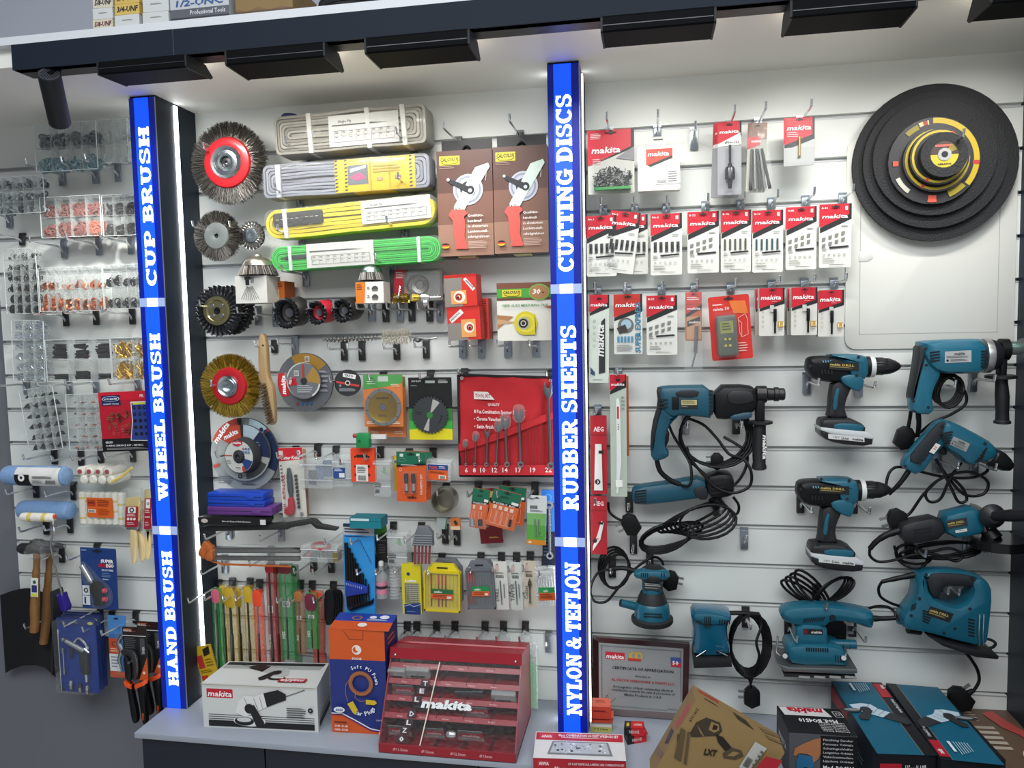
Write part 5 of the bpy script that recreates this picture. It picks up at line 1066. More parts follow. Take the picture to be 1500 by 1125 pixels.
hook(434,664,'carrying the cutter knife cards',.11,True,h=.03)
def clearbox(name,label,rect,d,t,ang=0,inner=None,cat='plastic box',lidz=.22):
    c,wd,h,u,v=frame(rect,d,ang);e=bpy.data.objects.new(name,None);C.objects.link(e);e.location=c;e.rotation_euler=(0,-math.radians(ang),0);tag(e,label,cat)
    mb=MB();mb.prism(rounded(-wd/2,wd/2,-h/2,h/2-h*lidz,.004,3),0,t,HAZY,.002);mb.build('tray',e)
    m2=MB();m2.prism(rounded(-wd/2-.001,wd/2+.001,h/2-h*lidz+.0006,h/2,.004,3),-.001,t+.001,HAZY,.002);m2.box(-wd*.5,wd*.5,-.0015,.0005,h/2-h*lidz,h/2-h*lidz+.002,'e0e4e6');m2.build('lid',e);m2=MB();m2.box(-wd*.5,wd*.5,-.0015,-.0005,-h*.22,-h*.2,'d6dade');m2.build('rib',e)
    if inner: inner(e,wd,h,t)
    return e
def in1(e,wd,h,t):
    q=random.Random(3)
    for k in range(3):
        mb=MB();mb.prism(rounded(-wd*.3+wd*.2*k,-wd*.05+wd*.2*k,-h*.4+.01*k,h*.1+.012*k,.003,2),t*.3+.006*k,t*.3+.011*k,M('4a6a9a',.4),.001);mb.build('bit_holder',e)
clearbox('small_parts_box','hazy clear hinged box hanging right of the cutter knife card',(440,672,487,716),.09,.03,0,in1)
def in2(e,wd,h,t):
    mb=MB();a=Art(mb,(-wd*.45,-.0015,h*.12),(wd*.6,0,0),(0,0,-h*.34),(0,-1,0));a.r(0,0,1,1,'2a4a8a');a.fine(.1,.1,.8,.4,2,'c8d4e8');a.r(.5,.5,.95,.9,'dfe2e6');mb.build('label',e)['label']='blue paper label'
clearbox('small_parts_box','clear box with a small blue label, left of the orange price tagged card',(487,667,516,714),.095,.04,0,in2)
hook(466,661,'carrying the hazy clear hinged box',.125,True,h=.03);hook(493,664,'carrying the clear box with the blue label',.13,True,h=.03)
def a_org(a):
    a.r(0,0,1,1,'f0481c')
    for y in (.22,.5,.75): a.r(.15,y,.22,y+.06,'3a140a');a.r(.72,y,.8,y+.06,'3a140a')
    a.r(.25,.18,.72,.26,'2a100a');a.r(.22,.48,.72,.98,'e4e2da');a.bars(.3,.8,.64,.95);a.fine(.28,.54,.66,.74,4,'555555')
card('orange_tool_card','bright orange card with white price tag below the green plastic level','card',(514,657,549,706),.10,a_org,0,.012,'d8401a',.002,slot=False);hook(524,672,'carrying the orange card',.12,True,h=.03)
T=Thing('pocket_level','small green block with red end lying on top of the orange card','spirit level',531,645,.12);mb=MB();q=T.q2([(522,635),(541,635),(541,656),(522,656)]);mb.prism(q,-.004,.02,M('1e8a4a',.4,coat=.2),.003);c=T.q(527,646);mb.lathe([(.001,-.0045),(.004,-.0045)],M('125a30',.4),12,(c.x,0,c.z),caps=False);T.part(mb,'block');mb=MB();c=T.q(518,639);mb.lathe([(.003,-.006),(.006,-.004),(.006,.008),(.002,.01)],M('c02840',.4),14,(c.x,.01,c.z),'x');T.part(mb,'knob','red knob');mb=MB();a_=T.q(541,640);mb.box(a_.x-.0,a_.x+.04,.012,.02,a_.z-.007,a_.z+.004,'dcdcd8');T.part(mb,'handle')
def in3(e,wd,h,t):
    mb=MB();mb.tube([(0,t*.4,h*.3),(wd*.1,t*.4,h*.1),(-wd*.1,t*.4,h*.2)],.004,M('4aa84a',.4),6);mb.build('plug',e)['label']='green plug';m2=MB();a=Art(m2,(-wd*.45,-.0015,-h*.1),(wd*.5,0,0),(0,0,-h*.3),(0,-1,0));a.fine(0,0,.9,.5,3,'4a4a4a');a.bars(.1,.6,.6,.95);m2.build('label',e)
clearbox('clear_hanging_box','tall clear empty box hanging between the orange card and the bit pack',(547,675,572,728),.10,.04,0,in3,lidz=.1)
clearbox('clear_hanging_box','tall clear box with small printed label hanging beside the grey bit case',(567,782,596,830),.11,.04,0,in3,lidz=.12)
hook(558,665,'carrying the tall clear box above the bit pack row',.12,True,h=.03);hook(577,775,'carrying the tall clear box beside the grey bit case',.13,True,h=.03)
def a_yel(a): a.r(0,0,1,1,'d8b81c')
card('yellow_card','yellow card edge showing left of the green and orange bit pack','card',(575,668,590,719),.05,a_yel,0,.004,'c8a818',.002,slot=False)
def a_mag(a):
    a.r(0,0,1,1,'d85a24');a.g([(0,0),(1,0),(1,.22),(0,.27)],'12684a');a.g([(0,.27),(1,.22),(1,.255),(0,.31)],'141414');a.fine(.15,.255,.8,.285,1,'c8c8c0');a.r(.12,.04,.24,.1,'c8dcd0');a.r(.68,.03,.8,.08,'c8dcd0');a.l([(.1,.13),(.3,.13),(.3,.19),(.1,.19),(.1,.13)],.0008,'78a890');a.c(.14,.36,.05,'f0c8b0',r0=.035);a.t('MAGNETIC BIT',.88,.85,.045,'f0d8c8',.02,None,0,'l',90);a.t('uniko',.36,.93,.06,'1c0a06',.035,.32,.1)
o,fr=card('magnetic_bit_card','green and orange pack with two black magnetic sockets, front one of its hook','bit set',(581,662,624,735),.115,a_mag,-1,.002,'d85a24',.003,'green and orange bit packs');c,wd,h,u,v=fr
for x in (.36,.6):
    mb=MB();X=-wd/2+wd*x;mb.lathe([(.004,h*.08),(.0055,h*.075),(.0055,-h*.1),(.003,-h*.11),(.003,-h*.18),(.0045,-h*.19),(.005,-h*.29),(.002,-h*.3)],DARKSTEEL,12,(X,-.009,0),'z');mb.lathe([(.0035,-h*.12),(.0048,-h*.2),(.0048,-h*.26)],CHROME,12,(X,-.0092,0),'z');mb.build('socket',o)
blister(o,fr,.22,.38,.74,.84,.018)
card('magnetic_bit_card','green and orange pack behind the front magnetic socket pack','bit set',(592,661,631,731),.07,a_mag,-3,.003,'c04e20',.003,'green and orange bit packs');hook(600,668,'carrying the magnetic socket packs',.135,True,h=.03)
def in4(e,wd,h,t):
    mb=MB();a=Art(mb,(-wd*.38,-.0022,h*.3),(wd*.78,0,0),(0,0,-h*.7),(0,-1,0));a.r(0,0,1,.36,'27407e');a.r(0,.36,1,1,'dc5a20');a.t('TOPS',.05,.3,.18,'d84a30',.04,.4);a.fine(.55,.1,.9,.28,2,'c8d0e4');a.fine(.1,.45,.9,.6,2,'7a2c0a');a.r(.55,.68,.92,.92,'ecdccc');a.bars(.6,.72,.88,.9);mb.build('label',e)['label']='blue and orange label'
clearbox('bit_box','small grey clear box with blue and orange label, left of the red tool roll',(623,674,660,706),.10,.03,-2,in4);hook(635,667,'carrying the small box with blue and orange label',.13,True,h=.03)
T=Thing('hole_cutter','round open metal hole cutter cup hanging below the blue and orange labelled box','hole cutter',649,734,.085);mb=MB();r=(T.q(667,734)-T.q(631,734)).length/2;mb.lathe([(.001,.038),(r*.86,.038),(r*.9,.03),(r*.9,-.001),(r,-.001),(r,.036),(r*.5,.042),(.001,.042)],M('8e8a7c',.3,.9,.08,name='nickel_steel'),40,caps=False);T.part(mb,'cup');hook(654,719,'carrying the round hole cutter',.09,True,h=.03)
# cards on the right of the row
def a_rc(a): a.r(0,0,1,1,'7a1420');a.fine(.4,.88,.9,.93,1,'c8a040');a.r(.55,.05,.8,.4,'c8b06a');a.c(.68,.2,.1,'2a1a10')
card('dark_red_card','dark red card hanging tilted behind the green and orange bit cards','card',(700,716,733,796),.03,a_rc,5,.004,'741420',.003,slot=False)
def bitcard(label,rect,d,ang,n,hd):
    def art(a):
        a.r(0,0,1,1,'dc6428');a.g([(0,0),(1,0),(1,.3),(0,.34)],'14684c');a.g([(0,.34),(1,.3),(1,.36),(0,.41)],'18181a');a.t('uniko',.3,.2,.07,'0c3a28',.03,.3,.1);a.t(hd,.08,.39,.05,'e0e0d8',.02,.8)
        for k in range(n): a.r(.12+.8*k/n,.42,.24+.8*k/n,.52,'f0d0b8');a.l([(.1+.8*k/n,.56),(.1+.8*k/n,.92),(.26+.8*k/n,.92),(.26+.8*k/n,.56)],.0006,'f4e0d0')
        a.r(.72,.24,.96,.31,'e8e4dc')
    o,fr=card('bit_card',label,'bit set',rect,d,art,ang,.003,'cc5a24',.004,'green and orange bit cards');return o,fr
o,fr=bitcard('green and orange bit card leaning left, with a round clear cup in front',(690,716,715,774),.095,-8,2,'MAGNETIC BIT');blister(o,fr,.04,.4,.96,.97,.008)
bitcard('green and orange bit card behind the front one, rightmost of the three',(729,713,769,768),.055,-6,4,'BIT SET')
o,fr=bitcard('widest green and orange bit card leaning right, front of its hook',(717,719,759,774),.11,-14,4,'INSERT BIT');blister(o,fr,.05,.42,.95,.97,.008);c,wd,h,u,v=fr
mb=MB();q=u*(wd*.32)-v*(h*.28)
mb.tube([q+v*.008+Vector((0,-.006,0)),q-v*.01+Vector((0,-.006,0))],.0035,DARKSTEEL,8);mb.build('bit',o)
T=Thing('clear_cup','round clear plastic cup with a metal socket below the left tilted bit card','container',696,764,.12);mb=MB();r=(T.q(718,764)-T.q(675,764)).length/2;mb.lathe([(.001,-.012),(r*.95,-.012),(r,-.009),(r,.012)],PLASTIC,30,caps=False,axis='z');T.part(mb,'cup');mb=MB();cyl(mb,Vector((-.008,0,-.011)),Vector((-.008,0,.008)),.007,.007,CHROME,14);cyl(mb,Vector((.012,.004,-.011)),Vector((.012,.004,.004)),.006,.006,DARKSTEEL,12);T.part(mb,'sockets')
def a_gs(a):
    a.r(0,0,1,1,'e2e6e4');a.r(0,.36,1,.92,'5aa844');a.r(0,.36,1,.6,'7cba6a');a.r(0,.9,1,1,'dc8a24');a.bars(.15,.2,.55,.27);a.fine(.15,.29,.85,.34,2,'77848a');a.t('UNIT',.1,.08,.035,'2a2a2a',.02,.3);a.c(.18,.95,.09,'f4e8d8',ry=.018)
o,fr=card('drill_bit_card','white, green and orange card with two short silver bits, left of the ratchet spanner','bit set',(772,726,800,798),.095,a_gs,-2,.002,'dfe4e2',.003);c,wd,h,u,v=fr;mb=MB()
for x in (-.08,.12): cyl(mb,Vector((wd*x,-.004,h*.03)),Vector((wd*x+.001,-.004,-h*.32)),.0022,.0022,CHROME,8)
mb.build('bits',o)
for x,y,s in ((701,716,'carrying the left leaning bit card'),(742,716,'carrying the widest bit card'),(784,717,'carrying the white, green and orange bit card')): hook(x,y,s,.125,True,h=.03)
def a_rat(a): a.r(0,0,1,.55,'2c6cc0');a.r(0,.55,1,1,'10182e');a.c(.5,.1,.3,'4a90e0',r0=.2);a.fine(.1,.62,.5,.9,6,'50608a')
o,fr=card('ratchet_spanner_card','blue card with a long chrome ratchet spanner beside the NYLON & TEFLON sign','spanner',(794,718,813,828),.07,a_rat,0,.004,'1c3a70',.003,slot=False);c,wd,h,u,v=fr;mb=MB();mb.tube([(wd*.12,-.008,h*.3),(wd*.1,-.008,-h*.33)],[.0045,.004],CHROME,8);mb.lathe([(.005,-.012),(.0105,-.012),(.0115,-.004)],CHROME,20,(wd*.12,0,h*.31),caps=False);mb.lathe([(.0045,-.011),(.009,-.011),(.01,-.004)],CHROME,20,(wd*.1,0,-h*.36),caps=False);mb.build('spanner_body',o)
# stack of cases on two hooks
def case(name,label,rect,d,t,m,cat='case',art=None):
    c,wd,h,u,v=frame(rect,d);e=bpy.data.objects.new(name,None);C.objects.link(e);e.location=c;tag(e,label,cat);mb=MB();mb.prism(rounded(-wd/2,wd/2,-h/2,h/2,.003,3),0,t,m,.0025);mb.box(-wd/2+.002,wd/2-.002,-.0004,.001,-.0006,.0006,'101018')
    if art: art(Art(mb,(-wd/2,0,h/2),(wd,0,0),(0,0,-h),(0,-1,0)))
    mb.build('body',e)
    if name == 'bit_case': m2=MB();m2.prism(rounded(wd*.2,wd*.34,-h*.25,h*.2,.002,2),-.002,.001,m,.0008);m2.build('latch',e)
    return e
case('bit_case','blue plastic case on top of the stack on hooks below the grinding discs',(303.5,722.5,385,733),.115,.06,M('1c4ac0',.35,coat=.2,name='blue_plastic'))
case('bit_case','blue plastic case second from top of the stack on hooks',(304,733.5,386.5,742.5),.117,.06,M('1a44b4',.35,coat=.2))
case('bit_case','purple plastic case under the two blue cases',(303,743,397,755),.12,.065,M('6a3a86',.38,coat=.2,name='purple_plastic'))
def a_bk(a): a.r(0,0,1,1,'121214');a.c(.1,.5,.05,'c8b8b0',ry=.3);a.t('Saber Jet Sharpest Blade Extension',.36,.6,.22,'e0e0e0',.015,.42);a.r(.92,.15,1,.85,'d8d8d4')
case('blade_box','long black box with white print under the purple case',(289.5,758.5,389,769),.13,.035,'141416','box',a_bk)
def a_wg(a): a.r(0,0,1,1,'d8d8d0');a.r(.55,.15,.92,.75,'1e5a2c')
case('small_box','small white and green box behind the long black box',(384,751,402,764),.085,.03,'d0d0c8','box',a_wg)
T=Thing('pry_bar','long flat dark pry bar with cranked end lying under the black box','pry bar',380,772,.10);mb=MB();mb.prism(T.q2([(300,770),(420,766),(455,760),(462,761),(470,768),(495,773),(494,776),(466,773),(458,766),(430,771),(424,774),(300,777)]),-.012,.012,M('3c3d3c',.5,.5,.1),.001);T.part(mb,'bar')
for x,y,s in ((336,778,'under the stack of blue and purple cases'),(413,780,'under the pry bar'),(330,827,'under the long drill bit bag, left one'),(398,815,'under the long drill bit bag, right one'),(460,825,'under the red ringed socket tube, left one'),(486,826,'under the red ringed socket tube, right one')): hook(x,y,s,.12,x > 450)
# long auger in an orange ended bag, box of sockets
T=Thing('auger_bit_bag','long steel auger bits in a clear bag with crumpled orange end, lying on hooks','drill bit',370,808,.115)
def spiral(mb,A,B,r,m,turns,seg=10):
    A=Vector(A);B=Vector(B);ax=B-A;n=int(turns*10);z=ax.normalized();x=z.orthogonal().normalized();y=z.cross(x);rings=[]
    for i in range(n+1):
        ph=2*PI*turns*i/n;rings.append([A+ax*i/n+(x*math.cos(2*PI*k/seg+ph)*r+y*math.sin(2*PI*k/seg+ph)*r*.52) for k in range(seg)])
    mb.layers(rings,m,True)
DRILL=M('77756f',.28,1,.15,name='drill_steel')
mb=MB();spiral(mb,T.q(312,806),T.q(440,806),.0085,DRILL,9);T.part(mb,'auger');mb=MB();spiral(mb,T.q(312,817,.12),T.q(440,818,.12),.0075,DRILL,8);T.part(mb,'auger')
mb=MB();mb.prism(soft(T.q2([(304,812),(310,802),(340,798),(440,800),(442,824),(400,826),(330,824),(308,818)])),-.012,.012,FILM,.004);T.part(mb,'bag');OF=M('b8622a',.6,0,.2,60,name='orange_film')
mb=MB();[mb.prism(soft(T.q2(p)),-.012-.003*k,.006-.004*k,OF,.002) for k,p in enumerate(([(296,800),(303,790),(308,796),(316,802),(312,812),(300,812)],[(294,806),(300,796),(305,808),(303,818),(295,812)],[(303,812),(316,800),(318,820),(306,818)]))]
mb.prism(T.q2([(306,819),(330,823),(430,827),(430,829),(330,826)]),-.0125,-.010,OF);T.part(mb,'bag_end','crumpled orange bag end')
def in5(e,wd,h,t):
    for k in range(8):
        mb=MB();x=-wd*.42+wd*.105*k;mb.lathe([(.002,-.001),(.0046,-.001),(.005,.003),(.005,.03)],M('c83a30',.4) if k == 1 else BLACKP,14,(x,.004,-h*.12),caps=False);mb.build('socket',e)
    mb=MB();mb.box(wd*.38,wd*.49,-.0008,.03,-h*.4,h*.12,M('9a8240',.4,.5));mb.build('end_block',e)
clearbox('socket_box','clear flat box with a row of black ended sockets, one red',(440,800,494,824),.12,.05,0,in5,'socket set',.25)
T=Thing('red_ring','shiny red ring clip lying on top of the clear socket box','clip',470,800,.10);mb=MB();P=[T.q(470+13*math.cos(t*PI/12),800+4.5*math.sin(t*PI/12),.1+.018*math.sin(t*PI/12)) for t in range(24)];mb.tube(P,.0042,M('b01424',.3,coat=.3),8,True);T.part(mb,'ring')
# ---- drill bits in coloured bags
def film(n,h,z): return clear(n,h,z,.25)
FG,FY,FO,FR_,FB=film('green_film','1f9a4a',.4),film('yellow_film','cfae18',.3),film('orange_film','f0502a',.45),film('red_film','b01c24',.4),film('brown_film','b0703a',.32)
def bagged(label,x0,x1,y0,y1,d,fm,hdr,hh,bit=None,dx=0,prints=None):
    c,wd,h,u,v=frame(((x0+x1)/2-(x1-x0)/2,y0,x1,y1),d,0);e=bpy.data.objects.new('drill_bit_bag',None);C.objects.link(e);e.location=c;e.rotation_euler=(0,math.radians(dx),0);tag(e,label,'drill bit','bagged drill bits above the white carton')
    mb=MB();o=[(-wd*.42,h/2),(wd*.42,h/2),(wd*.5,h*.3),(wd*.46,-h/2),(-wd*.46,-h/2),(-wd*.5,h*.25)];mb.layers([[(x,-.0075,z) for x,z in inset(o,.003)],[(x,-.004,z) for x,z in o],[(x,.006,z) for x,z in o],[(x,.008,z) for x,z in inset(o,.003)]],fm,True)
    if prints: q=Art(mb,(-wd*.3,-.008,h*.3),(wd*.6,0,0),(0,0,-h*.6),(0,-1,0));q.t(prints,.25,.95,.12*wd/h*3,'d8d8d0',.02,None,0,'l',90);q.r(.1,.3,.9,.4,'e4e4de');q.bars(.15,.31,.85,.39)
    mb.build('bag',e);m2=MB();z1=h/2;m2.prism(soft([(-wd*.44,z1),(wd*.44,z1),(wd*.48,z1-hh*h*.8),(wd*.2,z1-hh*h),(-wd*.3,z1-hh*h*.95),(-wd*.46,z1-hh*h*.7)]),-.0095,-.0085,hdr,.0003);m2.build('header',e)
    if bit:
        m3=MB();r,sh=bit;zt=z1-hh*h*.9;zs=zt-(zt+h/2)*sh;cyl(m3,Vector((0,-.0085,zt)),Vector((0,-.0085,zs)),r*.62,r*.62,DARKSTEEL if r > .004 else STEEL,12);spiral(m3,(0,-.0085,zs),(0,-.0085,-h/2+.004),r,DRILL,max(3,(zs+h/2)/.016));m3.build('drill',e)
YH=M('c8a428',.6,0,.12,30,name='yellow_header')
bagged('green film bag with pink top and slim drill bit, leftmost of the row',314,327,862,985,.10,FG,M('d0607a',.6),.17,(.004,.1))
bagged('yellow topped bag with dark drill bit, right behind the pink topped bag',325,337,857,985,.07,FY,YH,.22,(.0055,.35))
bagged('yellow bag with thick steel drill bit, front of the two yellow ones',334,349,860,985,.10,FY,YH,.25,(.0058,.4),0,None)
bagged('yellow bag with thick drill bit, squeezed right of the front yellow one',348,359,860,985,.065,FY,YH,.24,(.0058,.4))
bagged('yellow bag with black printed tube, left of the bright orange bag',360,374,858,985,.10,FY,YH,.2,(.0045,.55),0,None)
bagged('bright orange bag with slim drill bit, left of the tall dark red bag',374,388,864,985,.10,FO,M('f04a24',.5),.2,(.0035,.4))
bagged('tall dark red bag with black and silver drill bits',393,406,826,985,.10,FR_,M('a81a20',.5),.08,(.0045,.7),0,'DRILL 12mm')
bagged('narrow dark red bag right behind the tall dark red one',404,414,828,985,.06,FR_,M('8a181e',.5),.08,(.004,.6))
bagged('tall green film bag with a silver drill bit and white print',411,432,826,966,.10,FG,M('6a2028',.5),.1,(.003,.5),0,'HSS')
bagged('narrow green bag right behind the tall green one',430,440,828,985,.05,FG,M('145a2c',.5),.1,None)
bagged('brown film bag with thin drill bit and lettering',434,447,865,958,.11,FB,M('a86a34',.5),.16,(.0025,.5),0,'Steel')
bagged('short green bag with dark red top, in front of the orange ones',449,467,868,950,.115,FG,M('6e2038',.5),.32,(.002,.5),0,'HSS')
bagged('bright orange bag behind the short green one',457,476,866,972,.06,FO,M('e84422',.5),.14,(.003,.4))
for k in range(5):
    T=Thing('black_blade_guard','black blade strip at the front of a bundle beside the blue hex key card' if k == 4 else 'black long blade strip in the bundle behind the front one','blade',484+k*-.0,890,.03+.018*k,'black strips in a bundle');mb=MB();o=3.2*(4-k)
    mb.prism(soft(T.q2([(475+o,868),(480+o,863),(488+o,865),(490+o,880),(487+o,915),(476+o,915)]),1),-.004,.004,BLACKP,.0015);T.part(mb,'guard');mb=MB();mb.prism(T.q2([(477+o,914),(487+o,914),(487+o,960),(482+o,964),(477+o,955)]),-.001,.001,STEEL);T.part(mb,'blade')
for x,y,s,L in ((321,859,'through the pink topped bag',.15),(341,857,'through the front yellow bag',.14),(367,857,'through the yellow bag with printed tube',.14),(381,859,'through the bright orange bag',.13),(441,860,'through the brown film bag',.14),(458,861,'through the short green bag',.14),(489,862,'through the bundle of black strips',.13)): hook(x,y,s,L,True,h=.03)
# ---- hex key card and neighbours
def a_hex(a):
    a.r(0,0,1,1,'2f96dc');a.r(0,0,1,.12,'b8bcc4');a.r(0,0,1,.035,'1e2640');a.fine(.04,.05,.9,.11,2,'3a3a48');a.fine(.05,.13,.9,.15,1,'1a2a4a');a.l([(.55,.18),(.9,.42)],.0014,'2a3a5a')
    for k in range(20): a.r(.03,.18+.022*k,.06,.183+.022*k,'1a2a4a');a.k -= a.step
o,fr=card('hex_key_card','bright blue card with a fan of black hex keys behind the ear plug box','hex key set',(504,768,549,902),.10,a_hex,-1,.004,'2a8acc',.002,slot=False);c,wd,h,u,v=fr
P=lambda x,y,yy=-.007: Vector((-wd/2+wd*x,yy,h/2-h*y))
for k in range(9):
    mb=MB();x=.13+.085*k;r=.0052-.00042*k;mb.tube([P(x,.2+.055*k),P(x,.8),P(x+.02,.9-.01*k),P(x+.1,.915-.008*k),P(min(.95,x+.28),.89-.012*k)],r,M('17181a',.35,.4),8,sub=3);mb.build('hex_key',o)
mb=MB();mb.prism([(P(x,y).x,P(x,y).z) for x,y in ((.08,.6),(.7,.65),(.8,.67),(.8,.73),(.08,.78))],-.016,-.001,M('1c3a9a',.4),.003);a=Art(mb,P(.1,.615,-.0162),P(.72,.66)-P(.1,.615),P(.1,.65)-P(.1,.615),(0,-1,0));[a.r(.05+.1*k,.1,.07+.1*k,.8,'c8d0e8') for k in range(9)];mb.build('key_holder',o)['label']='blue plastic key holder'
def a_teal(a): a.r(0,0,1,1,'107a88');a.r(.04,.05,.62,.28,'c8dcdc');a.r(.0,.3,1,.34,'0c5a66')
carton('teal_box','small teal box lying across the top of the blue hex key card','box',(512,759,558,774),.14,.05,'0f6a76',a_teal)
hook(509,778,'left one under the teal box',.15,True,h=.03);hook(545,778,'right one under the teal box',.15,True,h=.03)
def a_gb(a): a.g([(.0,0),(1,0),(1,.25),(0,.36)],'4a9a34');a.r(.1,.45,.9,.48,'6a6a62');a.fine(.2,.55,.8,.8,4,'55544c')
card('green_black_card','dark card with bright green top hanging tilted right of the blue hex key card','card',(549,764,568,824),.06,a_gb,6,.006,'24221e',.002,slot=False)
T=Thing('small_bottle','small clear bottle with pink label hanging right of the blue hex key card','bottle',559,850,.09);mb=MB();mb.lathe([(.004,.042),(.006,.04),(.006,.026),(.013,.016),(.0145,.008),(.0145,-.045),(.012,-.048)],HAZY,24,axis='z');T.part(mb,'body');mb=MB();mb.lathe([(.0149,-.002),(.0149,-.034)],M('d88aa0',.5),24,axis='z',caps=False);mb.lathe([(.0151,-.012),(.0151,-.02)],M('2a2a30',.5),24,axis='z',caps=False);T.part(mb,'label','pink paper label');mb=MB();mb.lathe([(.0065,.04),(.0065,.05),(.004,.052)],M('e0e0dc',.5),16,axis='z');T.part(mb,'cap')
T=Thing('clear_coil_tube','ribbed clear tube hanging between the pink labelled bottle and the yellow drill set','tube',578,852,.08);mb=MB();mb.lathe([(.012+.0016*(k % 2),.045-.0042*k) for k in range(22)],HAZY,22,axis='z',caps=False);T.part(mb,'tube')
hook(549,823,'carrying the pink labelled bottle',.13,True,h=.03);hook(575,823,'carrying the ribbed clear tube',.13,True,h=.03)
# grey bit case with red bits, small chips
T=Thing('drill_case','grey ribbed case with clear front and red masonry bits, above the yellow cases','drill bit set',619,800,.12);mb=MB();mb.prism(T.q2([(609,779),(612,771),(627,771),(634,780),(635,799),(604,799)]),-.006,.012,M('6a6e74',.4,name='grey_plastic'),.002)
for k in range(5): p=T.q(606+.0*k,783+3.4*k);q=T.q(634,783+3.4*k);mb.box(p.x,q.x,-.0085,-.005,p.z-.0012,p.z+.0012,M('8a8e94',.4))
T.part(mb,'cap');mb=MB();mb.prism(T.q2([(605,799),(634,799),(631,830),(604,828)]),-.006,.012,PLASTIC,.002);T.part(mb,'clear_case')
for k in range(5): mb=MB();p=T.q(608+5.3*k,799);q=T.q(607.5+5.2*k,826);mb.tube([(p.x,.002,p.z),(q.x,.002,q.z)],.0032,M('8a1c24',.4),8);T.part(mb,'drill')
hook(618,776,'carrying the grey ribbed case',.145,True,h=.03)
def a_ch(a): a.r(0,0,1,1,'a8b4b0');a.g([(1,0),(1,1),(.8,1)],'1c6a4a')
card('small_chip_card','tiny pale green card on the wall below the hole cutter','card',(640,759,654,775),.06,a_ch,0,.006,'a0aaa6',.001,slot=False)
def a_ch2(a): a.r(0,0,1,1,'d0702c');a.r(0,.7,1,1,'e8c8a0');a.g([(.3,.3),(.55,.15),(.8,.5),(.55,.65)],'2a2a2c')
card('small_chip_card','tiny orange card with dark chip right of the tiny pale green one','card',(660,759,674,776),.06,a_ch2,0,.006,'c86a2a',.001,slot=False)
hook(653,783,'under the tiny pale green card',.08,True);hook(670,785,'under the tiny orange card',.08,True)
# row of drill bit cases
def a_lut(a):
    a.r(0,0,1,1,'d8cc1c');a.r(.1,.86,.95,1,'1c3c7a');a.c(.35,.2,.09,'1c3c7a');a.t('Lutto',.18,.36,.06,'eef0e8',.04,.6);a.r(.14,.38,.9,.78,'8a8c6a')
    for k in range(9): a.l([(.16+.03*k,.42+.04*k),(.9,.42+.04*k)],.0008,'e8e8e0');a.l([(.2+.075*k,.4),(.2+.075*k,.76)],.0007,'3a3a30');a.k -= 2*a.step
    a.g([(.1,.8),(.95,.76),(.95,.87),(.1,.87)],'1c3c7a');a.l([(.1,.84),(.4,.8),(.6,.84),(.95,.79)],.0012,'d0d8e8');a.fine(.25,.93,.8,.95,1,'8aa0c8')
card('drill_set_box','narrow yellow and blue drill bit set box with white lettering','drill bit set',(589,826,617,900),.11,a_lut,0,.014,'c8b818',.003,slot=False)
def drillcase(label,pts,d,m,nred,ncol,ang=0,sticker=None):
    x0,y0,x1,y1=pts;T=Thing('drill_case',label,'drill bit set',(x0+x1)/2,(y0+y1)/2,d);e=T.e;c,wd,h,u,v=frame(pts,d);e.rotation_euler=(0,-math.radians(ang),0);mb=MB()
    mb.prism([(-wd*.5,h*.3),(-wd*.46,h*.33),(-wd*.32,h*.48),(wd*.3,h*.48),(wd*.44,h*.34),(wd*.5,h*.3),(wd*.5,-h*.5),(-wd*.5,-h*.5)],.004,.02,m,.002);mb.prism([(-wd*.5,-h*.5),(wd*.5,-h*.5),(wd*.5,-h*.46),(-wd*.5,-h*.46)],-.003,.006,m);mb.prism([(-wd*.5,h*.3),(-wd*.46,h*.3),(-wd*.46,-h*.5),(-wd*.5,-h*.5)],-.003,.006,m);mb.prism([(wd*.46,h*.3),(wd*.5,h*.3),(wd*.5,-h*.5),(wd*.46,-h*.5)],-.003,.006,m)
    mb.prism([(-wd*.5,h*.3),(wd*.5,h*.3),(wd*.46,h*.36),(-wd*.46,h*.36)],-.003,.006,m);mb.prism([(-wd*.15,h*.39),(wd*.15,h*.39),(wd*.15,h*.42),(-wd*.15,h*.42)],.003,.0035,'1c1c1c');T.part(mb,'case')
    for k in range(ncol):
        x=-wd*.4+wd*.8*k/(ncol-1);red=k in nred;m2=MB();cyl(m2,Vector((x,.001,h*.26)),Vector((x,.001,h*.06)),.0022 if red else .0014,.0022 if red else .0014,M('c02a24',.4) if red else m,8)
        spiral(m2,(x,.001,h*.06),(x,.001,-h*.4),.0022 if red else .0013,(M('8a3a2a',.4) if nred else STEEL) if red else m,5,6)
        if red: T.part(m2,'drill')
        else: T.part(m2,'rib')
    m3=MB();m3.prism([(-wd*.46,h*.3),(wd*.46,h*.3),(wd*.46,-h*.46),(-wd*.46,-h*.46)],-.0035,-.002,PLASTIC);T.part(m3,'window','clear window')
    if sticker: m4=MB();a=Art(m4,(-wd*.3,-.0038,-h*.02),(wd*.62,0,0),(0,0,-h*.2),(0,-1,0));a.r(0,0,1,.5,'2a6a3a' if sticker == 1 else '1c8a4a');a.r(0,.5,1,1,'d8602a');a.t('uniko',.15,.4,.25,'e8ecd8',.03,.35,.1);a.fine(.1,.6,.9,.9,2,'7a2c10');a.r(.72,.7,.92,.92,'e8dcd0');T.part(m4,'sticker')
drillcase('yellow drill bit case with red topped bits, front of the grey one',(621,826,674,896),.115,M('d8c414',.4,name='yellow_case'),(1,3,4,5),9,-1,1)
drillcase('grey drill bit case mostly hidden behind the yellow one',(632,819,676,880),.06,M('6c7076',.4,name='grey_case'),(),2)
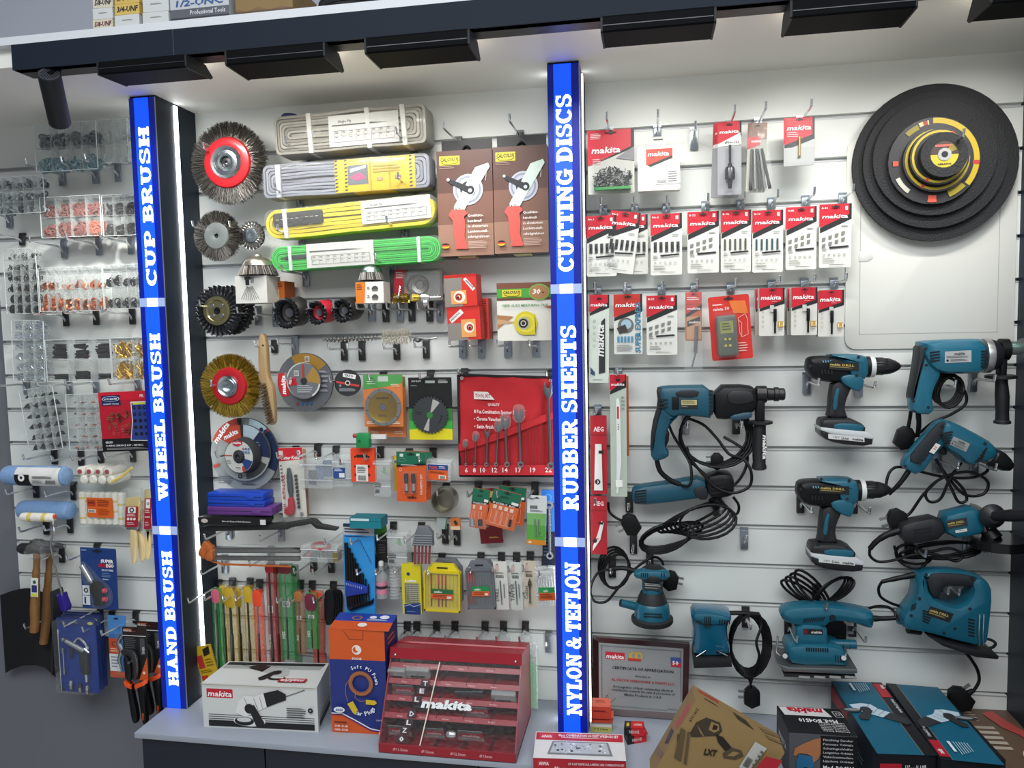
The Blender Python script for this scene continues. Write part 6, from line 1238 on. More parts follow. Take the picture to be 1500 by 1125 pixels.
drillcase('grey drill bit case with three red topped bits right of the yellow one',(683,822,724,892),.11,M('666a70',.4,name='grey_case_b'),(0,1,2),10,3,2)
drillcase('grey drill bit case behind the one with three red topped bits',(690,820,723,870),.06,M('6c7076',.4,name='grey_case'),(),2)
def whitecard(label,rect,ang,mcol,bitd,txt):
    def art(a): a.r(.1,.06,.4,.2,'c8b0a8');a.bars(.15,.27,.75,.34,n=10);a.fine(.12,.22,.88,.26,1,'4a4a48');a.t(txt,.3,.82,.08,'5a5a56',.02,None,0,'l',90);a.c(.3,.05,.06,'8a8a86',10)
    o,fr=card('bit_card',label,'drill bit',rect,.10,art,ang,.003,mcol,.002,slot=False);c,wd,h,u,v=fr;mb=MB()
    if bitd: mb.lathe([(.001,h*.14),(.0045,h*.06),(.0055,0),(.003,-h*.03),(.0022,-h*.1),(.0022,-h*.36),(.004,-h*.38)],M('6a5a44',.35,.8),12,(0,-.005,0),'z')
    else: mb.tube([(-wd*.05,-.004,h*.12),(wd*.05,-.004,-h*.38)],.0016,STEEL,6);mb.tube([(wd*.22,-.004,h*.05),(wd*.26,-.004,-h*.24)],.0012,STEEL,6)
    mb.build('bit',o);blister(o,fr,.05,.36,.95,.95,.008)
whitecard('white card with two slim bits, leftmost of three pale cards',(724,823,744,893),2,'dcdad2',False,'DRILL');whitecard('pale green edged card with one slim bit, middle of three pale cards',(748,824,765,893),1,'d0d6cc',False,'TAPPER');whitecard('cream card with a brown countersink bit, rightmost of three pale cards',(768,822,785,890),1,'cfc4ae',True,'Cutter')
def in6(e,wd,h,t):
    mb=MB();a=Art(mb,(-wd*.34,-.002,-h*.0),(wd*.82,0,0),(0,0,-h*.34),(0,-1,0));a.r(0,0,1,.42,'1c9a50');a.r(0,.42,1,1,'dc6428');a.t('uniko',.3,.34,.2,'e4ecd8',.03,.3,.1);a.fine(.08,.5,.9,.9,3,'7a2c10');mb.build('sticker',e)
    for k in range(6): m=MB();x=-wd*.38+wd*.14*k;m.tube([(x,t*.4,h*.25),(x,t*.4,-h*.42)],.0018,STEEL,6);m.build('drill',e)
clearbox('drill_box','clear case of silver drill bits beside the NYLON & TEFLON sign',(784,832,813,888),.10,.02,3,in6,'drill bit set',.12)
for x,y,s,L in ((601,820,'carrying the yellow and blue drill set box',.13),(648,821,'carrying the yellow drill bit case',.14),(705,820,'carrying the grey drill case with red topped bits',.13),(735,820,'carrying the white card with two slim bits',.12),(757,820,'carrying the pale green edged card',.12),(777,819,'carrying the cream card with countersink',.12),(799,826,'carrying the clear case with sticker',.12)): hook(x,y,s,L,True,h=.03)
# clear bags in the last row, mostly behind the red rack
for k,x in enumerate((597,611,640,667,711,738,770)):
    hook(x,921,'carrying the %s clear bag behind the red rack from the left' % ('first second third fourth fifth sixth last'.split()[k]),.10,True,h=.03)
    c,wd,h,u,v=frame((x-9,924,x+11,1000),.055);mb=MB();mb.prism(soft([(-wd/2,-h/2),(wd/2,-h/2),(wd*.46,h*.3),(wd*.2,h*.47),(-wd*.2,h*.47),(-wd*.48,h*.3)]),-.004,.01,HAZY,.003)
    o=mb.build('clear_bag');o.location=c;tag(o,'clear plastic bag hanging just above the red rack, %s of seven' % ('first second third fourth fifth sixth last'.split()[k]),'bag','clear bags behind the red rack')
hook(804,942,'with clear wrapper beside the NYLON & TEFLON sign',.05)
def a_gc(a): a.r(0,.12,1,1,'8cd89a');a.r(0,0,1,.12,'c8d8cc');a.r(.1,.2,.4,.24,'2a8a4a');a.fine(.2,.35,.5,.6,5,'6ab07a');a.r(.1,.72,.3,.78,'2a7a3a')
o,fr=card('green_bagged_card','pale green bagged card hanging right behind the red rack','card',(762,962,786,1036),.06,a_gc,0,.004,'9ad8a4',.002,slot=False);blister(o,fr,-.1,-.3,1.1,1.02,.01,HAZY)
# ---------------------------------------------------------------- things on the counter and the upper shelf
def tbox(name,label,cat,zt,zb,bl,br,fr,fl,m,art=None,group=None):
    """carton from the photo corners of its top at height zt, standing at zb; art(top, front, left, right)"""
    P=[on(*p,zt) for p in (fl,fr,br,bl)];c=(P[0]+P[1]+P[2]+P[3])/4;c.z=zb;T=[p-c for p in P];B=[Vector((p.x,p.y,0)) for p in T];mb=MB();mb.hexa(B,T,m)
    if art:
        A=lambda tl,tr,bl_: Art(mb,tl,tr-tl,bl_-tl,(bl_-tl).cross(tr-tl).normalized())
        art(A(T[3],T[2],T[0]),A(T[0],T[1],B[0]),A(T[3],T[0],B[3]),A(T[1],T[2],B[1]))
    o=mb.build(name);o.location=c;tag(o,label,cat,group);return o
ZC=-1.49
def gr_pic(a,x,y,s,k=1,rot=0,m1='1a1a1c',m2='d0d0cc',m3='e2e2de'):     # angle grinder drawing, s = size as share of the width
    r=a.ul/a.vl;cr,sr=math.cos(rot),math.sin(rot);W=lambda u,v: (x+(u*cr-v*sr)*s*k,y+(u*sr+v*cr)*s*r);P=lambda q: [W(u,v) for u,v in q]
    a.g(P([(-.5,.12),(-.42,-.12),(-.3,-.24),(-.1,-.22),(.1,-.3),(.16,-.02),(-.1,.1),(-.3,.2)]),m3);a.g(P([(.1,-.3),(.4,-.38),(.56,-.3),(.56,-.18),(.4,-.12),(.16,-.02)]),m1);a.l(P([(.55,-.25),(.95,-.4)]),.004*s/.3*a.ul,m1)
    a.c(*W(-.32,.28),.2*s,m1,20,ry=.09*s*r);a.c(*W(-.32,.25),.15*s,m2,20,ry=.05*s*r);a.g(P([(-.22,.0),(-.1,-.06),(.1,.3),(.02,.4),(-.08,.36)]),m1);a.c(*W(-.2,.02),.1*s,m1,16);a.l(P([(-.3,-.2),(-.2,.05)]),.0008,m1);a.l(P([(-.1,-.2),(-.02,.04)]),.0008,m1);a.l(P([(.02,-.24),(.08,.0)]),.0008,m1)
def w_art(t,f,l,r):
    f.r(.04,.12,.27,.32,'c01c30');f.brand(.05,.29,.13,'f4f0f0',.21)
    for y in (.69,.735,.78): f.r(.05,y,.97,y+.012,'1c1c1e')
    f.r(.05,.82,.97,.955,'17171a');f.c(.41,.81,.14,'e4e4e0',24,ry=.12);gr_pic(f,.5,.5,.42);f.fine(.74,.46,.92,.7,5,'3a3a3c');f.c(.945,.5,.022,'1e1e20',16,r0=.008);f.r(.0,0,1,.012,'9a8868')
    t.r(.02,.04,.98,.17,'1c1e22');t.r(.02,.18,.98,.34,'a0a4a2');gr_pic(t,.52,.5,.42,-1,0,'1a1a1c','d0d0cc','b9bcba');t.r(.7,.8,.96,.95,'b81c30');t.t('makita',.94,.84,.12,'e8dcdc',.03,.22,.2,'l',180)
    r.r(.1,.82,.95,.95,'17171a');[r.r(.1,y,.95,y+.012,'1c1c1e') for y in (.69,.735,.78)]
bz=on(299,1064.8,ZC);zt=at(295.3,1000,-bz.y).z
tbox('tool_carton','white carton with black stripe and angle grinder drawing at the left of the counter','box',zt,ZC,(335.5,968.6),(482,971.5),(464,1007),(295.3,1000),M('d2d4d0',.55,0,.03,8,name='white_cardboard'),w_art)
def ear(t,f,l,r):
    f.r(0,0,1,.29,'d2581e');f.r(0,.29,1,1,'20307a');f.g([(0,.83),(.2,.83),(.45,.9),(.7,.97),(1,.99),(1,1),(0,1)],'d2581e');f.l([(0,.815),(.2,.815),(.45,.88),(.7,.95),(1,.975)],.003,'e8e8ec');f.l([(0,.835),(.2,.835),(.45,.905),(.7,.97),(1,.99)],.0014,'b02838')
    f.l([(.25,.0),(.36,.075),(.36,.09),(.62,.09),(.62,0)],.0008,'6a2a10');f.c(.5,.19,.085,'f0e4dc');f.c(.48,.19,.05,'d2581e',a0=90,a1=330);f.t('FOCUS',.5,.285,.022,'f0e4dc',.04,.17,0,'c')
    for i,ch in enumerate('Soft PU Foam'):
        th=math.radians(118-5.1*i*2.05);f.t(ch,.55+.44*math.cos(th)*.62,.5-.135*math.sin(th),.035,'e8eaf4',.02,None,0,'c',math.degrees(th)-90)
    for i,ch in enumerate('Ear Plugs'):
        th=math.radians(-118+6.6*i*1.8);f.t(ch,.57+.42*math.cos(th)*.6,.7-.115*math.sin(th),.042,'e8eaf4',.025,None,0,'c',math.degrees(th)+90)
    f.c(.57,.5,.22,'9a5a34',r0=.15);f.c(.57,.5,.2,'b07448',r0=.185);f.l([(.36,.47),(.3,.52),(.29,.6),(.33,.68)],.0012,'a07a4a');f.l([(.48,.56),(.46,.64),(.55,.67),(.7,.66)],.0012,'a07a4a')
    f.g([(.32,.7),(.42,.67),(.5,.75),(.46,.8),(.42,.79)],'d8b828');f.g([(.66,.65),(.82,.655),(.85,.68),(.8,.7),(.65,.695)],'d8b828');f.c(.17,.76,.1,'e8eaf0',ry=.028);f.t('ANSI',.17,.772,.024,'20307a',.03,.13,0,'c')
    f.t('SNR 31dB',.08,.925,.02,'ece0d8',.02,.24);f.t('NRR 32dB',.08,.96,.02,'ece0d8',.02,.24);f.r(.07,.87,.3,.885,'6a2410');f.t('100 P',.84,.85,.018,'e8eaf4');f.c(.93,.965,.06,'e8e8ec',ry=.02,r0=.045)
    t.r(0,0,1,.5,'2440a0');t.r(0,.5,1,1,'d2581e');t.c(.36,.3,.09,'a06a3c',r0=.06);t.c(.82,.2,.08,'e4e6f0');t.c(.63,.24,.06,'e4e6f0');t.fine(.55,.36,.92,.46,2,'d8dcf0');t.c(.52,.72,.08,'f0e4dc')
    r.r(0,0,1,1,'1c2a6c');r.t('Soft PU Foam',.15,.42,.03,'d8dcf0',.02,None,0,'l',30);r.fine(.2,.1,.8,.2,2,'c0582a');r.fine(.15,.5,.9,.56,2,'d0d4e8')
bz=on(486.8,1071.6,ZC);zt=at(481,921,-bz.y).z
tbox('ear_plug_box','tall blue and orange box picturing yellow corded ear plugs','box',zt,ZC,(498,897),(581.4,901),(562.8,924),(481,921),M('20307a',.45,0,.03,name='blue_cardboard'),ear)
def a_bkl(a):
    a.r(0,0,1,1,'c8a41c');a.r(.05,.2,.4,.5,'b83424');a.r(.05,.66,.4,.95,'b83424');a.g([(.5,.08),(.9,.02),(.86,.2),(.5,.24)],'1c1a14');a.fine(.1,.54,.8,.62,2,'7a5c10');a.fine(.5,.3,.95,.5,3,'8a6a14')
o,fr=card('booklet','yellow and red printed card standing behind the left end of the white carton','card',(291,946,317,1010),.12,a_bkl,14,.004,'b8941c',.001,slot=False)
# red display rack
e=bpy.data.objects.new('display_rack',None);C.objects.link(e);bl,br=on(555.5,1102,ZC),on(756,1119,ZC);e.location=Vector(((bl.x+br.x)/2,-.2,ZC));tag(e,'red metal display rack with sloping clear front and five tiers on the counter','display rack');W2=(br.x-bl.x)/2;RK=M('960f22',.36,0,.03,coat=.2,name='red_rack_paint')
hz=at(570,964,.215).z-ZC;ht=at(574.6,948,.205).z-ZC;bt=at(586.5,933,.09).z-ZC
prof=[(-.112,.002),(-.112,.024),(-.012,hz),(-.006,ht),(.11,bt),(.118,bt-.006),(.118,.002)]
for s,n in ((-1,0),(1,0)):
    mb=MB();x0=s*W2;x1=s*(W2-.003);mb.layers([[(min(x0,x1),y,z) for y,z in prof],[(max(x0,x1),y,z) for y,z in prof]],RK,False);mb.build('side_panel',e)
mb=MB();mb.box(-W2,W2,.112,.118,.002,bt-.004,RK);mb.build('back_panel',e);mb=MB();mb.box(-W2,W2,-.108,.116,.0005,.006,RK);mb.build('base',e)
mb=MB();yy=[(-.014,hz),(-.007,ht+.001),(.05,ht+(bt-ht)*.5+.001),(.052,ht+(bt-ht)*.5+.004),(.112,bt+.003),(.112,bt-.002),(.05,ht+(bt-ht)*.5-.004),(-.003,ht-.004),(-.009,hz)];mb.layers([[(-W2-.001,y,z) for y,z in yy],[(W2+.001,y,z) for y,z in yy]],RK,False);mb.build('hood',e)
for s in (-1,1): m2=MB();m2.ball((s*(W2-.014),-.0125,hz+(ht-hz)*.35),.0035,CHROME,10);m2.build('screw',e)
FS=lambda t,o=0: Vector((0,-.112+.1*t-o,.024+(hz-.024)*t))       # along the sloping front
szs=['Ø1mm Ø1.5mm Ø2mm Ø2.5mm','Ø3mm Ø3.3mm Ø4mm Ø4.5mm Ø5mm','Ø5mm Ø6mm Ø7mm Ø8mm Ø8.5mm','Ø9mm Ø9.5mm Ø10mm Ø10.5mm Ø11mm','Ø11.5mm Ø12mm Ø12.5mm Ø13mm']
for k,t in enumerate((.86,.67,.47,.27,.0)):
    mb=MB();a,b=FS(t+.012,-.006),FS(t+.075,-.006);
    if k == 4: a,b=Vector((0,-.1125,.003)),Vector((0,-.1125,.0255))
    q=[Vector((-W2+.003,a.y,a.z)),Vector((W2-.003,a.y,a.z)),Vector((W2-.003,b.y,b.z)),Vector((-W2+.003,b.y,b.z))];mb.hexa(q,[p+Vector((0,.002,0)) for p in q],RK)
    mb.hexa([Vector((-W2+.003,a.y+.002,a.z)),Vector((W2-.003,a.y+.002,a.z)),Vector((W2-.003,.11,a.z-.002)),Vector((-W2+.003,.11,a.z-.002))],[Vector((-W2+.003,a.y+.002,a.z+.002)),Vector((W2-.003,a.y+.002,a.z+.002)),Vector((W2-.003,.11,a.z)),Vector((-W2+.003,.11,a.z))],RK)
    ar=Art(mb,q[3],q[2]-q[3],q[0]-q[3],(0,-1,0));ws=szs[k].split()
    for j,s in enumerate(ws): ar.t(s,.1+.86*j/len(ws),.7,.3,'e8b8bc',.01);ar.k -= ar.step
    mb.build('shelf',e)
    for j in range(1,5): m3=MB();x=-W2+2*W2*j/5;m3.hexa([Vector((x,a.y+.003,a.z+.001)),Vector((x,.1,a.z+.001)),Vector((x,.1,a.z+.02)),Vector((x,a.y+.003,b.z))],[Vector((x+.001,a.y+.003,a.z+.001)),Vector((x+.001,.1,a.z+.001)),Vector((x+.001,.1,a.z+.02)),Vector((x+.001,a.y+.003,b.z))],M('6e0e1a',.4));m3.build('divider',e)
mb=MB();q=[FS(0,.0015)+Vector((-W2+.002,0,0)),FS(0,.0015)+Vector((W2-.002,0,0)),FS(1,.0015)+Vector((W2-.002,0,0)),FS(1,.0015)+Vector((-W2+.002,0,0))];mb.hexa(q,[p+Vector((0,.0015,0)) for p in q],clear('acrylic_front','ffffff',.02,.08));ar=Art(mb,q[3],q[2]-q[3],q[0]-q[3],(0,-1,.5));ar.t('makita',.28,.555,.1,'dfe2e2',.05,.38,.22)
for s,x,y in (('0',.135,.96),('Z',.15,.86),('L',.175,.77),('D',.19,.67),('L',.215,.5),('E',.245,.4),('T',.265,.31)): ar.r(x-.005,y-.07,x+.06,y+.01,'2a1420');ar.t(s,x+.012,y-.005,.055,'d8d4d4',.03,.035);ar.k -= 2*ar.step
mb.build('clear_front',e)['label']='clear acrylic front with white lettering'
mb=MB();mb.tube([FS(.02,.004)+Vector((-W2*.38,0,0)),FS(.99,.004)+Vector((-W2*.22,0,0))],.0016,'e4dccc',6);mb.build('white_rod',e)
def rackpack(label,fx,t,wd_,dp,kind):
    a=FS(t+.012,-.006);o=bpy.data.objects.new('drill_pack',None);C.objects.link(o);o.location=e.location+Vector((-W2+2*W2*fx,-.112+.1*t+.035,a.z+.0085));o.rotation_euler=(.5,0,0);tag(o,label,'drill bit pack','packs in the red display rack');h=.03;m2=MB()
    if kind == 0:
        m2.prism(rounded(-wd_/2,wd_/2,-h/2+.012,h/2+.012,.002,2),-.001,.001,M('5a5a58',.5));ar=Art(m2,(-wd_/2,-.001,h/2+.012),(wd_,0,0),(0,0,-h),(0,-1,0));ar.g([(.0,.3),(1,.2),(1,.8),(.1,.85)],'b01a2c');ar.brand(.15,.7,.3,'e8dada',.7);m2.build('card',o);m3=MB();m3.prism(rounded(-wd_/2-.002,wd_/2+.002,-h/2+.01,-h/2+.02,.002,2),-.006,.0,FILM,.002);m3.build('wrap',o)
    elif kind == 1: m2.prism(rounded(-wd_/2,wd_/2,-h/2+.01,h/2+.012,.004,2),-.01,.004,HAZY,.002);m2.build('shell',o);m3=MB();m3.prism(rounded(-wd_*.3,wd_*.3,h*.1,h*.3,.002,2),-.011,-.0095,'2a2a30');m3.build('hang_slot',o)
    elif kind == 2: m2.prism([(-wd_/2,0),(wd_/2,.004),(wd_/2,.022),(-wd_/2,.016)],-.002,.002,M('50535a',.35,.5),.0005);m2.build('pouch',o)
    else: m2.lathe([(.001,-.012),(.006,-.012),(.0095,-.006),(.0095,.006),(.006,.012),(.001,.012)],CHROME,20,(0,-.004,.014),'x');m2.build('chuck',o)
for args in (('clear moulded pack at the left end of the top tier of the red rack',.06,.67,.045,0,1),('clear moulded pack second from left on the second tier of the red rack',.22,.69,.06,0,1),('clear crumpled pack in the top left of the red rack',.15,.86,.055,0,1),('red labelled pack at the left end of the third tier of the red rack',.12,.47,.055,0,0),('black pouch behind the big white lettering of the red rack',.62,.47,.07,0,2),('clear pack at the right end of the third tier of the red rack',.88,.47,.06,0,1),
             ('clear bagged pack near the left of the fourth tier of the red rack',.3,.27,.055,0,2),('red labelled pack right of centre on the fourth tier of the red rack',.68,.27,.06,0,0),('red labelled pack at the bottom left of the red rack',.13,.0,.055,0,0),('red labelled pack beside the white rod on the bottom tier',.39,.0,.05,0,0),('round chrome chuck on the bottom tier of the red rack',.52,.0,.04,0,3),('red labelled pack right of the chrome chuck on the bottom tier',.66,.0,.06,0,0)): rackpack(*args)
# socket wrench set box at the foot of the second post
def aiwa(t,f,l,r):
    for a in (t,f): a.r(0,0,1,1,'dcdad6')
    t.r(.01,.03,.99,.32,'bc2030');t.r(.05,.08,.2,.27,'c83a48');t.t('AIWA',.07,.24,.1,'f0e4e4',.03,.12);t.t('40pcs COMBINATION SOCKET WRENCH SET',.26,.18,.1,'f0e0e0',.03,.68);t.fine(.3,.21,.9,.29,1,'e0a8ac')
    t.g([(.2,.38),(.82,.38),(.86,.86),(.15,.86)],'7c8084');t.g([(.22,.42),(.8,.42),(.83,.82),(.18,.82)],'b8bcbe');q=random.Random(2)
    for i in range(40): t.c(.22+.56*q.random(),.46+.32*q.random(),q.uniform(.006,.02),('55595e','8a8e92','e0e2e2')[i % 3],8);t.k -= t.step
    t.nx();t.l([(.35,.4),(.42,.6),(.35,.85)],.001,'f4f4f4');f.r(.0,.0,1,1,'b01c2c');f.r(.05,.16,.18,.5,'c03a46');f.t('AIWA',.06,.45,.22,'f0e4e4',.03,.11);f.t('40pcs',.22,.8,.3,'ecdcdc',.03,.13);f.t('1/4" & 3/8" DRIVE S.A.E. & METRIC SIZE COMBINATION SET',.38,.4,.15,'ecdcdc',.02,.6)
tbox('socket_set_box','red and white socket wrench set box at the foot of the centre post','box',-1.455,ZC,(785,1071.6),(913,1076),(917,1113.6),(781,1110),M('c8c4c0',.5),aiwa)
# small boxes
def sm(t,f,l,r): f.r(0,.1,1,.5,'d8d0c8');f.r(0,.5,1,1,'b8b45a');f.t('7" X 3.0mm',.12,.8,.2,'222222',.02,.7);t.r(0,0,1,1,'d8503c')
z0=ZC;tbox('small_box','small yellow and white labelled box under two red ones right of the centre post','box',-1.464,ZC,(867,1047),(897,1048),(896,1058),(866,1057),M('c8c060',.5),sm)
def sm2(t,f,l,r): f.r(0,0,1,1,'c8402c');f.fine(.1,.3,.9,.6,1,'7a1c14');t.r(0,0,1,1,'e06a50');t.fine(.2,.3,.8,.6,2,'9a2a1c')
tbox('small_box','small red box between the yellow labelled box and the open red box','box',-1.4505,-1.4635,(867,1040),(899,1041),(897,1052),(866,1051),M('b83a28',.5),sm2)
tbox('small_box','open red box topmost of the little pile right of the centre post','box',-1.42,-1.45,(868,1022),(894,1023),(895,1036),(866,1035),M('d8583e',.5),sm2)
def lock(t,f,l,r):
    for a in (t,f): a.r(0,0,.35,1,'17171a');a.r(.35,0,1,1,'c81c24')
    t.r(.12,.35,.26,.8,'d8b820');t.c(.19,.35,.06,'d8b820',14,r0=.04);t.t('LOCKING',.5,.7,.3,'f0d8d0',.03,.4);f.t('PADLOCK',.25,.7,.4,'d8d0d0',.02,.5)
tbox('padlock_box','small red and black box with yellow padlock, top of two','box',-1.452,-1.4705,(915,1056),(943,1057),(944,1067),(914,1066),M('1a1a1c',.5),lock)
tbox('padlock_box','small red and black box turned slightly, under the padlock box','box',-1.471,ZC,(914,1068),(944,1064),(947,1075),(919,1080),M('1a1a1c',.5),lock)
# framed certificate
T=Thing('framed_certificate','dark red framed silver certificate of appreciation leaning on the wall','certificate',939,990,.05)
TL,TR,BR,BL=T.q(868.5,932,.03),T.q(1010,942,.03),T.q(1007,1051,.055),T.q(869.5,1044,.055);sink=-(BL.z+T.o.z-ZC)+.001;BL.z += sink;BR.z=BL.z;WOOD=M('30090e',.35,0,.1,20,coat=.5,name='dark_red_wood');N=(BL-TL).cross(TR-TL).normalized()
if N.y > 0: N=-N
mb=MB();f=lambda x,y,n=0: TL*(1-x)*(1-y)+TR*x*(1-y)+BR*x*y+BL*(1-x)*y+N*n
for q in (((0,0),(1,0),(.94,.075),(.06,.075)),((1,0),(1,1),(.94,.925),(.94,.075)),((1,1),(0,1),(.06,.925),(.94,.925)),((0,1),(0,0),(.06,.075),(.06,.925))): mb.hexa([f(*p,.002 if 0 < p[0] < 1 else .008) for p in q],[f(*p,-.012) for p in q],WOOD)
T.part(mb,'frame');mb=MB();SILV2=M('a0a2a2',.4,.35,.03,4,name='silver_plate');q=((.055,.07),(.945,.07),(.945,.93),(.055,.93));mb.hexa([f(*p,.0015) for p in q],[f(*p,-.004) for p in q],SILV2);a=Art(mb,f(.06,.075,.0016),f(.94,.075)-f(.06,.075),f(.06,.925)-f(.06,.075),N)
for s in (0,1):
    for k in range(44): x=.03+.022*k;a.c(x,.045+.91*s,.009,'4a4c4e',8,r0=.005);a.k -= a.step
    for k in range(34): y=.05+.027*k;a.c(.035+.93*s,y,.009,'4a4c4e',8,r0=.005);a.k -= a.step
a.nx();a.r(.08,.13,.31,.24,'c01c30');a.brand(.09,.225,.065,'f2eaea',.21);a.c(.42,.16,.045,'c8a83a',r0=.025);a.c(.48,.16,.045,'c8a83a',r0=.025);a.r(.36,.13,.38,.21,'c8a83a');a.r(.35,.2,.5,.24,'b83428');a.r(.85,.14,.97,.22,'3a4a8a');a.r(.85,.22,.97,.28,'b82838');a.t('50',.87,.25,.06,'f0e8e8',.02,.07)
for s,y,h_,w_,m,sh in (('CERTIFICATE OF APPRECIATION',.38,.042,.72,'101214',0),('Awarded to',.48,.032,.18,'3a3c3e',.25),('AL DECOR HARDWARE & PAINTS LLC',.56,.038,.74,'a02430',0),('In recognition of their outstanding efforts &',.66,.034,.7,'2e3032',.25),('contribution towards the sales & promotion of',.71,.034,.74,'2e3032',.25),('Makita Products in U.A.E.',.77,.034,.44,'2e3032',.25),('4 April 2012',.93,.02,.12,'2e3032',.2)): a.t(s,.52 if s[0] != '4' else .86,y,h_,m,.02,w_,sh,'c')
a.l([(.06,.86),(.1,.78),(.14,.9),(.2,.82)],.001,'2a2c2e');T.part(mb,'plate')
# leaning brown drill carton, on a low bench in front of the counter
KR=M('8e7448',.7,0,.06,15,name='kraft_cardboard');P0,E1,E2=at(1018.8,1027.5,.48),at(1149.4,1103,.48),at(957,1124.6,.485);A0=at(1016.4,1002.7,.405);u=E1-P0;v=(E2-P0)*1.14;v -= u*(v.dot(u)/u.dot(u));n=A0-P0;n -= u*(n.dot(u)/u.dot(u));n -= v*(n.dot(v)/v.dot(v));low=(P0+u+v).z
mb=MB();mb.box(-.02,1.4,-.80,-.33,-2.239,low-.002,NAVY);o=mb.build('front_bench');tag(o,'navy bench in front of the counter, below the picture edge','bench')
mb=MB();Z0=Vector((0,0,0));mb.hexa([Z0,u,u+v,v],[n,u+n,u+v+n,v+n],KR);a=Art(mb,Z0,u*.78,v*.65,-n.normalized())
a.t('BTP140Z',.09,.34,.05,'2a2418',.01,None,0,'l',90);a.g([(.14,.3),(.22,.14),(.4,.1),(.48,.2),(.46,.32),(.34,.42),(.24,.52),(.18,.56),(.14,.5)],'3a3224');a.g([(.3,.16),(.4,.14),(.44,.22),(.4,.3),(.32,.3)],'8e7448');a.g([(.34,.18),(.4,.17),(.41,.23),(.36,.27)],'1c1810');[a.l([(.17+.03*k,.33+.02*k),(.27+.03*k,.43+.01*k)],.0012,'8a7048') for k in range(3)]
a.g([(.42,.3),(.52,.28),(.68,.36),(.74,.36),(.72,.46),(.62,.46),(.5,.4)],'1e1a12');a.g([(.68,.36),(.8,.32),(.86,.38),(.8,.5),(.66,.58),(.62,.52)],'4a4030');a.g([(.72,.4),(.8,.37),(.76,.47),(.68,.52)],'8e7448')
a.t('LXT',.42,.7,.1,'241e14',.05,.16,.2,'l',25);a.g([(0,.5),(.07,.5),(.22,1),(.12,1)],'5a4a30');a.g([(.0,.62),(.04,.62),(.06,.76)],'4a3c28');a.g([(.1,.5),(.13,.48),(.3,1),(.26,1)],'5a4a30')
a=Art(mb,Z0,u,v,-n.normalized(),.004)
a.g([(.695,.045),(.825,.046),(.79,.35),(.685,.38)],'b4b4ac');a.bars(.7,.22,.76,.33,n=12);a.fine(.77,.08,.81,.3,4,'55554f');a.g([(.83,.1),(.985,.05),(.985,.6),(.68,.62),(.69,.42),(.8,.36)],'a8202a');a.brand(.8,.5,.08,'e8dcd4',.2,25)
a=Art(mb,n,u,-n,-v.normalized());a.r(.06,.1,.3,.26,'a8302a');a.fine(.12,.45,.3,.6,1,'3a3020');a.g([(.45,.3),(.6,.35),(.68,.7),(.5,.6)],'3a3020');a.g([(.76,.3),(1,.1),(1,.25),(.8,.5)],'7a6440');a.g([(.8,.6),(1,.45),(1,.6),(.84,.75)],'7a6440')
a=Art(mb,n,-n,v,-u.normalized());a.r(.5,.12,.85,.4,'b04034');a.g([(.3,.5),(.7,.46),(.8,.6),(.5,.66)],'3a3020');a.g([(.1,.8),(.9,.7),(.9,.76),(.1,.88)],'7a6440')
o=mb.build('tool_carton');o.location=P0;tag(o,'tilted brown cardboard drill carton with black drill drawing in front of the counter','box')
# sander carton
def bo(t,f,l,r):
    t.r(0,0,1,1,'131316');t.g([(.02,.02),(.72,.02),(.8,.34),(.06,.34)],'d2d0ce');t.t('makita',.7,.05,.2,'b81c30',.05,.56,.1,'l',180);t.t('Mod. BO4510',.84,.46,.13,'e4e4e2',.03,.6,0,'l',180);t.l([(.84,.14),(.96,.14),(.98,.34),(.86,.34),(.84,.14)],.0012,'e0e0de');t.l([(.88,.2),(.93,.2),(.94,.28),(.89,.28),(.88,.2)],.0012,'e0e0de')
    for k,s in enumerate(('Lijadora Orbital','Vlakschuurmachine','Levigatrice Orbitale','Schwingschleifer','Ponceuse Orbitale','Finishing Sander')): t.t(s,.92,.62+.065*(k-.6),.045,'c8c8c6',.015,.4,0,'l',180)
    f.r(0,0,1,1,'55585c');f.r(.46,.03,1,1,'131316')
    for k,s in enumerate(('Finishing Sander','Ponceuse Orbitale','Schwingschleifer','Levigatrice Orbitale','Vlakschuurmachine','Lijadora Orbital')): f.t(s,.5,.13+.085*k,.045,'c8c8c6',.015,.44)
    f.t('Mod. BO4510',.5,.7,.075,'ecece8',.03,.46);f.r(.46,.76,1,1,'a0b4c4');f.c(.7,.92,.1,'2a6a9a',16,ry=.06);SK='b0744e'
    f.g([(.08,.3),(.2,.2),(.36,.1),(.46,.06),(.46,.4),(.42,.5),(.36,.58),(.3,.55),(.33,.44),(.24,.4),(.14,.4),(.1,.46),(.06,.44)],SK);f.g([(.14,.42),(.34,.44),(.36,.62),(.3,.9),(.12,.9),(.1,.6)],'2a6a94');f.g([(.02,.82),(.44,.82),(.44,1),(.02,1)],'2a6a94');f.c(.24,.75,.06,'1c1c1e',12)
    l.r(0,0,1,1,'17171a');l.t('MAKITA',.2,.5,.12,'c8c8c6',.02,.6)
tbox('tool_carton','black and white sander carton with hand and sander picture, right of the brown carton','box',-1.38,ZC,(1138,1034),(1230,1039),(1256,1078),(1156,1073),M('1a1a1d',.5),bo)
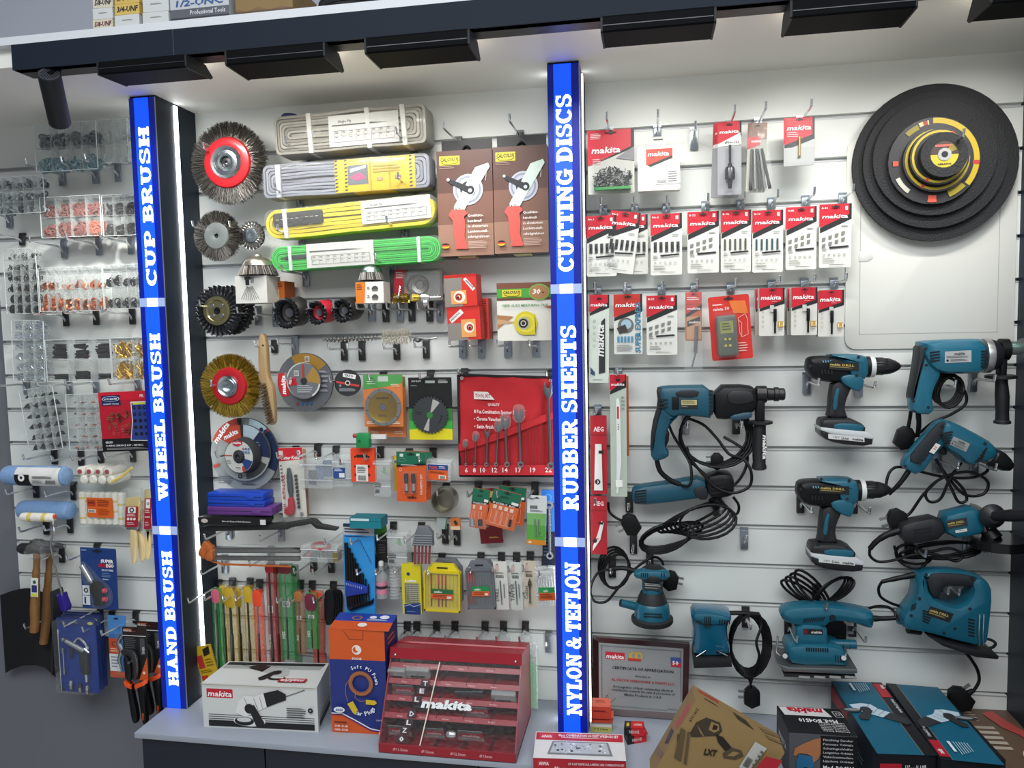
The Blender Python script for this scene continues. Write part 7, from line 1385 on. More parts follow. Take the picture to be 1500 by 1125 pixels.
def gbox(flip):
    def art(t,f,l,r):
        t.r(0,0,1,1,'0f5f7a');S=(.78,1) if not flip else (0,.2);t.r(S[0],0,S[1],1,'16161a');xl=.78 if not flip else .2;t.r(xl-.012,0,xl+.002,1,'7a7468')
        if not flip: t.r(.80,.03,.98,.24,'b41c2e');t.t('makita',.92,.05,.03,'f0e4e4',.03,.17*.9,.2,'l',-90);t.t('115mm(4-1/2") Angle Grinder',.92,.27,.02,'e4e4e2',.02,.55,0,'l',-90);gr_pic(t,.42,.5,1.0,1,1.0,'2e3034','8a8e92','c0d4e0')
        else: t.r(.02,.78,.19,.97,'b41c2e');t.t('makita',.13,.94,.03,'f0e4e4',.03,.17*.9,.2,'l',90);t.t('115mm(4-1/2") Angle Grinder',.12,.74,.02,'e4e4e2',.02,.55,0,'l',90);gr_pic(t,.6,.5,1.0,-1,1.0,'2e3034','8a8e92','c0d4e0')
        X=.4 if not flip else .4;Y=.05 if not flip else .8
        for k in range(6): t.r(X-.0+.045*k*(1),Y+.0,X+.012+.045*k,Y+.15-.01*k,'b8d4e0');t.k -= t.step
        t.r(.3,Y,.35,Y+.12,'e0ecf2');f.r(0,0,1,1,'131316');f.r(.05,.2,.42,.7,'b41c2e');f.brand(.08,.62,.28,'f4eaea',.3);f.t('115mm(4-1/2")',.48,.38,.16,'e4e4e2',.02,.36);f.t('Angle Grinder',.48,.66,.16,'e4e4e2',.02,.34);l.r(0,0,1,1,'1a2430');l.r(.02,.1,.4,.4,'a02030');l.fine(.1,.5,.8,.8,3,'8aa8b8')
    return art
tbox('tool_carton','long blue and black angle grinder carton, left one of two side by side','box',-1.385,ZC,(1218,998),(1291,1000),(1371,1105),(1285,1104),M('0d0d10',.5),gbox(False))
tbox('tool_carton','long blue and black angle grinder carton, right one of two side by side','box',-1.385,ZC,(1298,1001),(1374,1007),(1473,1113),(1378,1112),M('0d0d10',.5),gbox(True))
def brn(t,f,l,r):
    t.r(0,0,1,1,'66503f');t.fine(.12,.05,.32,.22,4,'a8988a');[t.r(.1,.28+.075*k,.44,.32+.075*k,'b4a898') for k in range(5)];t.g([(.42,.08),(.62,.04),(.72,.2),(.9,.42),(.8,.5),(.72,.4),(.56,.3)],'b84a44');t.c(.8,.72,.3,'c4c8d0');t.c(.8,.72,.17,'8a8e98',r0=.12);t.c(.8,.72,.1,'2e323a');t.g([(.72,.5),(.92,.5),(.86,.98),(.68,.98)],'c8dcdc');t.g([(.7,.68),(1,.7),(1,.8),(.74,.76)],'3a424e')
tbox('tape_measure_box','brown tape measure box lying flat at the right end of the counter','tape measure',-1.44,ZC,(1392,1037),(1486,1041),(1590,1150),(1474,1142),M('5a4638',.5),brn)
# ---- boxes on the upper shelf
def sbox(label,rect,t,m,txt=None,col='3a3a7a',pos=(.1,.7,.4),name='paper_box',cat='box',extra=None):
    c,wd,h,u,v=frame(rect,.446);zb=.1755;hh=(c.z+h/2)-zb;mb=MB();z=Vector((0,0,hh/2));slab(mb,z,u*wd,v*hh,t,m);a=Art(mb,(-wd/2,0,hh),(wd,0,0),(0,0,-hh),(0,-1,0))
    if extra: extra(a)
    if txt: a.t(txt,*pos[:2],pos[2],col,.02,.8,.2)
    o=mb.build(name);o.location=(c.x,c.y,zb);tag(o,label,cat,'boxes on the upper shelf');return o
def stack(x0,x1,ys,specs,ytop=-12):
    z=.1755
    for (lab,m,txt,col),(ya,yb) in zip(specs,ys):
        c,wd,h,u,v=frame((x0,ya,x1,yb),.446);mb=MB();slab(mb,Vector((0,0,h/2)),u*wd,v*h,.1,m);a=Art(mb,(-wd/2,0,h),(wd,0,0),(0,0,-h),(0,-1,0));a.r(0,.0,.0,.0,m)
        if txt: a.t(txt,.08,.72,.5,col,.03,.84,.2)
        else: a.fine(.3,.4,.8,.6,1,'9a9a98')
        o=mb.build('paper_box');o.location=(c.x,c.y,z);z += h+.0005;tag(o,lab,'box','boxes on the upper shelf')
CR,YL,WT=M('d8cfb8',.6),M('d8b860',.6),M('d4d6d4',.6)
stack(136,165,((28,42),(12,28),(-4,12)),(('cream box with handwritten label, lowest of the leftmost pile on the shelf',CR,'5/8-UNF','6a2038'),('blank white box in the middle of the leftmost pile on the shelf',WT,None,''),('cream box with handwritten label at the top of the leftmost pile',CR,'5/8-UNF','2a2030')))
stack(168,204,((20,37),(4,20),(-12,4)),(('blank white box at the bottom of the second pile on the shelf',WT,None,''),('yellow box with handwritten label, middle of the second pile',YL,'3/4-UNF','2a2030'),('yellow box at the top of the second pile, cut by the photo edge',YL,'3/4-UNF','6a2038')))
stack(209,247,((17,34),(-4,17)),(('blank white box at the bottom of the third pile on the shelf',WT,None,''),('blank white box at the top of the third pile on the shelf',WT,None,'')))
sbox('grey box with small white print and blue handwriting on the upper shelf',(249,-14,335,28),.1,M('c4c8cc',.5),'1/2-UNC','2a5a9a',(.1,.5,.22),extra=lambda a: (a.r(0,.6,1,1,'5a5e66'),a.r(0,.9,1,1,'2e3238'),a.t('Professional Tools',.34,.82,.16,'e0e2e4',.015,.6)))
sbox('brown cardboard box with torn flap on the upper shelf',(344,-24,428,16),.12,KR,extra=lambda a: (a.g([(0,.8),(.2,.9),(.4,.78),(.6,.92),(.8,.82),(1,.9),(1,1),(0,1)],'7a5c38'),a.r(0,.9,1,1,'5c4428')),name='cardboard_box')
T=Thing('coil_of_rope','dark coil lying on the upper shelf right of the cardboard box','coil',520,4,.40);mb=MB();c0=T.q(518,-4,.38)
for k in range(7): mb.tube([c0+Vector(((.062+.0045*(k % 3))*math.cos(t*PI/14),(.05+.004*(k % 2))*math.sin(t*PI/14),.0)) for t in range(28)],.0055,M('2e2c30',.8,0,.3,100),6,True);c0=c0+Vector((0,0,.0075))
o=T.part(mb,'coil');o.location.z=.1815-min((o.matrix_basis @ v_.co).z for v_ in o.data.vertices)-T.o.z
# ---------------------------------------------------------------- right wall: cards, discs
def tri(a,y0=.3,y1=.2,bk=.07,c='c01428'):      # red top with a black slanting stripe
    a.g([(0,0),(1,0),(1,y1),(0,y0)],c);a.g([(1,y1-.05),(1,y1+bk*.6),(0.02,y0+bk*1.3),(0.02,y0+.005)],'19191b');a.g([(.93,0),(1,0),(1,y1),(.93,y1)],'19191b')
def a_hs(a): tri(a,.55,.3,.0,'b82030');a.fine(.06,.05,.3,.15,4,'e0b8b8');a.brand(.08,.36,.1,'f0e8e8',.62);a.fine(.1,.45,.3,.55,3,'d8a8a8');a.g([(.6,.45),(1,.28),(1,.5)],'77777a')
o,fr=card('screw_pack','large red topped pack of dark screws in a clear tray, top row left','screws',(861,190,929,284),.075,a_hs,0,.003,'b8b6ae',.003);c,wd,h,u,v=fr;mb=MB();q=random.Random(5)
for i in range(230):
    x=q.uniform(-.36,.42);z=-.42+q.random()*.33*(1-abs(x)*.7);p=Vector((wd*x,q.uniform(-.018,-.004),h*z));t=q.random()*PI;d=Vector((math.cos(t),q.uniform(-.4,.4),math.sin(t)))*.0042;mb.tube([p-d,p+d*.6,p+d],[.0009,.0011,.0022],M('3a3c40',.35,.8),4)
b=mb.build('screws',o);b['kind']='stuff';mb=MB();mb.box(-wd*.36,wd*.42,-.02,-.002,-h*.45,-h*.41,M('2a8a3a',.5));mb.build('green_strip',o);blister(o,fr,.1,.44,.96,.99,.022)
def a_pb(a): a.r(.2,.06,.82,.3,'d0402e');a.g([(.82,.06),(.82,.22),(.24,.42),(.2,.42),(.2,.3)],'d0402e');a.g([(.82,.22),(.82,.28),(.3,.46),(.24,.42)],'2a2a2c');a.brand(.24,.22,.1,'f0e8e8',.5);a.r(.42,.56,1,.86,'e8e8e4');a.bars(.46,.76,.68,.84);a.fine(.72,.58,.96,.84,5,'77777a')
o,fr=card('paper_bag_box','white flat box with red printed corner hanging by its tab, top row','box',(934,214,996,279),.08,a_pb,0,.03,'cfccc4',.002,slot=False);c,wd,h,u,v=fr;mb=MB();mb.prism(soft([(-wd*.28,h/2),(-wd*.18,h*.72),(wd*.16,h*.72),(wd*.24,h/2)]),.004,.006,'c4c2ba');mb.prism([(-wd*.12,h*.64),(wd*.1,h*.64),(wd*.1,h*.67),(-wd*.12,h*.67)],.0035,.0042,'3a3a3a');mb.build('hang_tab',o)
def a_hm(a): tri(a,.3,.2,.0,'b8202e');a.brand(.08,.16,.045,'f0e8e8',.8);a.g([(0.02,.3),(.95,.16),(1,.32),(0,.34)],'d4d2cc');a.t('Ø30~152',.3,.3,.03,'2a2a2a',.03,.6);a.r(0,.34,1,1,'96969a')
def arbor(label,rect,d):
    o,fr=card('arbor_pack',label,'drill accessory',rect,d,a_hm,0,.002,'9a9a9c',.003);c,wd,h,u,v=fr;mb=MB()
    mb.lathe([(.001,h*.17),(.003,h*.16),(.003,-h*.08),(.005,-h*.09),(.005,-h*.12),(.009,-h*.13),(.0115,-h*.16),(.0115,-h*.3),(.005,-h*.31),(.0045,-h*.42)],M('3a3b3e',.25,.95),18,(0,-.012,0),'z');mb.build('arbor',o);blister(o,fr,.04,.3,.98,.99,.024)
arbor('clear pack with a black and steel hole saw arbor, top row',(1051,178,1086,286),.09)
card('arbor_pack','second arbor pack hidden behind the front one','drill accessory',(1043,180,1083,290),.05,a_hm,-2,.003,'8a8a8c',.003,slot=False)
def a_br(a): a.r(0,0,1,.24,'7a5a4c');a.g([(.02,.2),(.7,.2),(.66,.32),(0,.38)],'b82a34');a.brand(.2,.28,.04,'e8dcdc',.5);a.r(0,.38,1,1,'a8a69c')
o,fr=card('chisel_bit_pack','brown topped bag of long steel bits fanning out, top row','drill bit',(1094,180,1122,282),.09,a_br,-2,.003,'9c9a90',.003);c,wd,h,u,v=fr
for k in range(5): mb=MB();x=wd*(-.25+.13*k);mb.tube([(x,-.006,h*.12),(x+wd*(-.06+.12*k),-.006,-h*.46)],[.0025,.004],STEEL if k % 2 else DARKSTEEL,8);mb.build('bit',o)
mb=MB();mb.prism(soft([(-wd*.55,-h*.5),(wd*.95,-h*.48),(wd*.55,h*.3),(wd*.5,h*.5),(-wd*.5,h*.5)]),-.012,.004,FILM,.003);mb.build('wrap',o)
def a_sb(a): tri(a,.55,.4,.09);a.brand(.1,.26,.1,'f4ecec',.78);a.fine(.1,.3,.5,.42,3,'e0b0b0');a.r(0,.62,1,1,'a8a8a6')
o,fr=card('small_bit_pack','clear pack with red top and a single short brass tipped bit, top row right','drill bit',(1148,172,1193,243),.085,a_sb,0,.002,'b0b0ae',.003);c,wd,h,u,v=fr;mb=MB();mb.lathe([(.001,h*.1),(.0026,h*.09),(.0026,-h*.3),(.004,-h*.31)],GOLDP,12,(0,-.006,0),'z');mb.build('bit',o);blister(o,fr,.03,.03,.98,.99,.016)
for x,y,s in ((893,197,'carrying the large screw pack'),(963,194,'carrying the white flat box'),(1068,188,'carrying the arbor pack'),(1110,184,'carrying the brown topped bit bag'),(1172,181,'carrying the single short bit pack')): hook(x,y,s,.13,False,h=.025)
hook(1016,205,'empty between the white flat box and the arbor pack',.08)
# jigsaw blade cards
def sawart(kind):
    def f(a):
        tri(a,.36,.2);a.t(('No.1','No.2','No.3','B-22','B-12','B-16','A-85','A-86')[kind],.06,.07,.03,'f4e4e4',.02,.2);a.brand(.08,.22,.06,'f6eeee',.8);a.r(.8,.04,.88,.1,'f0dcdc')
        if kind in (0,1,2):
            for k in range(5): a.r(.1+.18*k,.46,.2+.18*k,.62,'3a3a3c');a.k -= a.step;a.r(.13+.18*k,.52,.15+.18*k,.58,'a8a8a4')
        elif kind in (4,5):
            for k in range(5): a.r(.1+.17*k,.46,.16+.17*k,.64,'4a4a40' if kind == 4 else '2a4a52');a.k -= a.step;a.l([(.17+.17*k,.46),(.17+.17*k,.64)],.0007,'a0a08a')
        else:
            for r_ in (0,1):
                for k in range(4): a.g([(.08+.2*k,.53+.1*r_-.03*k),(.2+.2*k,.515+.1*r_-.03*k),(.18+.2*k,.57+.1*r_-.03*k),(.08+.2*k,.585+.1*r_-.03*k)],'7a7a74');a.k -= a.step
        a.fine(.68,.34,.94,.38,1,'9a9a96');a.g([(.3,.67),(.9,.655),(.92,.68),(.32,.7)],'1e1e20');a.fine(.08,.68,.24,.74,2,'8a8a86')
        for k in range(5): a.c(.14+.16*k,.8,.04,'8a8a84',6,r0=.025);a.k -= a.step
        a.nx();a.fine(.1,.85,.5,.92,2,'a0a09a');a.fine(.3,.95,.9,.97,1,'77777a')
    return f
SAWL=('jigsaw blade card with five dark blades, leftmost of the long row','jigsaw blade card with five dark blades hanging tilted, second in the row','jigsaw blade card with five dark blades, right of the tilted one','jigsaw blade card with pale slanted blades, fourth in the row','jigsaw blade card with five grey green blades, fifth in the row','jigsaw blade card with five dark teal blades, sixth in the row','jigsaw blade card with pale slanted blades, seventh in the row','jigsaw blade card with pale slanted blades, rightmost below the grinding discs')
GS='jigsaw blade cards in the long row'
for k,(rc,ang) in enumerate((((859,316,903,405),0),((889,310,933,400),-8),((953,313,999,403),0),((1007,310,1053,400),0),((1056,308,1100,399),0),((1102,308,1147,399),0),((1151,303,1196,395),0),((1200,299,1247,392),0))):
    card('saw_blade_card',SAWL[k],'saw blade card',rc,.055,sawart(k),ang,.008,'d8d8d0',.004,GS)
card('saw_blade_card','jigsaw blade card showing behind the tilted second one','saw blade card',(906,315,949,402),.038,sawart(1),0,.006,'d0d0c8',.004,GS,slot=False)
for k,(x,y) in enumerate(((884,311),(930,309),(976,308),(1033,305),(1084,303),(1130,300),(1180,297),(1234,293))): hook(x,y,'carrying the %s blade card of the long row from the left' % 'first tilted third fourth fifth sixth seventh eighth'.split()[k],.10,False,h=.022)
# second row of cards
def a_rs(a): tri(a,.2,.13,.03);a.brand(.06,.13,.035,'f4ecec',.84);a.g([(.62,.3),(.8,.26),(.82,.88),(.5,.9),(.5,.5)],'26282a');a.brand(.74,.7,.1,'d8d8d4',None,90);a.g([(.08,.82),(.3,.88),(.3,.92),(.08,.9)],'24405a');[a.c(.26,.3+.07*k,.08,'9a9c94',6,r0=.05) for k in range(5)];a.fine(.2,.96,.8,.98,1,'77777a')
card('reciprocating_blade_card','tall pale card with a black saber saw blade beside the centre post','saw blade card',(863,432,892,561),.06,a_rs,-1,.01,'c6cec2',.002)
def a_se(a):
    tri(a,.38,.26,.05,'b82a1e');a.brand(.06,.21,.07,'f2eaea',.8);a.c(.42,.52,.28,'6a6660',ry=.13);a.c(.44,.5,.18,'9ab8c8',ry=.08);a.g([(.1,.56),(.4,.5),(.5,.62),(.2,.66)],'3a3432')
    for k in range(5): a.r(.12+.12*k,.7,.2+.12*k,.8,'4a88a8');a.k -= a.step
    a.t('SUPER EXPRESS',.93,.98,.09,'3a7a9a',.035,None,.1,'l',90);a.fine(.1,.84,.7,.96,4,'9a9c98')
card('saw_blade_card','blade card with photo print and vertical blue lettering, second row','saw blade card',(899,431,941,519),.055,a_se,0,.006,'d0d2cc',.004)
card('saw_blade_card','blade card with pale slanted blades, second row beside the vertical blue lettering','saw blade card',(947,433,992,520),.055,sawart(3),0,.006,'d8d8d0',.004)
def a_ab(a): tri(a,.45,.3,.06,'b82a1e');a.r(0,0,1,.24,'c43428');a.fine(.1,.1,.9,.18,2,'f0d0d0');a.brand(.1,.36,.05,'f0e4e4',.8);a.r(.06,.5,.96,.98,'b88a66');a.g([(.1,.6),(.9,.5),(.9,.62),(.1,.72)],'2a2a2c');a.brand(.2,.64,.05,'e8dcd8',.7)
o,fr=card('auger_pack','narrow red and orange pack with a long grey bit hanging below it','drill bit',(1004,428,1028,499),.05,a_ab,0,.004,'b85a3a',.002);c,wd,h,u,v=fr;mb=MB();mb.tube([(wd*.18,-.006,-h*.2),(wd*.1,-.006,-h*.75)],.0045,STEEL,8);mb.tube([(wd*.1,-.006,-h*.75),(-wd*.15,-.006,-h*1.08)],.0022,STEEL,6);mb.build('bit',o);mb=MB();mb.prism([(-wd*.6,-h*1.12),(wd*.55,-h*1.12),(wd*.55,h*.5),(-wd*.55,h*.5)],-.012,.001,FILM,.002);mb.build('sleeve',o)['label']='long clear sleeve'
def a_lm(a): a.fine(.1,.12,.4,.16,1,'f0c8c0');a.t('caleta 50',.1,.22,.05,'f0d8d0',.02,.4);a.g([(.5,.08),(.9,.1),(.95,.3),(.6,.28)],'d8702c');a.l([(.7,.36),(.88,.3),(.92,.38),(.92,.62),(.76,.66),(.72,.6),(.7,.36)],.0012,'e8b0a8');a.l([(.72,.4),(.78,.44),(.76,.66)],.0012,'e8b0a8');a.fine(.66,.74,.9,.9,4,'e8a8a0')
o,fr=card('distance_meter_pack','large red tilted pack with a grey laser distance meter','measuring tool',(1040,433,1100,527),.075,a_lm,4,.003,'c8281e',.005);c,wd,h,u,v=fr;P=lambda x,y: u*(wd*(x-.5))+v*(h*(.5-y));mb=MB();o_=rounded(-wd*.36,wd*.14,-h*.43,h*.2,.007,3);mb.prism([((u*x+v*z).x,(u*x+v*z).z) for x,z in o_],-.02,-.002,M('5a5c54',.4),.004);mb.build('meter',o);m2=MB();a=Art(m2,P(.2,.37)+Vector((0,-.0202,0)),u*wd*.38,-v*h*.5,(0,-1,0));a.r(.08,.04,.92,.42,'8a8a4a');a.fine(.2,.1,.8,.36,3,'55553a');[a.c(.5+.2*math.cos(k*PI/2+.8),.7+.14*math.sin(k*PI/2+.8),.09,'b8a838',10) for k in range(4)];m2.build('meter_face',o);blister(o,fr,.08,.24,.68,.98,.024)
def a_rb(k):
    def f(a): tri(a,.42,.3,.05);a.brand(.06,.24,.09,'f4ecec',.8);a.fine(.5,.27,.75,.3,1,'d88a8a');a.r(.74,.7,.96,.82,'c0963a');a.t('1.1',.78,.8,.08,'f4ead0',.03);a.fine(.74,.85,.96,.9,1,'9a9a90');[a.c(.14,.5+.1*j,.05,'9a9c94',6,r0=.035) for j in range(4)];a.r(.42,.36,.58,.5,'c0c2bc')
    return f
for k,(rc,lab) in enumerate((((1112,422,1149,492),'router bit card, leftmost of three with short dark bits'),((1159,421,1197,491),'router bit card, middle of three with short dark bits'),((1198.5,425,1236,493),'router bit card, rightmost of three with short dark bits'))):
    o,fr=card('router_bit_card',lab,'drill bit',rc,.085,a_rb(k),0,.028,'d2d0c8',.002,'router bit cards');c,wd,h,u,v=fr;mb=MB();x=wd*(.12,.14,.02)[k];mb.lathe([(.0034,h*.06),(.0038,h*.05),(.0038,-h*.2),(.0022,-h*.21),(.0022,-h*.44),(.001,-h*.45)],M('26282a',.3,.8),12,(x,-.005,0),'z');mb.build('bit',o)
    if k < 2: card('router_bit_card','router bit card just behind the %s front one' % ('leftmost','middle')[k],'drill bit',(rc[0]-6,rc[1]+1,rc[2]-6,rc[3]),.05,a_rb(k),0,.02,'c8c6be',.002,'router bit cards')
SL='the tall saber blade card|the blade card with vertical blue lettering|the pale slanted blade card in the second row|the narrow auger pack|the red distance meter pack|the leftmost router bit cards|the middle router bit cards|the rightmost router bit card'.split('|')
for k,(x,y) in enumerate(((876,429),(919,429),(969,427),(1017,425),(1070,424),(1130,420),(1178,418),(1221,417))): hook(x,y,'carrying '+SL[k],.12,False,h=.022)
def a_lg(a): tri(a,.13,.09,.025);a.brand(.08,.09,.022,'f4ecec',.8);a.g([(.36,.2),(.52,.19),(.6,.24),(.66,.72),(.44,.97),(.34,.97),(.38,.6)],'e2e4e0');a.r(.42,.26,.54,.36,'b82a34');a.fine(.68,.18,.92,.3,4,'8a9088');a.fine(.46,.4,.54,.46,3,'4a4a4a');a.r(.3,.86,.72,.92,'eef0ea')
card('reciprocating_blade_card','very tall pale green card with long white blade, left of the rotary hammer','saw blade card',(894,549,918,728),.075,a_lg,0,.012,'b4beb0',.002);card('orange_card','orange card edge showing behind the very tall pale green card','card',(903,551,921,668),.045,lambda a: a.r(0,0,1,1,'b8602a'),0,.006,'a8521e',.001,slot=False)
def a_ae(k):
    def f(a): a.r(0,0,1,1,M('a81c28',.3,0,.1,30,coat=.3,name='red_foil'));a.t('AEG',.2,.2 if k == 0 else .16,.06 if k == 0 else .075,'e8d0d0',.03,.62);a.r(.02,.24,.98,.25,'7a1018')
    return f
for k,(rc,lab) in enumerate((((865,609,889,724),'red foil pouch with white saw blades, upper of two beside the centre post'),((865,727,889,812),'red foil pouch with a small white saw blade, lower of two'))):
    o,fr=card('saw_blade_pouch',lab,'saw blade card',rc,.07,a_ae(k),0,.006,'9a1822',.002,slot=False);c,wd,h,u,v=fr;mb=MB();P=lambda x,y: (wd*(x-.5),h*(.5-y))
    mb.prism([P(*p) for p in (((.3,.36),(.68,.36),(.72,.95),(.2,.95)) if k == 0 else ((.66,.42),(.82,.46),(.6,.74),(.12,.94),(.14,.86),(.42,.66)))],-.003,-.0005,'d4d4ce');a=Art(mb,(-wd/2,-.003,h/2),(wd,0,0),(0,0,-h),(0,-1,0));a.c(.42 if k == 0 else .26,.84 if k == 0 else .76,.17 if k == 0 else .14,'1a1a1c');a.t('3',.38,.86,.04,'e8e8e4',.02) if k == 0 else a.r(.3,.72,.5,.74,'b03030');a.r(.5,.44,.78,.48,'1a1a1c');mb.build('blades',o)
for x,y,s in ((876,602,'carrying the upper red foil pouch'),(876,728,'carrying the lower red foil pouch'),(906,548,'carrying the very tall pale green card')): hook(x,y,s,.10,False,h=.022)
# grinding disc stack on the access panel
BD=M('151619',.7,0,.3,260,bump=.7,name='woven_abrasive')
def a_w1(a): a.c(.5,.5,.5,'2a282a',r0=.2);a.c(.5,.5,.49,'c0a41c',r0=.43,a0=-38,a1=92);a.c(.5,.5,.49,'b83428',r0=.42,a0=-8,a1=-2);a.c(.5,.5,.47,'c8b888',r0=.42,a0=98,a1=112);a.c(.5,.5,.47,'a03028',r0=.42,a0=100,a1=106);a.c(.5,.5,.46,'8a7c24',r0=.4,a0=114,a1=134);a.c(.5,.5,.46,'b8b8a8',r0=.41,a0=205,a1=232);a.c(.5,.5,.45,'c04a30',r0=.39,a0=178,a1=186);a.c(.5,.5,.48,'c8503a',r0=.4,a0=262,a1=274);a.c(.5,.5,.46,'9a8a20',r0=.38,a0=292,a1=318)
def a_w2(a): a.c(.5,.5,.5,'29272a',r0=.2);a.c(.5,.5,.47,'b8a020',r0=.43);a.c(.5,.5,.48,'b83a2c',r0=.42,a0=60,a1=66);a.c(.5,.5,.48,'b83a2c',r0=.42,a0=240,a1=246);a.c(.5,.5,.42,'1c1c1e',r0=.2)
def a_w3(a): a.c(.5,.5,.29,'b8a42a');a.c(.5,.5,.29,'3a2c22',a0=0,a1=180);a.c(.5,.5,.27,'8a7a28',a0=20,a1=60);a.t('ABRASIVE',.5,.73,.04,'2a1a10',.02,.28,0,'c');a.r(.3,.28,.62,.33,'c0564a');a.c(.5,.5,.14,'9a9a98');a.c(.5,.5,.07,'0e0e10')
CX,CY=1377,234
for k,(rx,ox,oy,d,t,art,lab) in enumerate(((123,-9,5,.03,.008,None,'largest black woven grinding disc at the back of the stack at the top right'),(107,-9,1,.042,.007,None,'black woven disc, second largest in the stack at the top right'),(92,-9,-4,.053,.007,None,'black woven disc, third largest in the stack at the top right'),(68,-10,2,.064,.008,a_w1,'dark disc with broad yellow arc in the stack at the top right'),(51,-5,0,.075,.008,a_w2,'dark disc with thin yellow ring in the stack at the top right'),(44,-2,-4,.088,.012,a_w2,'smaller thick dark disc with thin yellow ring under the front disc'),(35.5,5,-7,.105,.012,a_w3,'small front disc with yellow centre label in the stack at the top right'))):
    disc('grinding_disc',lab,(CX+ox-rx,CY+oy-rx*.93,CX+ox+rx,CY+oy+rx*.93),d,t,BD if k < 3 or k > 4 else M('232326',.6,0,.1,120),art or (lambda a: None),'grinding discs stacked at the top right',cat='grinding disc')
hook(1377,226,'through the grinding disc stack at the top right',.135)
# ---------------------------------------------------------------- power tools
def shell(T,o,d0,d1,m,name,ch=.006,n=1,label=None,plane=None):
    mb=MB();mb.prism(soft(T.q2(o,plane),n) if n else T.q2(o,plane),T.y(d1),T.y(d0),m,ch);return T.part(mb,name,label)
def cord(T,pts,r=.0036,d=.06,sub=6,name='power_cord'):
    mb=MB();P=[T.q(p[0],p[1],p[2] if len(p) > 2 else d) for p in pts];mb.tube(P,r,CORD,8,sub=sub);return T.part(mb,name)
def coil(T,loops,r=.0036):
    mb=MB()
    for cx,cy,rx,ry,d,rot in loops:
        c,s=math.cos(rot),math.sin(rot);mb.tube([T.q(cx+rx*math.cos(t*PI/10)*c-ry*math.sin(t*PI/10)*s,cy+rx*math.cos(t*PI/10)*s+ry*math.sin(t*PI/10)*c,d+.008*math.sin(t*PI/5)) for t in range(20)],r,CORD,7,True)
    return T.part(mb,'coiled_cord')
def plug(T,x,y,d,s=1.0,pins=-1,rot=0):
    c=T.q(x,y,d);mb=MB();k=.0018*s*9
    mb.prism(soft([(c.x+k*a*math.cos(rot)-k*b*math.sin(rot),c.z+k*a*math.sin(rot)+k*b*math.cos(rot)) for a,b in ((-.9,.7),(-.35,1.3),(.35,1.3),(.95,.7),(.95,-.8),(0,-1.3),(-.9,-.8))],0),c.y-.011,c.y+.011,CORD,.003)
    for b in (-.2,.55): mb.prism([(c.x+k*(pins*u)*math.cos(rot)-k*v*math.sin(rot),c.z+k*(pins*u)*math.sin(rot)+k*v*math.cos(rot)) for u,v in ((.8,b),(1.6,b),(1.6,b+.25),(.8,b+.25))],c.y-.003,c.y+.002,STEEL)
    T.part(mb,'plug')
def vents(T,quads,d,m='0b0c0e'):
    mb=MB()
    for q in quads: mb.prism(T.q2(q),T.y(d)-.0006,T.y(d)+.001,m)
    T.part(mb,'vents')
def slots(x0,y0,x1,y1,n,w,h,sl=0):  # n upright slots from (x0,y0) to (x1,y1)
    return [[(x0+(x1-x0)*k/(n-1),y0+(y1-y0)*k/(n-1)),(x0+(x1-x0)*k/(n-1)+w,y0+(y1-y0)*k/(n-1)),(x0+(x1-x0)*k/(n-1)+w+sl,y0+(y1-y0)*k/(n-1)+h),(x0+(x1-x0)*k/(n-1)+sl,y0+(y1-y0)*k/(n-1)+h)] for k in range(n)]
def plate(T,q,d,m,art,name='nameplate'):     # q: TL, TR, BL in photo pixels
    mb=MB();P=[T.q(*p,d) for p in q];a=Art(mb,P[0],P[1]-P[0],P[2]-P[0],(0,-1,0));a.r(0,0,1,1,m);art(a);T.part(mb,name)
def np_silver(a): a.brand(.35,.35,.26,'2a2c2e',.4);a.fine(.06,.42,.94,.62,2,'55585a');a.c(.1,.78,.05,'2a2c2e',10);a.fine(.2,.7,.9,.92,2,'6a6c6e')
def np_gold(a): a.brand(.04,.5,.3,'c8b060',.35);a.t('DRILL',.45,.5,.26,'c8b060',.02,.4);a.fine(.04,.6,.9,.85,1,'8a7a48')
def rod_x(T,prof,d,m,name,ang=0,label=None,seg=24):   # turned part; prof: (pixel x, pixel half height) along a line y(x)
    mb=MB();rings=[]
    for x,y,hh in prof:
        c=T.q(x,y,d);r=(T.q(x,y-hh,d)-T.q(x,y+hh,d)).length/2;ux,uz=math.cos(ang+PI/2),math.sin(ang+PI/2);rings.append([c+Vector((ux*r*math.cos(2*PI*i/seg),r*math.sin(2*PI*i/seg),uz*r*math.cos(2*PI*i/seg))) for i in range(seg)])
    mb.layers(rings,m,True);return T.part(mb,name,label)
def SCREWS(T,pts,d):
    for x,y in pts: mb=MB();cyl(mb,T.q(x,y,d)-Vector((0,.0005,0)),T.q(x,y,d)+Vector((0,.001,0)),.0035,.0035,'0c1a22',10);T.part(mb,'screw')
def grip_ribs(T,x0,x1,y0,y1,n,d,m,name='grip_ribs'):
    mb=MB()
    for k in range(n): y=y0+(y1-y0)*k/(n-1);p,q=T.q(x0,y,d),T.q(x1,y,d);mb.box(p.x,q.x,p.y-.0006,p.y+.002,p.z-.0009,p.z+.0009,m)
    T.part(mb,name)
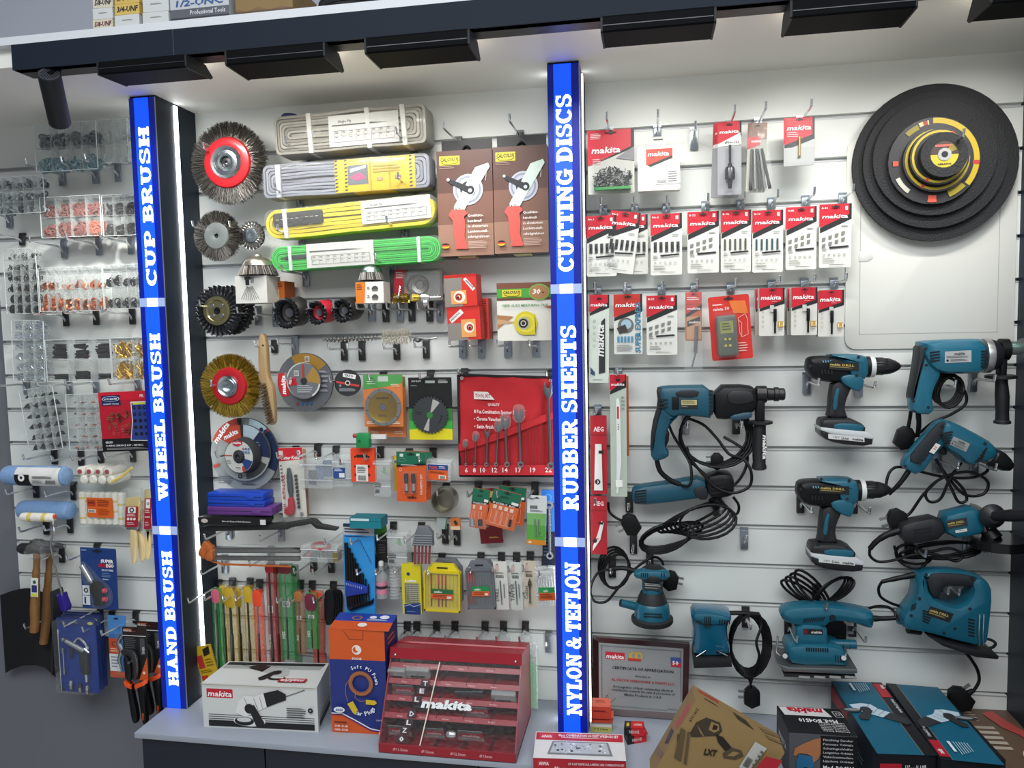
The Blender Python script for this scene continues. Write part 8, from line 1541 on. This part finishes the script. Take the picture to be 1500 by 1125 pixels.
# --- cordless drills
def cordless(label,dx,dy,group):
    T=Thing('cordless_drill',label,'drill',1245+dx,540+dy,.08,group);S=lambda p: [(x+dx,y+dy) for x,y in p]
    shell(T,S([(1180,533),(1182,524),(1195,521),(1232,521),(1246,524),(1246,553),(1240,558),(1222,560),(1190,556),(1180,544)]),.05,.109,BLACKP,'motor_housing',.014)
    shell(T,S([(1211,521),(1216,518.5),(1255,518.5),(1268,523),(1268,554),(1246,555),(1240,546),(1236,532)]),.047,.1135,TEAL,'teal_shell',.01);shell(T,S([(1226,550),(1242,546),(1262,551),(1258,572),(1247,571),(1229,560)]),.056,.113,TEAL,'trigger_guard',.005)
    rod_x(T,[(x+dx,537.5+dy,h) for x,h in ((1264,13),(1265,15.5),(1273,15.5))],.081,BLACKP,'clutch');rod_x(T,[(x+dx,537.5+dy,h) for x,h in ((1273,15),(1273.4,15.5),(1280,15),(1280.4,14))],.081,M('d4d6d4',.5),'torque_ring',0,'white numbered torque ring')
    rod_x(T,[(x+dx,536.5+dy,h) for x,h in ((1279,12),(1281,13),(1292,13.2),(1295,12.2),(1303,11.5),(1311,8.5),(1317,5),(1318,3.5),(1320,1.6))],.081,M('1a1b1d',.42),'chuck')
    mb=MB()
    for k in range(9): t=PI*(k+.5)/9;a,b=T.q(1283+dx,536.5+dy-12.6*math.cos(t),.081+.022*math.sin(t)),T.q(1301+dx,536.5+dy-11.2*math.cos(t),.081+.0195*math.sin(t));mb.tube([a,b],.0012,BLACKP,5)
    T.part(mb,'chuck_ribs')
    shell(T,S([(1217,556),(1249,560),(1242,574),(1236,590),(1236,602),(1241,613),(1209,612),(1212,598),(1213,580)]),.062,.102,M('1d1f22',.6),'handle',.01);shell(T,S([(1222,567),(1227,568),(1224,580),(1223,598),(1217,600),(1217,585)]),.099,.1045,TEAL,'handle_inlay',.001)
    shell(T,S([(1248,556),(1255,558),(1254,566),(1251,571),(1246,566)]),.07,.094,BLACKP,'trigger',.004);shell(T,S([(1202,611),(1243,611),(1263,621),(1262,633),(1198,625),(1198,616)]),.05,.116,M('1d1f22',.5),'foot',.008);shell(T,S([(1216,617),(1256,618),(1260,625),(1252,630),(1216,626)]),.112,.119,TEAL,'foot_trim',.002)
    shell(T,S([(1197,624),(1262,631),(1273,638),(1271,651),(1221,647),(1198,638)]),.046,.12,M('19191b',.4),'battery',.006);shell(T,S([(1196.5,623),(1262,629),(1274,637.5),(1272,640),(1214,633),(1197,627)]),.045,.122,M('c4c8ca',.5),'battery_band',.003,0,'white band of the battery')
    plate(T,S([(1213,635.5),(1266,640.5),(1213.5,642.5)]),.1225,'d0d2d0',lambda a: (a.t('18V',.14,.75,.45,'8a8c8c',.02,.18),a.t('Li-ion',.36,.85,.6,'1a1a1a',.02,.2,.2),a.brand(.66,.8,.5,'1a1a1a',.3)));plate(T,S([(1214,529),(1258,531.5),(1214,541)]),.1148,'141517',np_gold);vents(T,[S(q) for q in slots(1200,527,1211,527,4,1.6,3,1)],.1125,'6aa0b8');vents(T,[S(q) for q in slots(1198,540,1212,541,4,2.4,6,1)],.1125);SCREWS(T,S([(1187,536),(1217,521),(1258,523),(1255,550),(1219,585),(1234,588),(1212,618),(1254,622)]),.1135)
    return T
cordless('teal and black cordless drill with white banded battery, upper one of the pair',0,0,'cordless drills');cordless('teal and black cordless drill with white banded battery, lower one of the pair',-14,181,'cordless drills')
for x,y,s in ((1181,563,'carrying the upper cordless drill, left one'),(1257,567,'carrying the upper cordless drill, right one'),(1172,737,'carrying the lower cordless drill, left one'),(1250,738,'carrying the lower cordless drill, right one')): hook(x,y,s,.14,y > 700)
# --- rotary hammer
T=Thing('rotary_hammer','large teal and black rotary hammer with side handle and coiled cord','power tool',1045,590,.09)
shell(T,[(962,567),(985,565),(1046,564.5),(1046,612),(1020,609),(996,607),(984,611),(970,600)],.05,.115,TEAL2,'motor_housing',.012)
shell(T,[(1044,564.5),(1098,563.5),(1108,572),(1109,594),(1099,605),(1067,614),(1044,612)],.046,.12,BLACKP,'gear_housing',.016);shell(T,[(1062,571),(1094,570),(1102,577),(1102,588),(1066,592)],.118,.124,M('1b1c1f',.5),'housing_ridge',.003)
shell(T,[(1066,607),(1094,601),(1100,604),(1098,611),(1072,614)],.11,.122,M('26475a',.45),'mode_lever',.003)
shell(T,[(961,567),(984,566),(984,608),(996,607),(982,620),(976,634),(975,655),(980,661),(979,669),(959,676),(952,664),(954,625),(964,592)],.066,.108,TEAL2,'rear_handle',.01);shell(T,[(961,568),(970,567),(972,592),(962,622),(958,655),(953,660),(954,625),(964,592)],.064,.112,M('17181b',.6),'handle_grip',.005,1,'black rubber grip');shell(T,[(970,632),(981,630),(979,650),(969,657)],.07,.104,BLACKP,'trigger',.004)
shell(T,[(989,571),(1024,570),(1020,581),(990,580)],.113,.1175,M('1b1f22',.6),'grip_panel',.001);shell(T,[(984,580),(994,580),(994,598),(984,598)],.113,.119,BLACKP,'selector',.002,0);plate(T,[(997,585),(1022,585),(997,599)],.1156,'1a1a18',lambda a: (a.r(.04,.06,.96,.58,'b8ae7a'),a.fine(.1,.12,.9,.5,3,'6a6238'),a.fine(.06,.7,.5,.9,1,'77746a')))
vents(T,[[(965,584+5*k),(978,583+5*k),(978,585.5+5*k),(965,586.5+5*k)] for k in range(3)],.1155);vents(T,[[(1037.5,570+5.4*k),(1043,570+5.4*k),(1043,573.4+5.4*k),(1037.5,573.4+5.4*k)] for k in range(7)],.1155)
rod_x(T,[(x,577.5,h) for x,h in ((1106,10),(1108,12.5),(1122,12.5),(1124,9.5),(1133,9),(1134,10.5),(1140,10.5),(1141,9),(1148,9),(1149.5,7.5))],.084,M('161719',.4),'chuck')
shell(T,[(1106,585),(1120,585),(1120,621),(1107,621)],.07,.1,BLACKP,'handle_stem',.005,0)
def vgrip(T,prof,d,m,name='side_handle'):
    mb=MB();rings=[]
    for x,y,hw in prof: c=T.q(x,y,d);r=(T.q(x-hw,y,d)-T.q(x+hw,y,d)).length/2;rings.append([c+Vector((r*math.cos(2*PI*i/24),r*math.sin(2*PI*i/24),0)) for i in range(24)])
    mb.layers(rings,m,True);return T.part(mb,name)
vgrip(T,[(1114,616,14),(1114,617,18),(1114,620,18),(1113,623,9),(1112.5,630,9.5),(1112,655,10.5),(1112,678,9.5),(1112,683,11),(1112,686,11),(1112,688,8)],.086,M('18191b',.55));mb=MB();c=T.q(1117.5,637,.1058);mb.text('makita',c,(0,0,-1),(1,0,0),.0095,'e0e0dc',.04,.058,.22);T.part(mb,'lettering','white lettering on the side handle')
mb=MB();mb.tube([T.q(*p) for p in ((962,674,.085),(967,690,.085),(980,702,.082),(996,710,.08))],.0062,BLACKP,10,sub=5);T.part(mb,'strain_relief')
cord(T,[(996,710,.08),(1008,712,.1),(1013,702,.1),(1011,680,.09),(1000,660,.07),(985,635,.07),(978,612,.07),(990,608,.06)]);cord(T,[(1005,612,.05),(1030,622,.055),(1050,642,.06),(1068,665,.07),(1088,672,.08),(1100,690,.09),(1098,712,.09),(1075,722,.095),(1050,715,.095),(1030,695,.09),(1012,672,.085),(1006,655,.08)]);cord(T,[(1060,640,.06),(1085,655,.07),(1095,670,.07),(1088,695,.08),(1070,712,.08),(1040,700,.08),(1010,675,.07)])
coil(T,[(1045+2*k,638,50+1.5*k,42+1.5*k,.055+.006*k,.1*k-.1) for k in range(4)]);plug(T,1050,676,.05,1,-1,0)
hook(1004,622,'carrying the rotary hammer, left one',.13);hook(1078,622,'carrying the rotary hammer, right one',.13,True);hook(1090,790,'hanging empty right of the coiled cords',.05)
# --- paddle grinder below
T=Thing('straight_grinder','teal and black straight bodied grinder under the rotary hammer cord','power tool',1000,716,.06)
shell(T,[(925,718),(930,711),(984,704),(1033,695),(1037,726),(984,734),(932,739),(926,730)],.03,.085,TEAL2,'body',.014);shell(T,[(1031,695),(1058,690),(1071,693),(1075,704),(1074,722),(1060,727),(1036,727)],.026,.09,BLACKP,'gear_head',.012);shell(T,[(1012,712),(1034,708),(1037,728),(1022,729)],.083,.088,M('141a20',.5),'switch_panel',.002);vents(T,[[(930,716+4*k),(947,714+4*k),(947,716+4*k),(930,718+4*k)] for k in range(5)],.0855);vents(T,[[(1040,700+6*k),(1058,697+6*k),(1058,699+6*k),(1040,702+6*k)] for k in range(4)],.0905)
cord(T,[(1074,728,.05),(1082,740,.05),(1080,752,.05),(1068,756,.05)],.0034);coil(T,[(1012+5*k,757+1.5*k,52-2*k,10+3*k,.07+.005*k,-.42+.06*k) for k in range(6)],.0034);coil(T,[(985-4*k,783+2*k,46-3*k,14+2*k,.065+.005*k,-.28) for k in range(4)],.0034);cord(T,[(891,736,.05),(893,750,.05),(905,760,.06),(918,764,.07),(925,768,.08)],.0034);plug(T,924,769,.085,1.35,-1,.5);mb=MB();cyl(mb,T.q(1046,729,.06),T.q(1054,744,.06),.016,.016,BLACKP,16);T.part(mb,'spindle_guard')
for x,y,s in ((922,737,'carrying the straight grinder, left one'),(1050,742,'carrying the straight grinder, right one'),(928,797,'carrying the grinder cord')): hook(x,y,s,.11,True)
# --- random orbit sander
T=Thing('orbital_sander','teal random orbit sander with round pad, above the certificate','power tool',955,868,.09);c0=T.q(955,868,.085);S=lambda y: T.q(955,y,.085).z
mb=MB();mb.lathe([(.001,S(829)),(.02,S(829.5)),(.031,S(834)),(.036,S(841)),(.035,S(846)),(.026,S(849))],M('14161a',.55),32,(c0.x+.004,c0.y,0),'z');T.part(mb,'cap');shell(T,[(927,838),(934,831),(965,832),(980,834),(981,843),(970,846),(935,845)],.085,.118,TEAL,'palm_grip',.008)
mb=MB();mb.lathe([(.028,S(844)),(.0245,S(850)),(.0245,S(866)),(.027,S(870))],TEAL,30,(c0.x,c0.y,0),'z',caps=False);T.part(mb,'neck');mb=MB();mb.lathe([(.027,S(866)),(.034,S(874)),(.0385,S(884))],M('17191c',.6),30,(c0.x,c0.y,0),'z',caps=False);T.part(mb,'bellows');mb=MB();mb.lathe([(.0375,S(881)),(.041,S(884)),(.0435,S(892)),(.0445,S(903)),(.03,S(904))],TEAL,36,(c0.x,c0.y,0),'z',caps=False);T.part(mb,'skirt');mb=MB();mb.lathe([(.047,S(902)),(.0515,S(904)),(.0515,S(909)),(.049,S(911)),(.001,S(911))],M('1a1b1c',.7),36,(c0.x,c0.y,0),'z');T.part(mb,'pad')
mb=MB();cyl(mb,T.q(930,888,.09),T.q(909,883,.1),.0105,.0095,TEAL);cyl(mb,T.q(911,883.5,.099),T.q(908.5,883,.1005),.008,.008,'0a0c0e');T.part(mb,'dust_port');vents(T,slots(939,834,948,834,4,1.4,6) + slots(968,834,972,834,2,1.4,6),.1185);vents(T,[[(943,890+4*k),(970,891+4*k),(970,892.4+4*k),(943,891.4+4*k)] for k in range(2)],.1285);plate(T,[(943,853),(971,855),(943,864)],.1105,'26282a',lambda a: (a.fine(.06,.1,.94,.5,2,'b8bab8'),a.fine(.06,.6,.94,.9,1,'8a8c8a')))
mb=MB();mb.tube([T.q(930,836,.085),T.q(912,832,.085),T.q(892,834,.08)],.006,BLACKP,8,sub=4);T.part(mb,'strain_relief');coil(T,[(899+1.5*k,831+2*k,22-1.2*k,30-1.5*k,.03+.006*k,.1*k) for k in range(4)],.0033);cord(T,[(892,834,.08),(875,840,.08),(865,862,.085),(870,880,.09),(888,881,.09),(905,862,.085),(925,838,.08),(945,822,.06),(958,816,.055),(968,820,.05),(972,828,.05)],.0033);plug(T,982,851,.05,1.2,1,-.2)
hook(897,832,'carrying the round sander cord',.08,True);hook(952,826,'behind the round sander',.05,True)
# --- palm sander
T=Thing('palm_sander','small square teal palm sander with coiled cord, right of the certificate','power tool',1041,930,.09)
shell(T,[(1011,893),(1026,889),(1068,894),(1071,903),(1064,911),(1064,926),(1068,942),(1068,955),(1016,956),(1014,938),(1016,922),(1013,908)],.045,.12,M('0d5874',.22,coat=.6,name='glossy_teal'),'body',.014);shell(T,[(1012,893),(1027,890),(1067,895),(1069,902),(1055,908),(1020,906)],.118,.127,TEAL,'palm_grip',.006);vents(T,slots(1030,895,1038,895,4,1.3,15)+slots(1052,899,1066,900,5,1.5,6,-1)+slots(1014,899,1024,901,4,1.3,5),.1275);vents(T,[[(x-2,945),(x+2,945),(x+2,949),(x-2,949)] for x in (1031,1050)],.1205)
shell(T,[(1015,955),(1069,955),(1070,967),(1015,969)],.035,.13,M('17181a',.6),'base_plate',.002,0);mb=MB()
for a,b in (((1020,962),(1034,953)),((1066,961),(1050,953))): mb.tube([T.q(*a,.132),T.q(*b,.128),T.q((a[0]+b[0])/2+6,b[1],.128)],.0012,STEEL,6)
T.part(mb,'paper_clamps');mb=MB();mb.tube([T.q(1068,898,.085),T.q(1090,898,.085),T.q(1112,900,.08)],.0058,BLACKP,8,sub=4);T.part(mb,'strain_relief');coil(T,[(1097+1.6*(k-2),940+1.5*k,27+1.2*(k-2),43+1.5*(k-2),.06+.006*k,.04*(k-2)) for k in range(5)],.0033);cord(T,[(1112,900,.08),(1116,915,.08),(1108,940,.1),(1112,962,.1),(1104,985,.09),(1100,1000,.08)],.0033);cord(T,[(1075,965,.075),(1088,988,.08),(1098,996,.08),(1100,1012,.07)],.0033);plug(T,1101,1021,.07,1.25,-1)
hook(1092,905,'through the palm sander cord',.10,True)
# --- finishing sander
T=Thing('finishing_sander','long handled teal finishing sander with clamped steel base plate','power tool',1200,930,.09)
shell(T,[(1141,896),(1148,887),(1165,884),(1202,882.5),(1240,886),(1274,893),(1279,899),(1277,918),(1268,917),(1245,908),(1215,907),(1207,916),(1165,914),(1146,907)],.055,.115,TEAL,'top_handle',.016);shell(T,[(1163,908),(1208,910),(1211,938),(1213,944),(1156,942),(1163,935)],.05,.118,TEAL,'neck',.01);shell(T,[(1149,941),(1158,936),(1214,937),(1234,943),(1237,964),(1232,967),(1158,966),(1150,955)],.042,.13,TEAL,'skirt',.012);mb=MB();cyl(mb,T.q(1215,943,.09),T.q(1254,943.5,.09),.0105,.0105,TEAL);cyl(mb,T.q(1243,943.5,.09),T.q(1244,943.5,.09),.0112,.0112,TEAL2);cyl(mb,T.q(1253,943.5,.09),T.q(1254.3,943.5,.09),.008,.008,'0a0c0e');T.part(mb,'dust_port')
shell(T,[(1134,959),(1143,970),(1240,974),(1248,972),(1247,966),(1150,964)],.03,.142,M('8a8c8c',.35,.85,name='base_steel'),'base_plate',.002,0,'steel base plate');shell(T,[(1144,974),(1246,978),(1247,981),(1144,978)],.035,.14,M('1c1c1e',.7),'pad',.001,0);vents(T,[[(1164+22*k,976),(1180+22*k,977),(1180+22*k,980),(1164+22*k,979)] for k in range(4)],.1402,'9a9a98');mb=MB();mb.tube([T.q(1139,932,.09),T.q(1139,940,.1),T.q(1137,955,.11),T.q(1144,961,.12)],.0022,STEEL,8,sub=4);mb.tube([T.q(1236,945,.1),T.q(1240,955,.12),T.q(1237,964,.13)],.002,STEEL,8,sub=4);cyl(mb,T.q(1150,961,.132),T.q(1150,961,.137),.0055,.0055,STEEL,12);cyl(mb,T.q(1236,964,.132),T.q(1236,964,.137),.0055,.0055,STEEL,12);T.part(mb,'paper_clamps')
vents(T,slots(1176,900,1204,898,10,1.4,6,-3),.1155);vents(T,slots(1176,938.5,1206,939.5,10,1.7,5.5),.1305);vents(T,slots(1217,949,1228,951,4,1.2,10,1),.1305);mb=MB();c=T.q(1219.5,905,.1155);mb.lathe([(.001,-.003),(.006,-.003),(.0075,.001)],M('0c1a22',.4),16,(c.x,c.y,c.z));T.part(mb,'lock_button');plate(T,[(1177,921),(1205,922),(1177,929)],.1185,'17181a',lambda a: (a.r(.02,.1,.2,.9,'6a1420'),a.brand(.4,.74,.45,'e8e8e4',.55)))
mb=MB();mb.tube([T.q(1276,906,.085),T.q(1294,906,.085),T.q(1312,905,.085)],[.0075,.006,.0055],BLACKP,10,sub=4);T.part(mb,'strain_relief');cord(T,[(1312,905,.085),(1310,896,.075),(1300,889,.06),(1285,888,.05),(1270,892,.04)],.0034);coil(T,[(1172+6*k,868-1.5*k,32+1.5*k,9+1.2*k,.05+.008*k,.55+.1*k) for k in range(4)]+[(1215+3*k,867-1*k,30,9+1.5*k,.05+.008*k,-.75+.09*k) for k in range(4)],.0034);plug(T,1222,924,.04,1.7,1,0)
for x,y,s in ((1154,918,'carrying the finishing sander, left one'),(1248,918,'carrying the finishing sander, right one'),(1195,872,'carrying the finishing sander cord')): hook(x,y,s,.12,True)
# --- impact drill with side handle
T=Thing('impact_drill','teal impact drill with long black side handle at the right end of the wall','drill',1400,530,.09)
shell(T,[(1345,502),(1350,499),(1400,497),(1440,496),(1441,546),(1395,547),(1376,546),(1360,540),(1347,520)],.048,.122,M('1c6880',.38,0,.03,coat=.2,name='light_teal_plastic'),'motor_housing',.016);shell(T,[(1344,502),(1362,500),(1372,520),(1377,546),(1368,564),(1362,582),(1367,607),(1333,605),(1331.5,583),(1336,560),(1341,530)],.065,.108,M('1c6880',.38,0,.03,coat=.2,name='light_teal_plastic'),'rear_handle',.01);shell(T,[(1343,503),(1366,500),(1366,508),(1354,512),(1349,535),(1341,562),(1336,586),(1331,584),(1336,558),(1341,528)],.06,.112,M('1c2126',.6),'handle_grip',.006,1,'black rubber grip');shell(T,[(1366,546),(1375,547),(1372,562),(1366,563)],.074,.1,M('2c2a2e',.4),'trigger',.004)
rod_x(T,[(x,521,h) for x,h in ((1439,25),(1441,25.5),(1449,25),(1449.5,24))],.086,M('b4b6b4',.35,.8,name='cast_aluminium'),'gear_case',0,'bare metal gear case');rod_x(T,[(x,520,h) for x,h in ((1449,24),(1456,22),(1464,17),(1465,12))],.086,M('1e2226',.45),'nose');rod_x(T,[(x,512,h) for x,h in ((1463,15),(1464,16),(1476,16),(1477,14))],.086,BLACKP,'handle_collar');rod_x(T,[(x,510,h) for x,h in ((1477,8),(1480,10),(1496,10),(1500,6),(1510,5))],.086,M('3a5a50',.3,.7),'chuck');mb=MB();q=random.Random(4);c=T.q(1492,511,.086);mb.layers([[c+Vector((-.022+.01*k,(.019+.006*q.random())*math.cos(2*PI*i/12),(.019+.006*q.random())*math.sin(2*PI*i/12))) for i in range(12)] for k in range(6)],FILM);T.part(mb,'wrap')
shell(T,[(1463,525),(1474,525),(1473,552),(1463,552)],.07,.1,BLACKP,'handle_stem',.004,0);vgrip(T,[(1466,548.5,18),(1466,550,23),(1466,554,23),(1467,556,9),(1467,560,9),(1468,580,10.5),(1468,600,10),(1468,601,9.6),(1468,615,10),(1468,617,12.5),(1468,620,12.5),(1468,621,9)],.086,M('1c1e20',.45));plate(T,[(1384,515),(1423,513),(1384,532)],.1225,'b0b2b0',np_silver);vents(T,[[(1355,515+4.2*k),(1369,513+4.2*k),(1369,515+4.2*k),(1355,517+4.2*k)] for k in range(4)]+[[(1428,513+4.2*k),(1437,512.5+4.2*k),(1437,514.5+4.2*k),(1428,515+4.2*k)] for k in range(6)],.1225);SCREWS(T,[(1356,511),(1357,535),(1338,588),(1360,597)],.1225)
mb=MB();mb.tube([T.q(1345,606,.086),T.q(1346,622,.075),T.q(1344,638,.05)],[.006,.0055,.005],BLACKP,10,sub=4);T.part(mb,'strain_relief');coil(T,[(1384+3*k,568+2*k,19-.5*k,24,.05+.008*k,.35) for k in range(4)],.0034);cord(T,[(1380,550,.05),(1400,558,.055),(1414,575,.06),(1414,592,.06),(1395,606,.06),(1368,618,.06),(1352,630,.05),(1340,640,.042)],.0034);plug(T,1324,642,.04,1.35,1,-.3);mb=MB();mb.tube([T.q(1330,628,.04),T.q(1333,612,.045),T.q(1334,604,.06)],.0045,BLACKP,8);T.part(mb,'plug_neck')
hook(1368,566,'carrying the impact drill, left one',.13);hook(1424,559,'carrying the impact drill, right one',.12)
# --- tilted drill
T=Thing('corded_drill','teal corded drill hanging nose down below the impact drill','drill',1400,655,.09)
shell(T,[(1378,613),(1395,618),(1430,636),(1450,648),(1459,663),(1448,672),(1430,676),(1421,680),(1410,677),(1401,667),(1382,656),(1372,640)],.046,.116,TEAL,'motor_housing',.014);shell(T,[(1378,613),(1392,620),(1388,645),(1371,662),(1346,697),(1320,685),(1323,672),(1345,647),(1366,622)],.064,.106,TEAL,'handle',.01);shell(T,[(1375,615),(1386,620),(1381,632),(1366,650),(1345,680),(1325,672),(1346,645),(1366,622)],.1,.1105,M('20262c',.7,0,.3,150,bump=.4),'handle_grip',.003,1,'dark dimpled grip');shell(T,[(1374,652),(1388,659),(1384,668),(1372,662)],.076,.098,BLACKP,'trigger',.004)
rod_x(T,[(1444,664,15),(1450,668,14),(1452,669,11)],.084,STEEL,'collar',-.62);rod_x(T,[(1452,668,12),(1454,669.5,14),(1464,675,13.5),(1474,681,10.5),(1481,685,6),(1482,686,3)],.084,M('17181a',.4),'chuck',-.62);plate(T,[(1397,639),(1421,650),(1391,651)],.1165,'8e9290',np_silver);plate(T,[(1371,649),(1378,652),(1361,662)],.1112,'dcd8d4',lambda a: a.fine(.2,.3,.8,.7,2,'c07068'),'sticker')
vents(T,[[(1371+1.5*k,633+4*k),(1388-1*k,629+4*k),(1390-1*k,631+4*k),(1372+1.5*k,635+4*k)] for k in range(5)]+[[(1422+3*k,672-4*k),(1432+1.6*k,668-4*k),(1433+1.6*k,670-4*k),(1423+3*k,674-4*k)] for k in range(5)],.1165);SCREWS(T,[(1381,624),(1443,650),(1326,683),(1348,679)],.1165)
mb=MB();mb.tube([T.q(1331,690,.086),T.q(1318,708,.086),T.q(1302,724,.08)],[.0062,.0055,.0045],BLACKP,10,sub=4);T.part(mb,'strain_relief');cord(T,[(1302,724,.08),(1298,712,.075),(1303,692,.07),(1316,684,.06),(1345,690,.05),(1380,698,.05),(1420,700,.06),(1446,690,.06),(1444,672,.05)],.0034)
for pts in ([(1370,672,.06),(1388,698,.07),(1412,724,.08),(1440,724,.08),(1447,706,.08),(1425,692,.08),(1396,694,.08),(1372,705,.08),(1356,722,.08),(1362,735,.08),(1378,730,.08),(1392,700,.08),(1408,678,.06)],[(1395,700,.085),(1410,715,.085),(1416,732,.085),(1404,735,.085),(1392,712,.085),(1376,680,.07)],[(1372,705,.07),(1352,725,.07),(1336,748,.06),(1328,756,.06)]): cord(T,pts,.0034)
hook(1372,678,'carrying the corded drill, left one',.13);hook(1426,681,'carrying the corded drill, right one',.12)
# --- angle grinder
T=Thing('angle_grinder','teal and black angle grinder with side handle and disc guard at the right edge','power tool',1400,770,.09)
shell(T,[(1314,774),(1322,763),(1378,753),(1386,787),(1334,797),(1318,789)],.056,.108,M('1a1c1f',.5),'motor_housing',.014);shell(T,[(1376,753),(1398,748),(1426,740),(1440,757),(1439,776),(1432,782),(1386,788)],.05,.112,TEAL,'gear_cover',.014);shell(T,[(1424,740),(1440,743),(1447,757),(1446,775),(1436,781),(1434,757)],.054,.112,M('a4a49c',.35,.85,name='cast_aluminium_b'),'gear_head',.01,1,'bare metal gear head')
vents(T,[[(1334,773+5*k),(1360,769+5*k),(1360,771+5*k),(1334,775+5*k)] for k in range(3)],.1085);plate(T,[(1386,763),(1416,758),(1388,775)],.1125,'2a2e32',np_gold);plate(T,[(1399,777),(1416,774),(1400,781)],.1127,'d4d4d0',lambda a: a.fine(.3,.3,.9,.7,1,'8a6a5a'),'sticker');mb=MB();c=T.q(1455,757,.125);mb.lathe([(.001,-.012),(.012,-.012),(.027,.002),(.028,.005),(.01,.006)],M('23262a',.4),30,(c.x,c.y,c.z));T.part(mb,'handle_flange')
mb=MB();a,b=T.q(1457,756,.135),T.q(1512,754,.215);ax=b-a;cyl(mb,a,a+ax*.45,.0105,.0135,M('17181a',.5));cyl(mb,a+ax*.45,b,.0135,.013,M('17181a',.5));T.part(mb,'side_handle');mb=MB();c=T.q(1462,795,.10);R_=.058;mb.lathe([(.012,.012),(R_,.012),(R_,-.010),(R_-.006,-.011),(R_-.008,-.008),(R_-.008,.008),(.012,.009)],M('121315',.25,.4,coat=.4,name='black_enamel'),40,(c.x,c.y,c.z),'z');T.part(mb,'disc_guard');mb=MB();cyl(mb,T.q(1447,776,.09),T.q(1456,790,.1),.017,.02,BLACKP,20);T.part(mb,'spindle_collar')
mb=MB();mb.tube([T.q(1322,776,.09),T.q(1300,783,.09),T.q(1284,793,.088),T.q(1274,804,.085)],[.0085,.0075,.0065,.006],BLACKP,10,sub=4);T.part(mb,'strain_relief');cord(T,[(1274,804,.085),(1275,815,.08),(1288,823,.08),(1312,820,.08),(1340,812,.085),(1370,812,.085),(1400,822,.085),(1410,812,.085),(1390,803,.085),(1360,808,.08),(1330,800,.07)],.0034);coil(T,[(1375+6*k,806,58-4*k,9+2*k,.055+.008*k,-.12+.05*k) for k in range(3)]+[(1335,815,24,16,.06,.4)],.0034);cord(T,[(1310,800,.06),(1318,819,.05),(1338,826,.05),(1358,824,.05),(1366,815,.06)],.0034);plug(T,1315,764,.07,1.45,-1,.3)
hook(1330,800,'carrying the angle grinder, left one',.12,True);hook(1416,796,'carrying the angle grinder, right one',.11)
# --- jigsaw
T=Thing('jigsaw','teal jigsaw with black top handle and tilted base shoe, below the angle grinder','power tool',1385,895,.09)
shell(T,[(1339,838),(1352,838),(1357,868),(1378,880),(1398,886),(1412,878),(1421,862),(1416,848),(1428,840),(1442,848),(1449,864),(1444,915),(1440,941),(1416,939),(1350,921),(1326,918),(1317,912),(1318,897),(1328,885),(1338,870)],.05,.118,TEAL,'body',.012);shell(T,[(1350,837),(1380,833.5),(1418,838),(1434,845),(1444,856),(1443,872),(1436,882),(1430,868),(1421,855),(1398,856),(1378,855),(1372,874),(1358,870)],.056,.114,M('191c20',.6),'top_handle',.01);shell(T,[(1346,837),(1380,832.5),(1422,838),(1440,847),(1432,850),(1380,842),(1354,846)],.06,.11,TEAL,'handle_cover',.008);shell(T,[(1362,856),(1380,856),(1378,868),(1364,870)],.074,.1,M('2a2c30',.4),'trigger',.003)
plate(T,[(1363,888),(1397,899),(1357,901)],.1185,'17181a',np_gold);vents(T,[[(1346,887+3.6*k),(1361-1.6*k,891+3.6*k),(1360-1.6*k,893+3.6*k),(1345,889+3.6*k)] for k in range(5)]+[[(1411,899+4.6*k),(1420,901+4.6*k),(1420,903.2+4.6*k),(1411,901.2+4.6*k)] for k in range(6)]+slots(1330,879,1335,877,3,1.2,9,-2),.1185);SCREWS(T,[(1357,842),(1425,847),(1347,877),(1421,892),(1399,921),(1335,902),(1383,927)],.1185);mb=MB();cyl(mb,T.q(1330,909,.084),T.q(1317,905,.086),.0145,.0145,TEAL,20);cyl(mb,T.q(1318,905.3,.086),T.q(1316.4,905,.0862),.011,.011,'0a0c0e',20);T.part(mb,'dust_port')
shell(T,[(1350,922),(1380,932),(1440,946),(1452,951),(1450,955),(1420,952),(1372,936)],.036,.132,M('151618',.45),'base_shoe',.002,0);mb=MB();[mb.tube([T.q(x,888,.1),T.q(x-1,905,.122),T.q(x-2,928,.124),T.q(x-1,946,.12)],.0013,CHROME,6,sub=4) for x in (1436,1442)];mb.tube([T.q(1436,888,.1),T.q(1442,888,.1)],.0013,CHROME,6);T.part(mb,'wire_guard','chrome wire guard')
mb=MB();mb.tube([T.q(1340,842,.086),T.q(1315,847,.086),T.q(1292,852,.084)],[.007,.006,.005],BLACKP,10,sub=4);T.part(mb,'strain_relief');cord(T,[(1292,852,.084),(1287,862,.08),(1290,874,.075),(1304,883,.07),(1322,889,.06),(1334,892,.045)],.0034);cord(T,[(1415,935,.05),(1446,936,.06),(1458,942,.07),(1452,949,.07),(1435,948,.06)],.0034);cord(T,[(1410,950,.05),(1422,965,.055),(1432,982,.055),(1434,998,.055),(1426,1012,.055)],.0038);plug(T,1407,1024,.05,1.5,1,.7);mb=MB();cyl(mb,T.q(1425,1011,.055),T.q(1415,1018,.05),.005,.0085,BLACKP,12);T.part(mb,'plug_neck')
mb=MB();cyl(mb,T.q(1348,924,.07),T.q(1330,921,.075),.010,.011,BLACKP,16);T.part(mb,'hex_key_holder')
hook(1361,851,'carrying the jigsaw, left one',.12);hook(1376,852,'carrying the jigsaw, right one',.12)
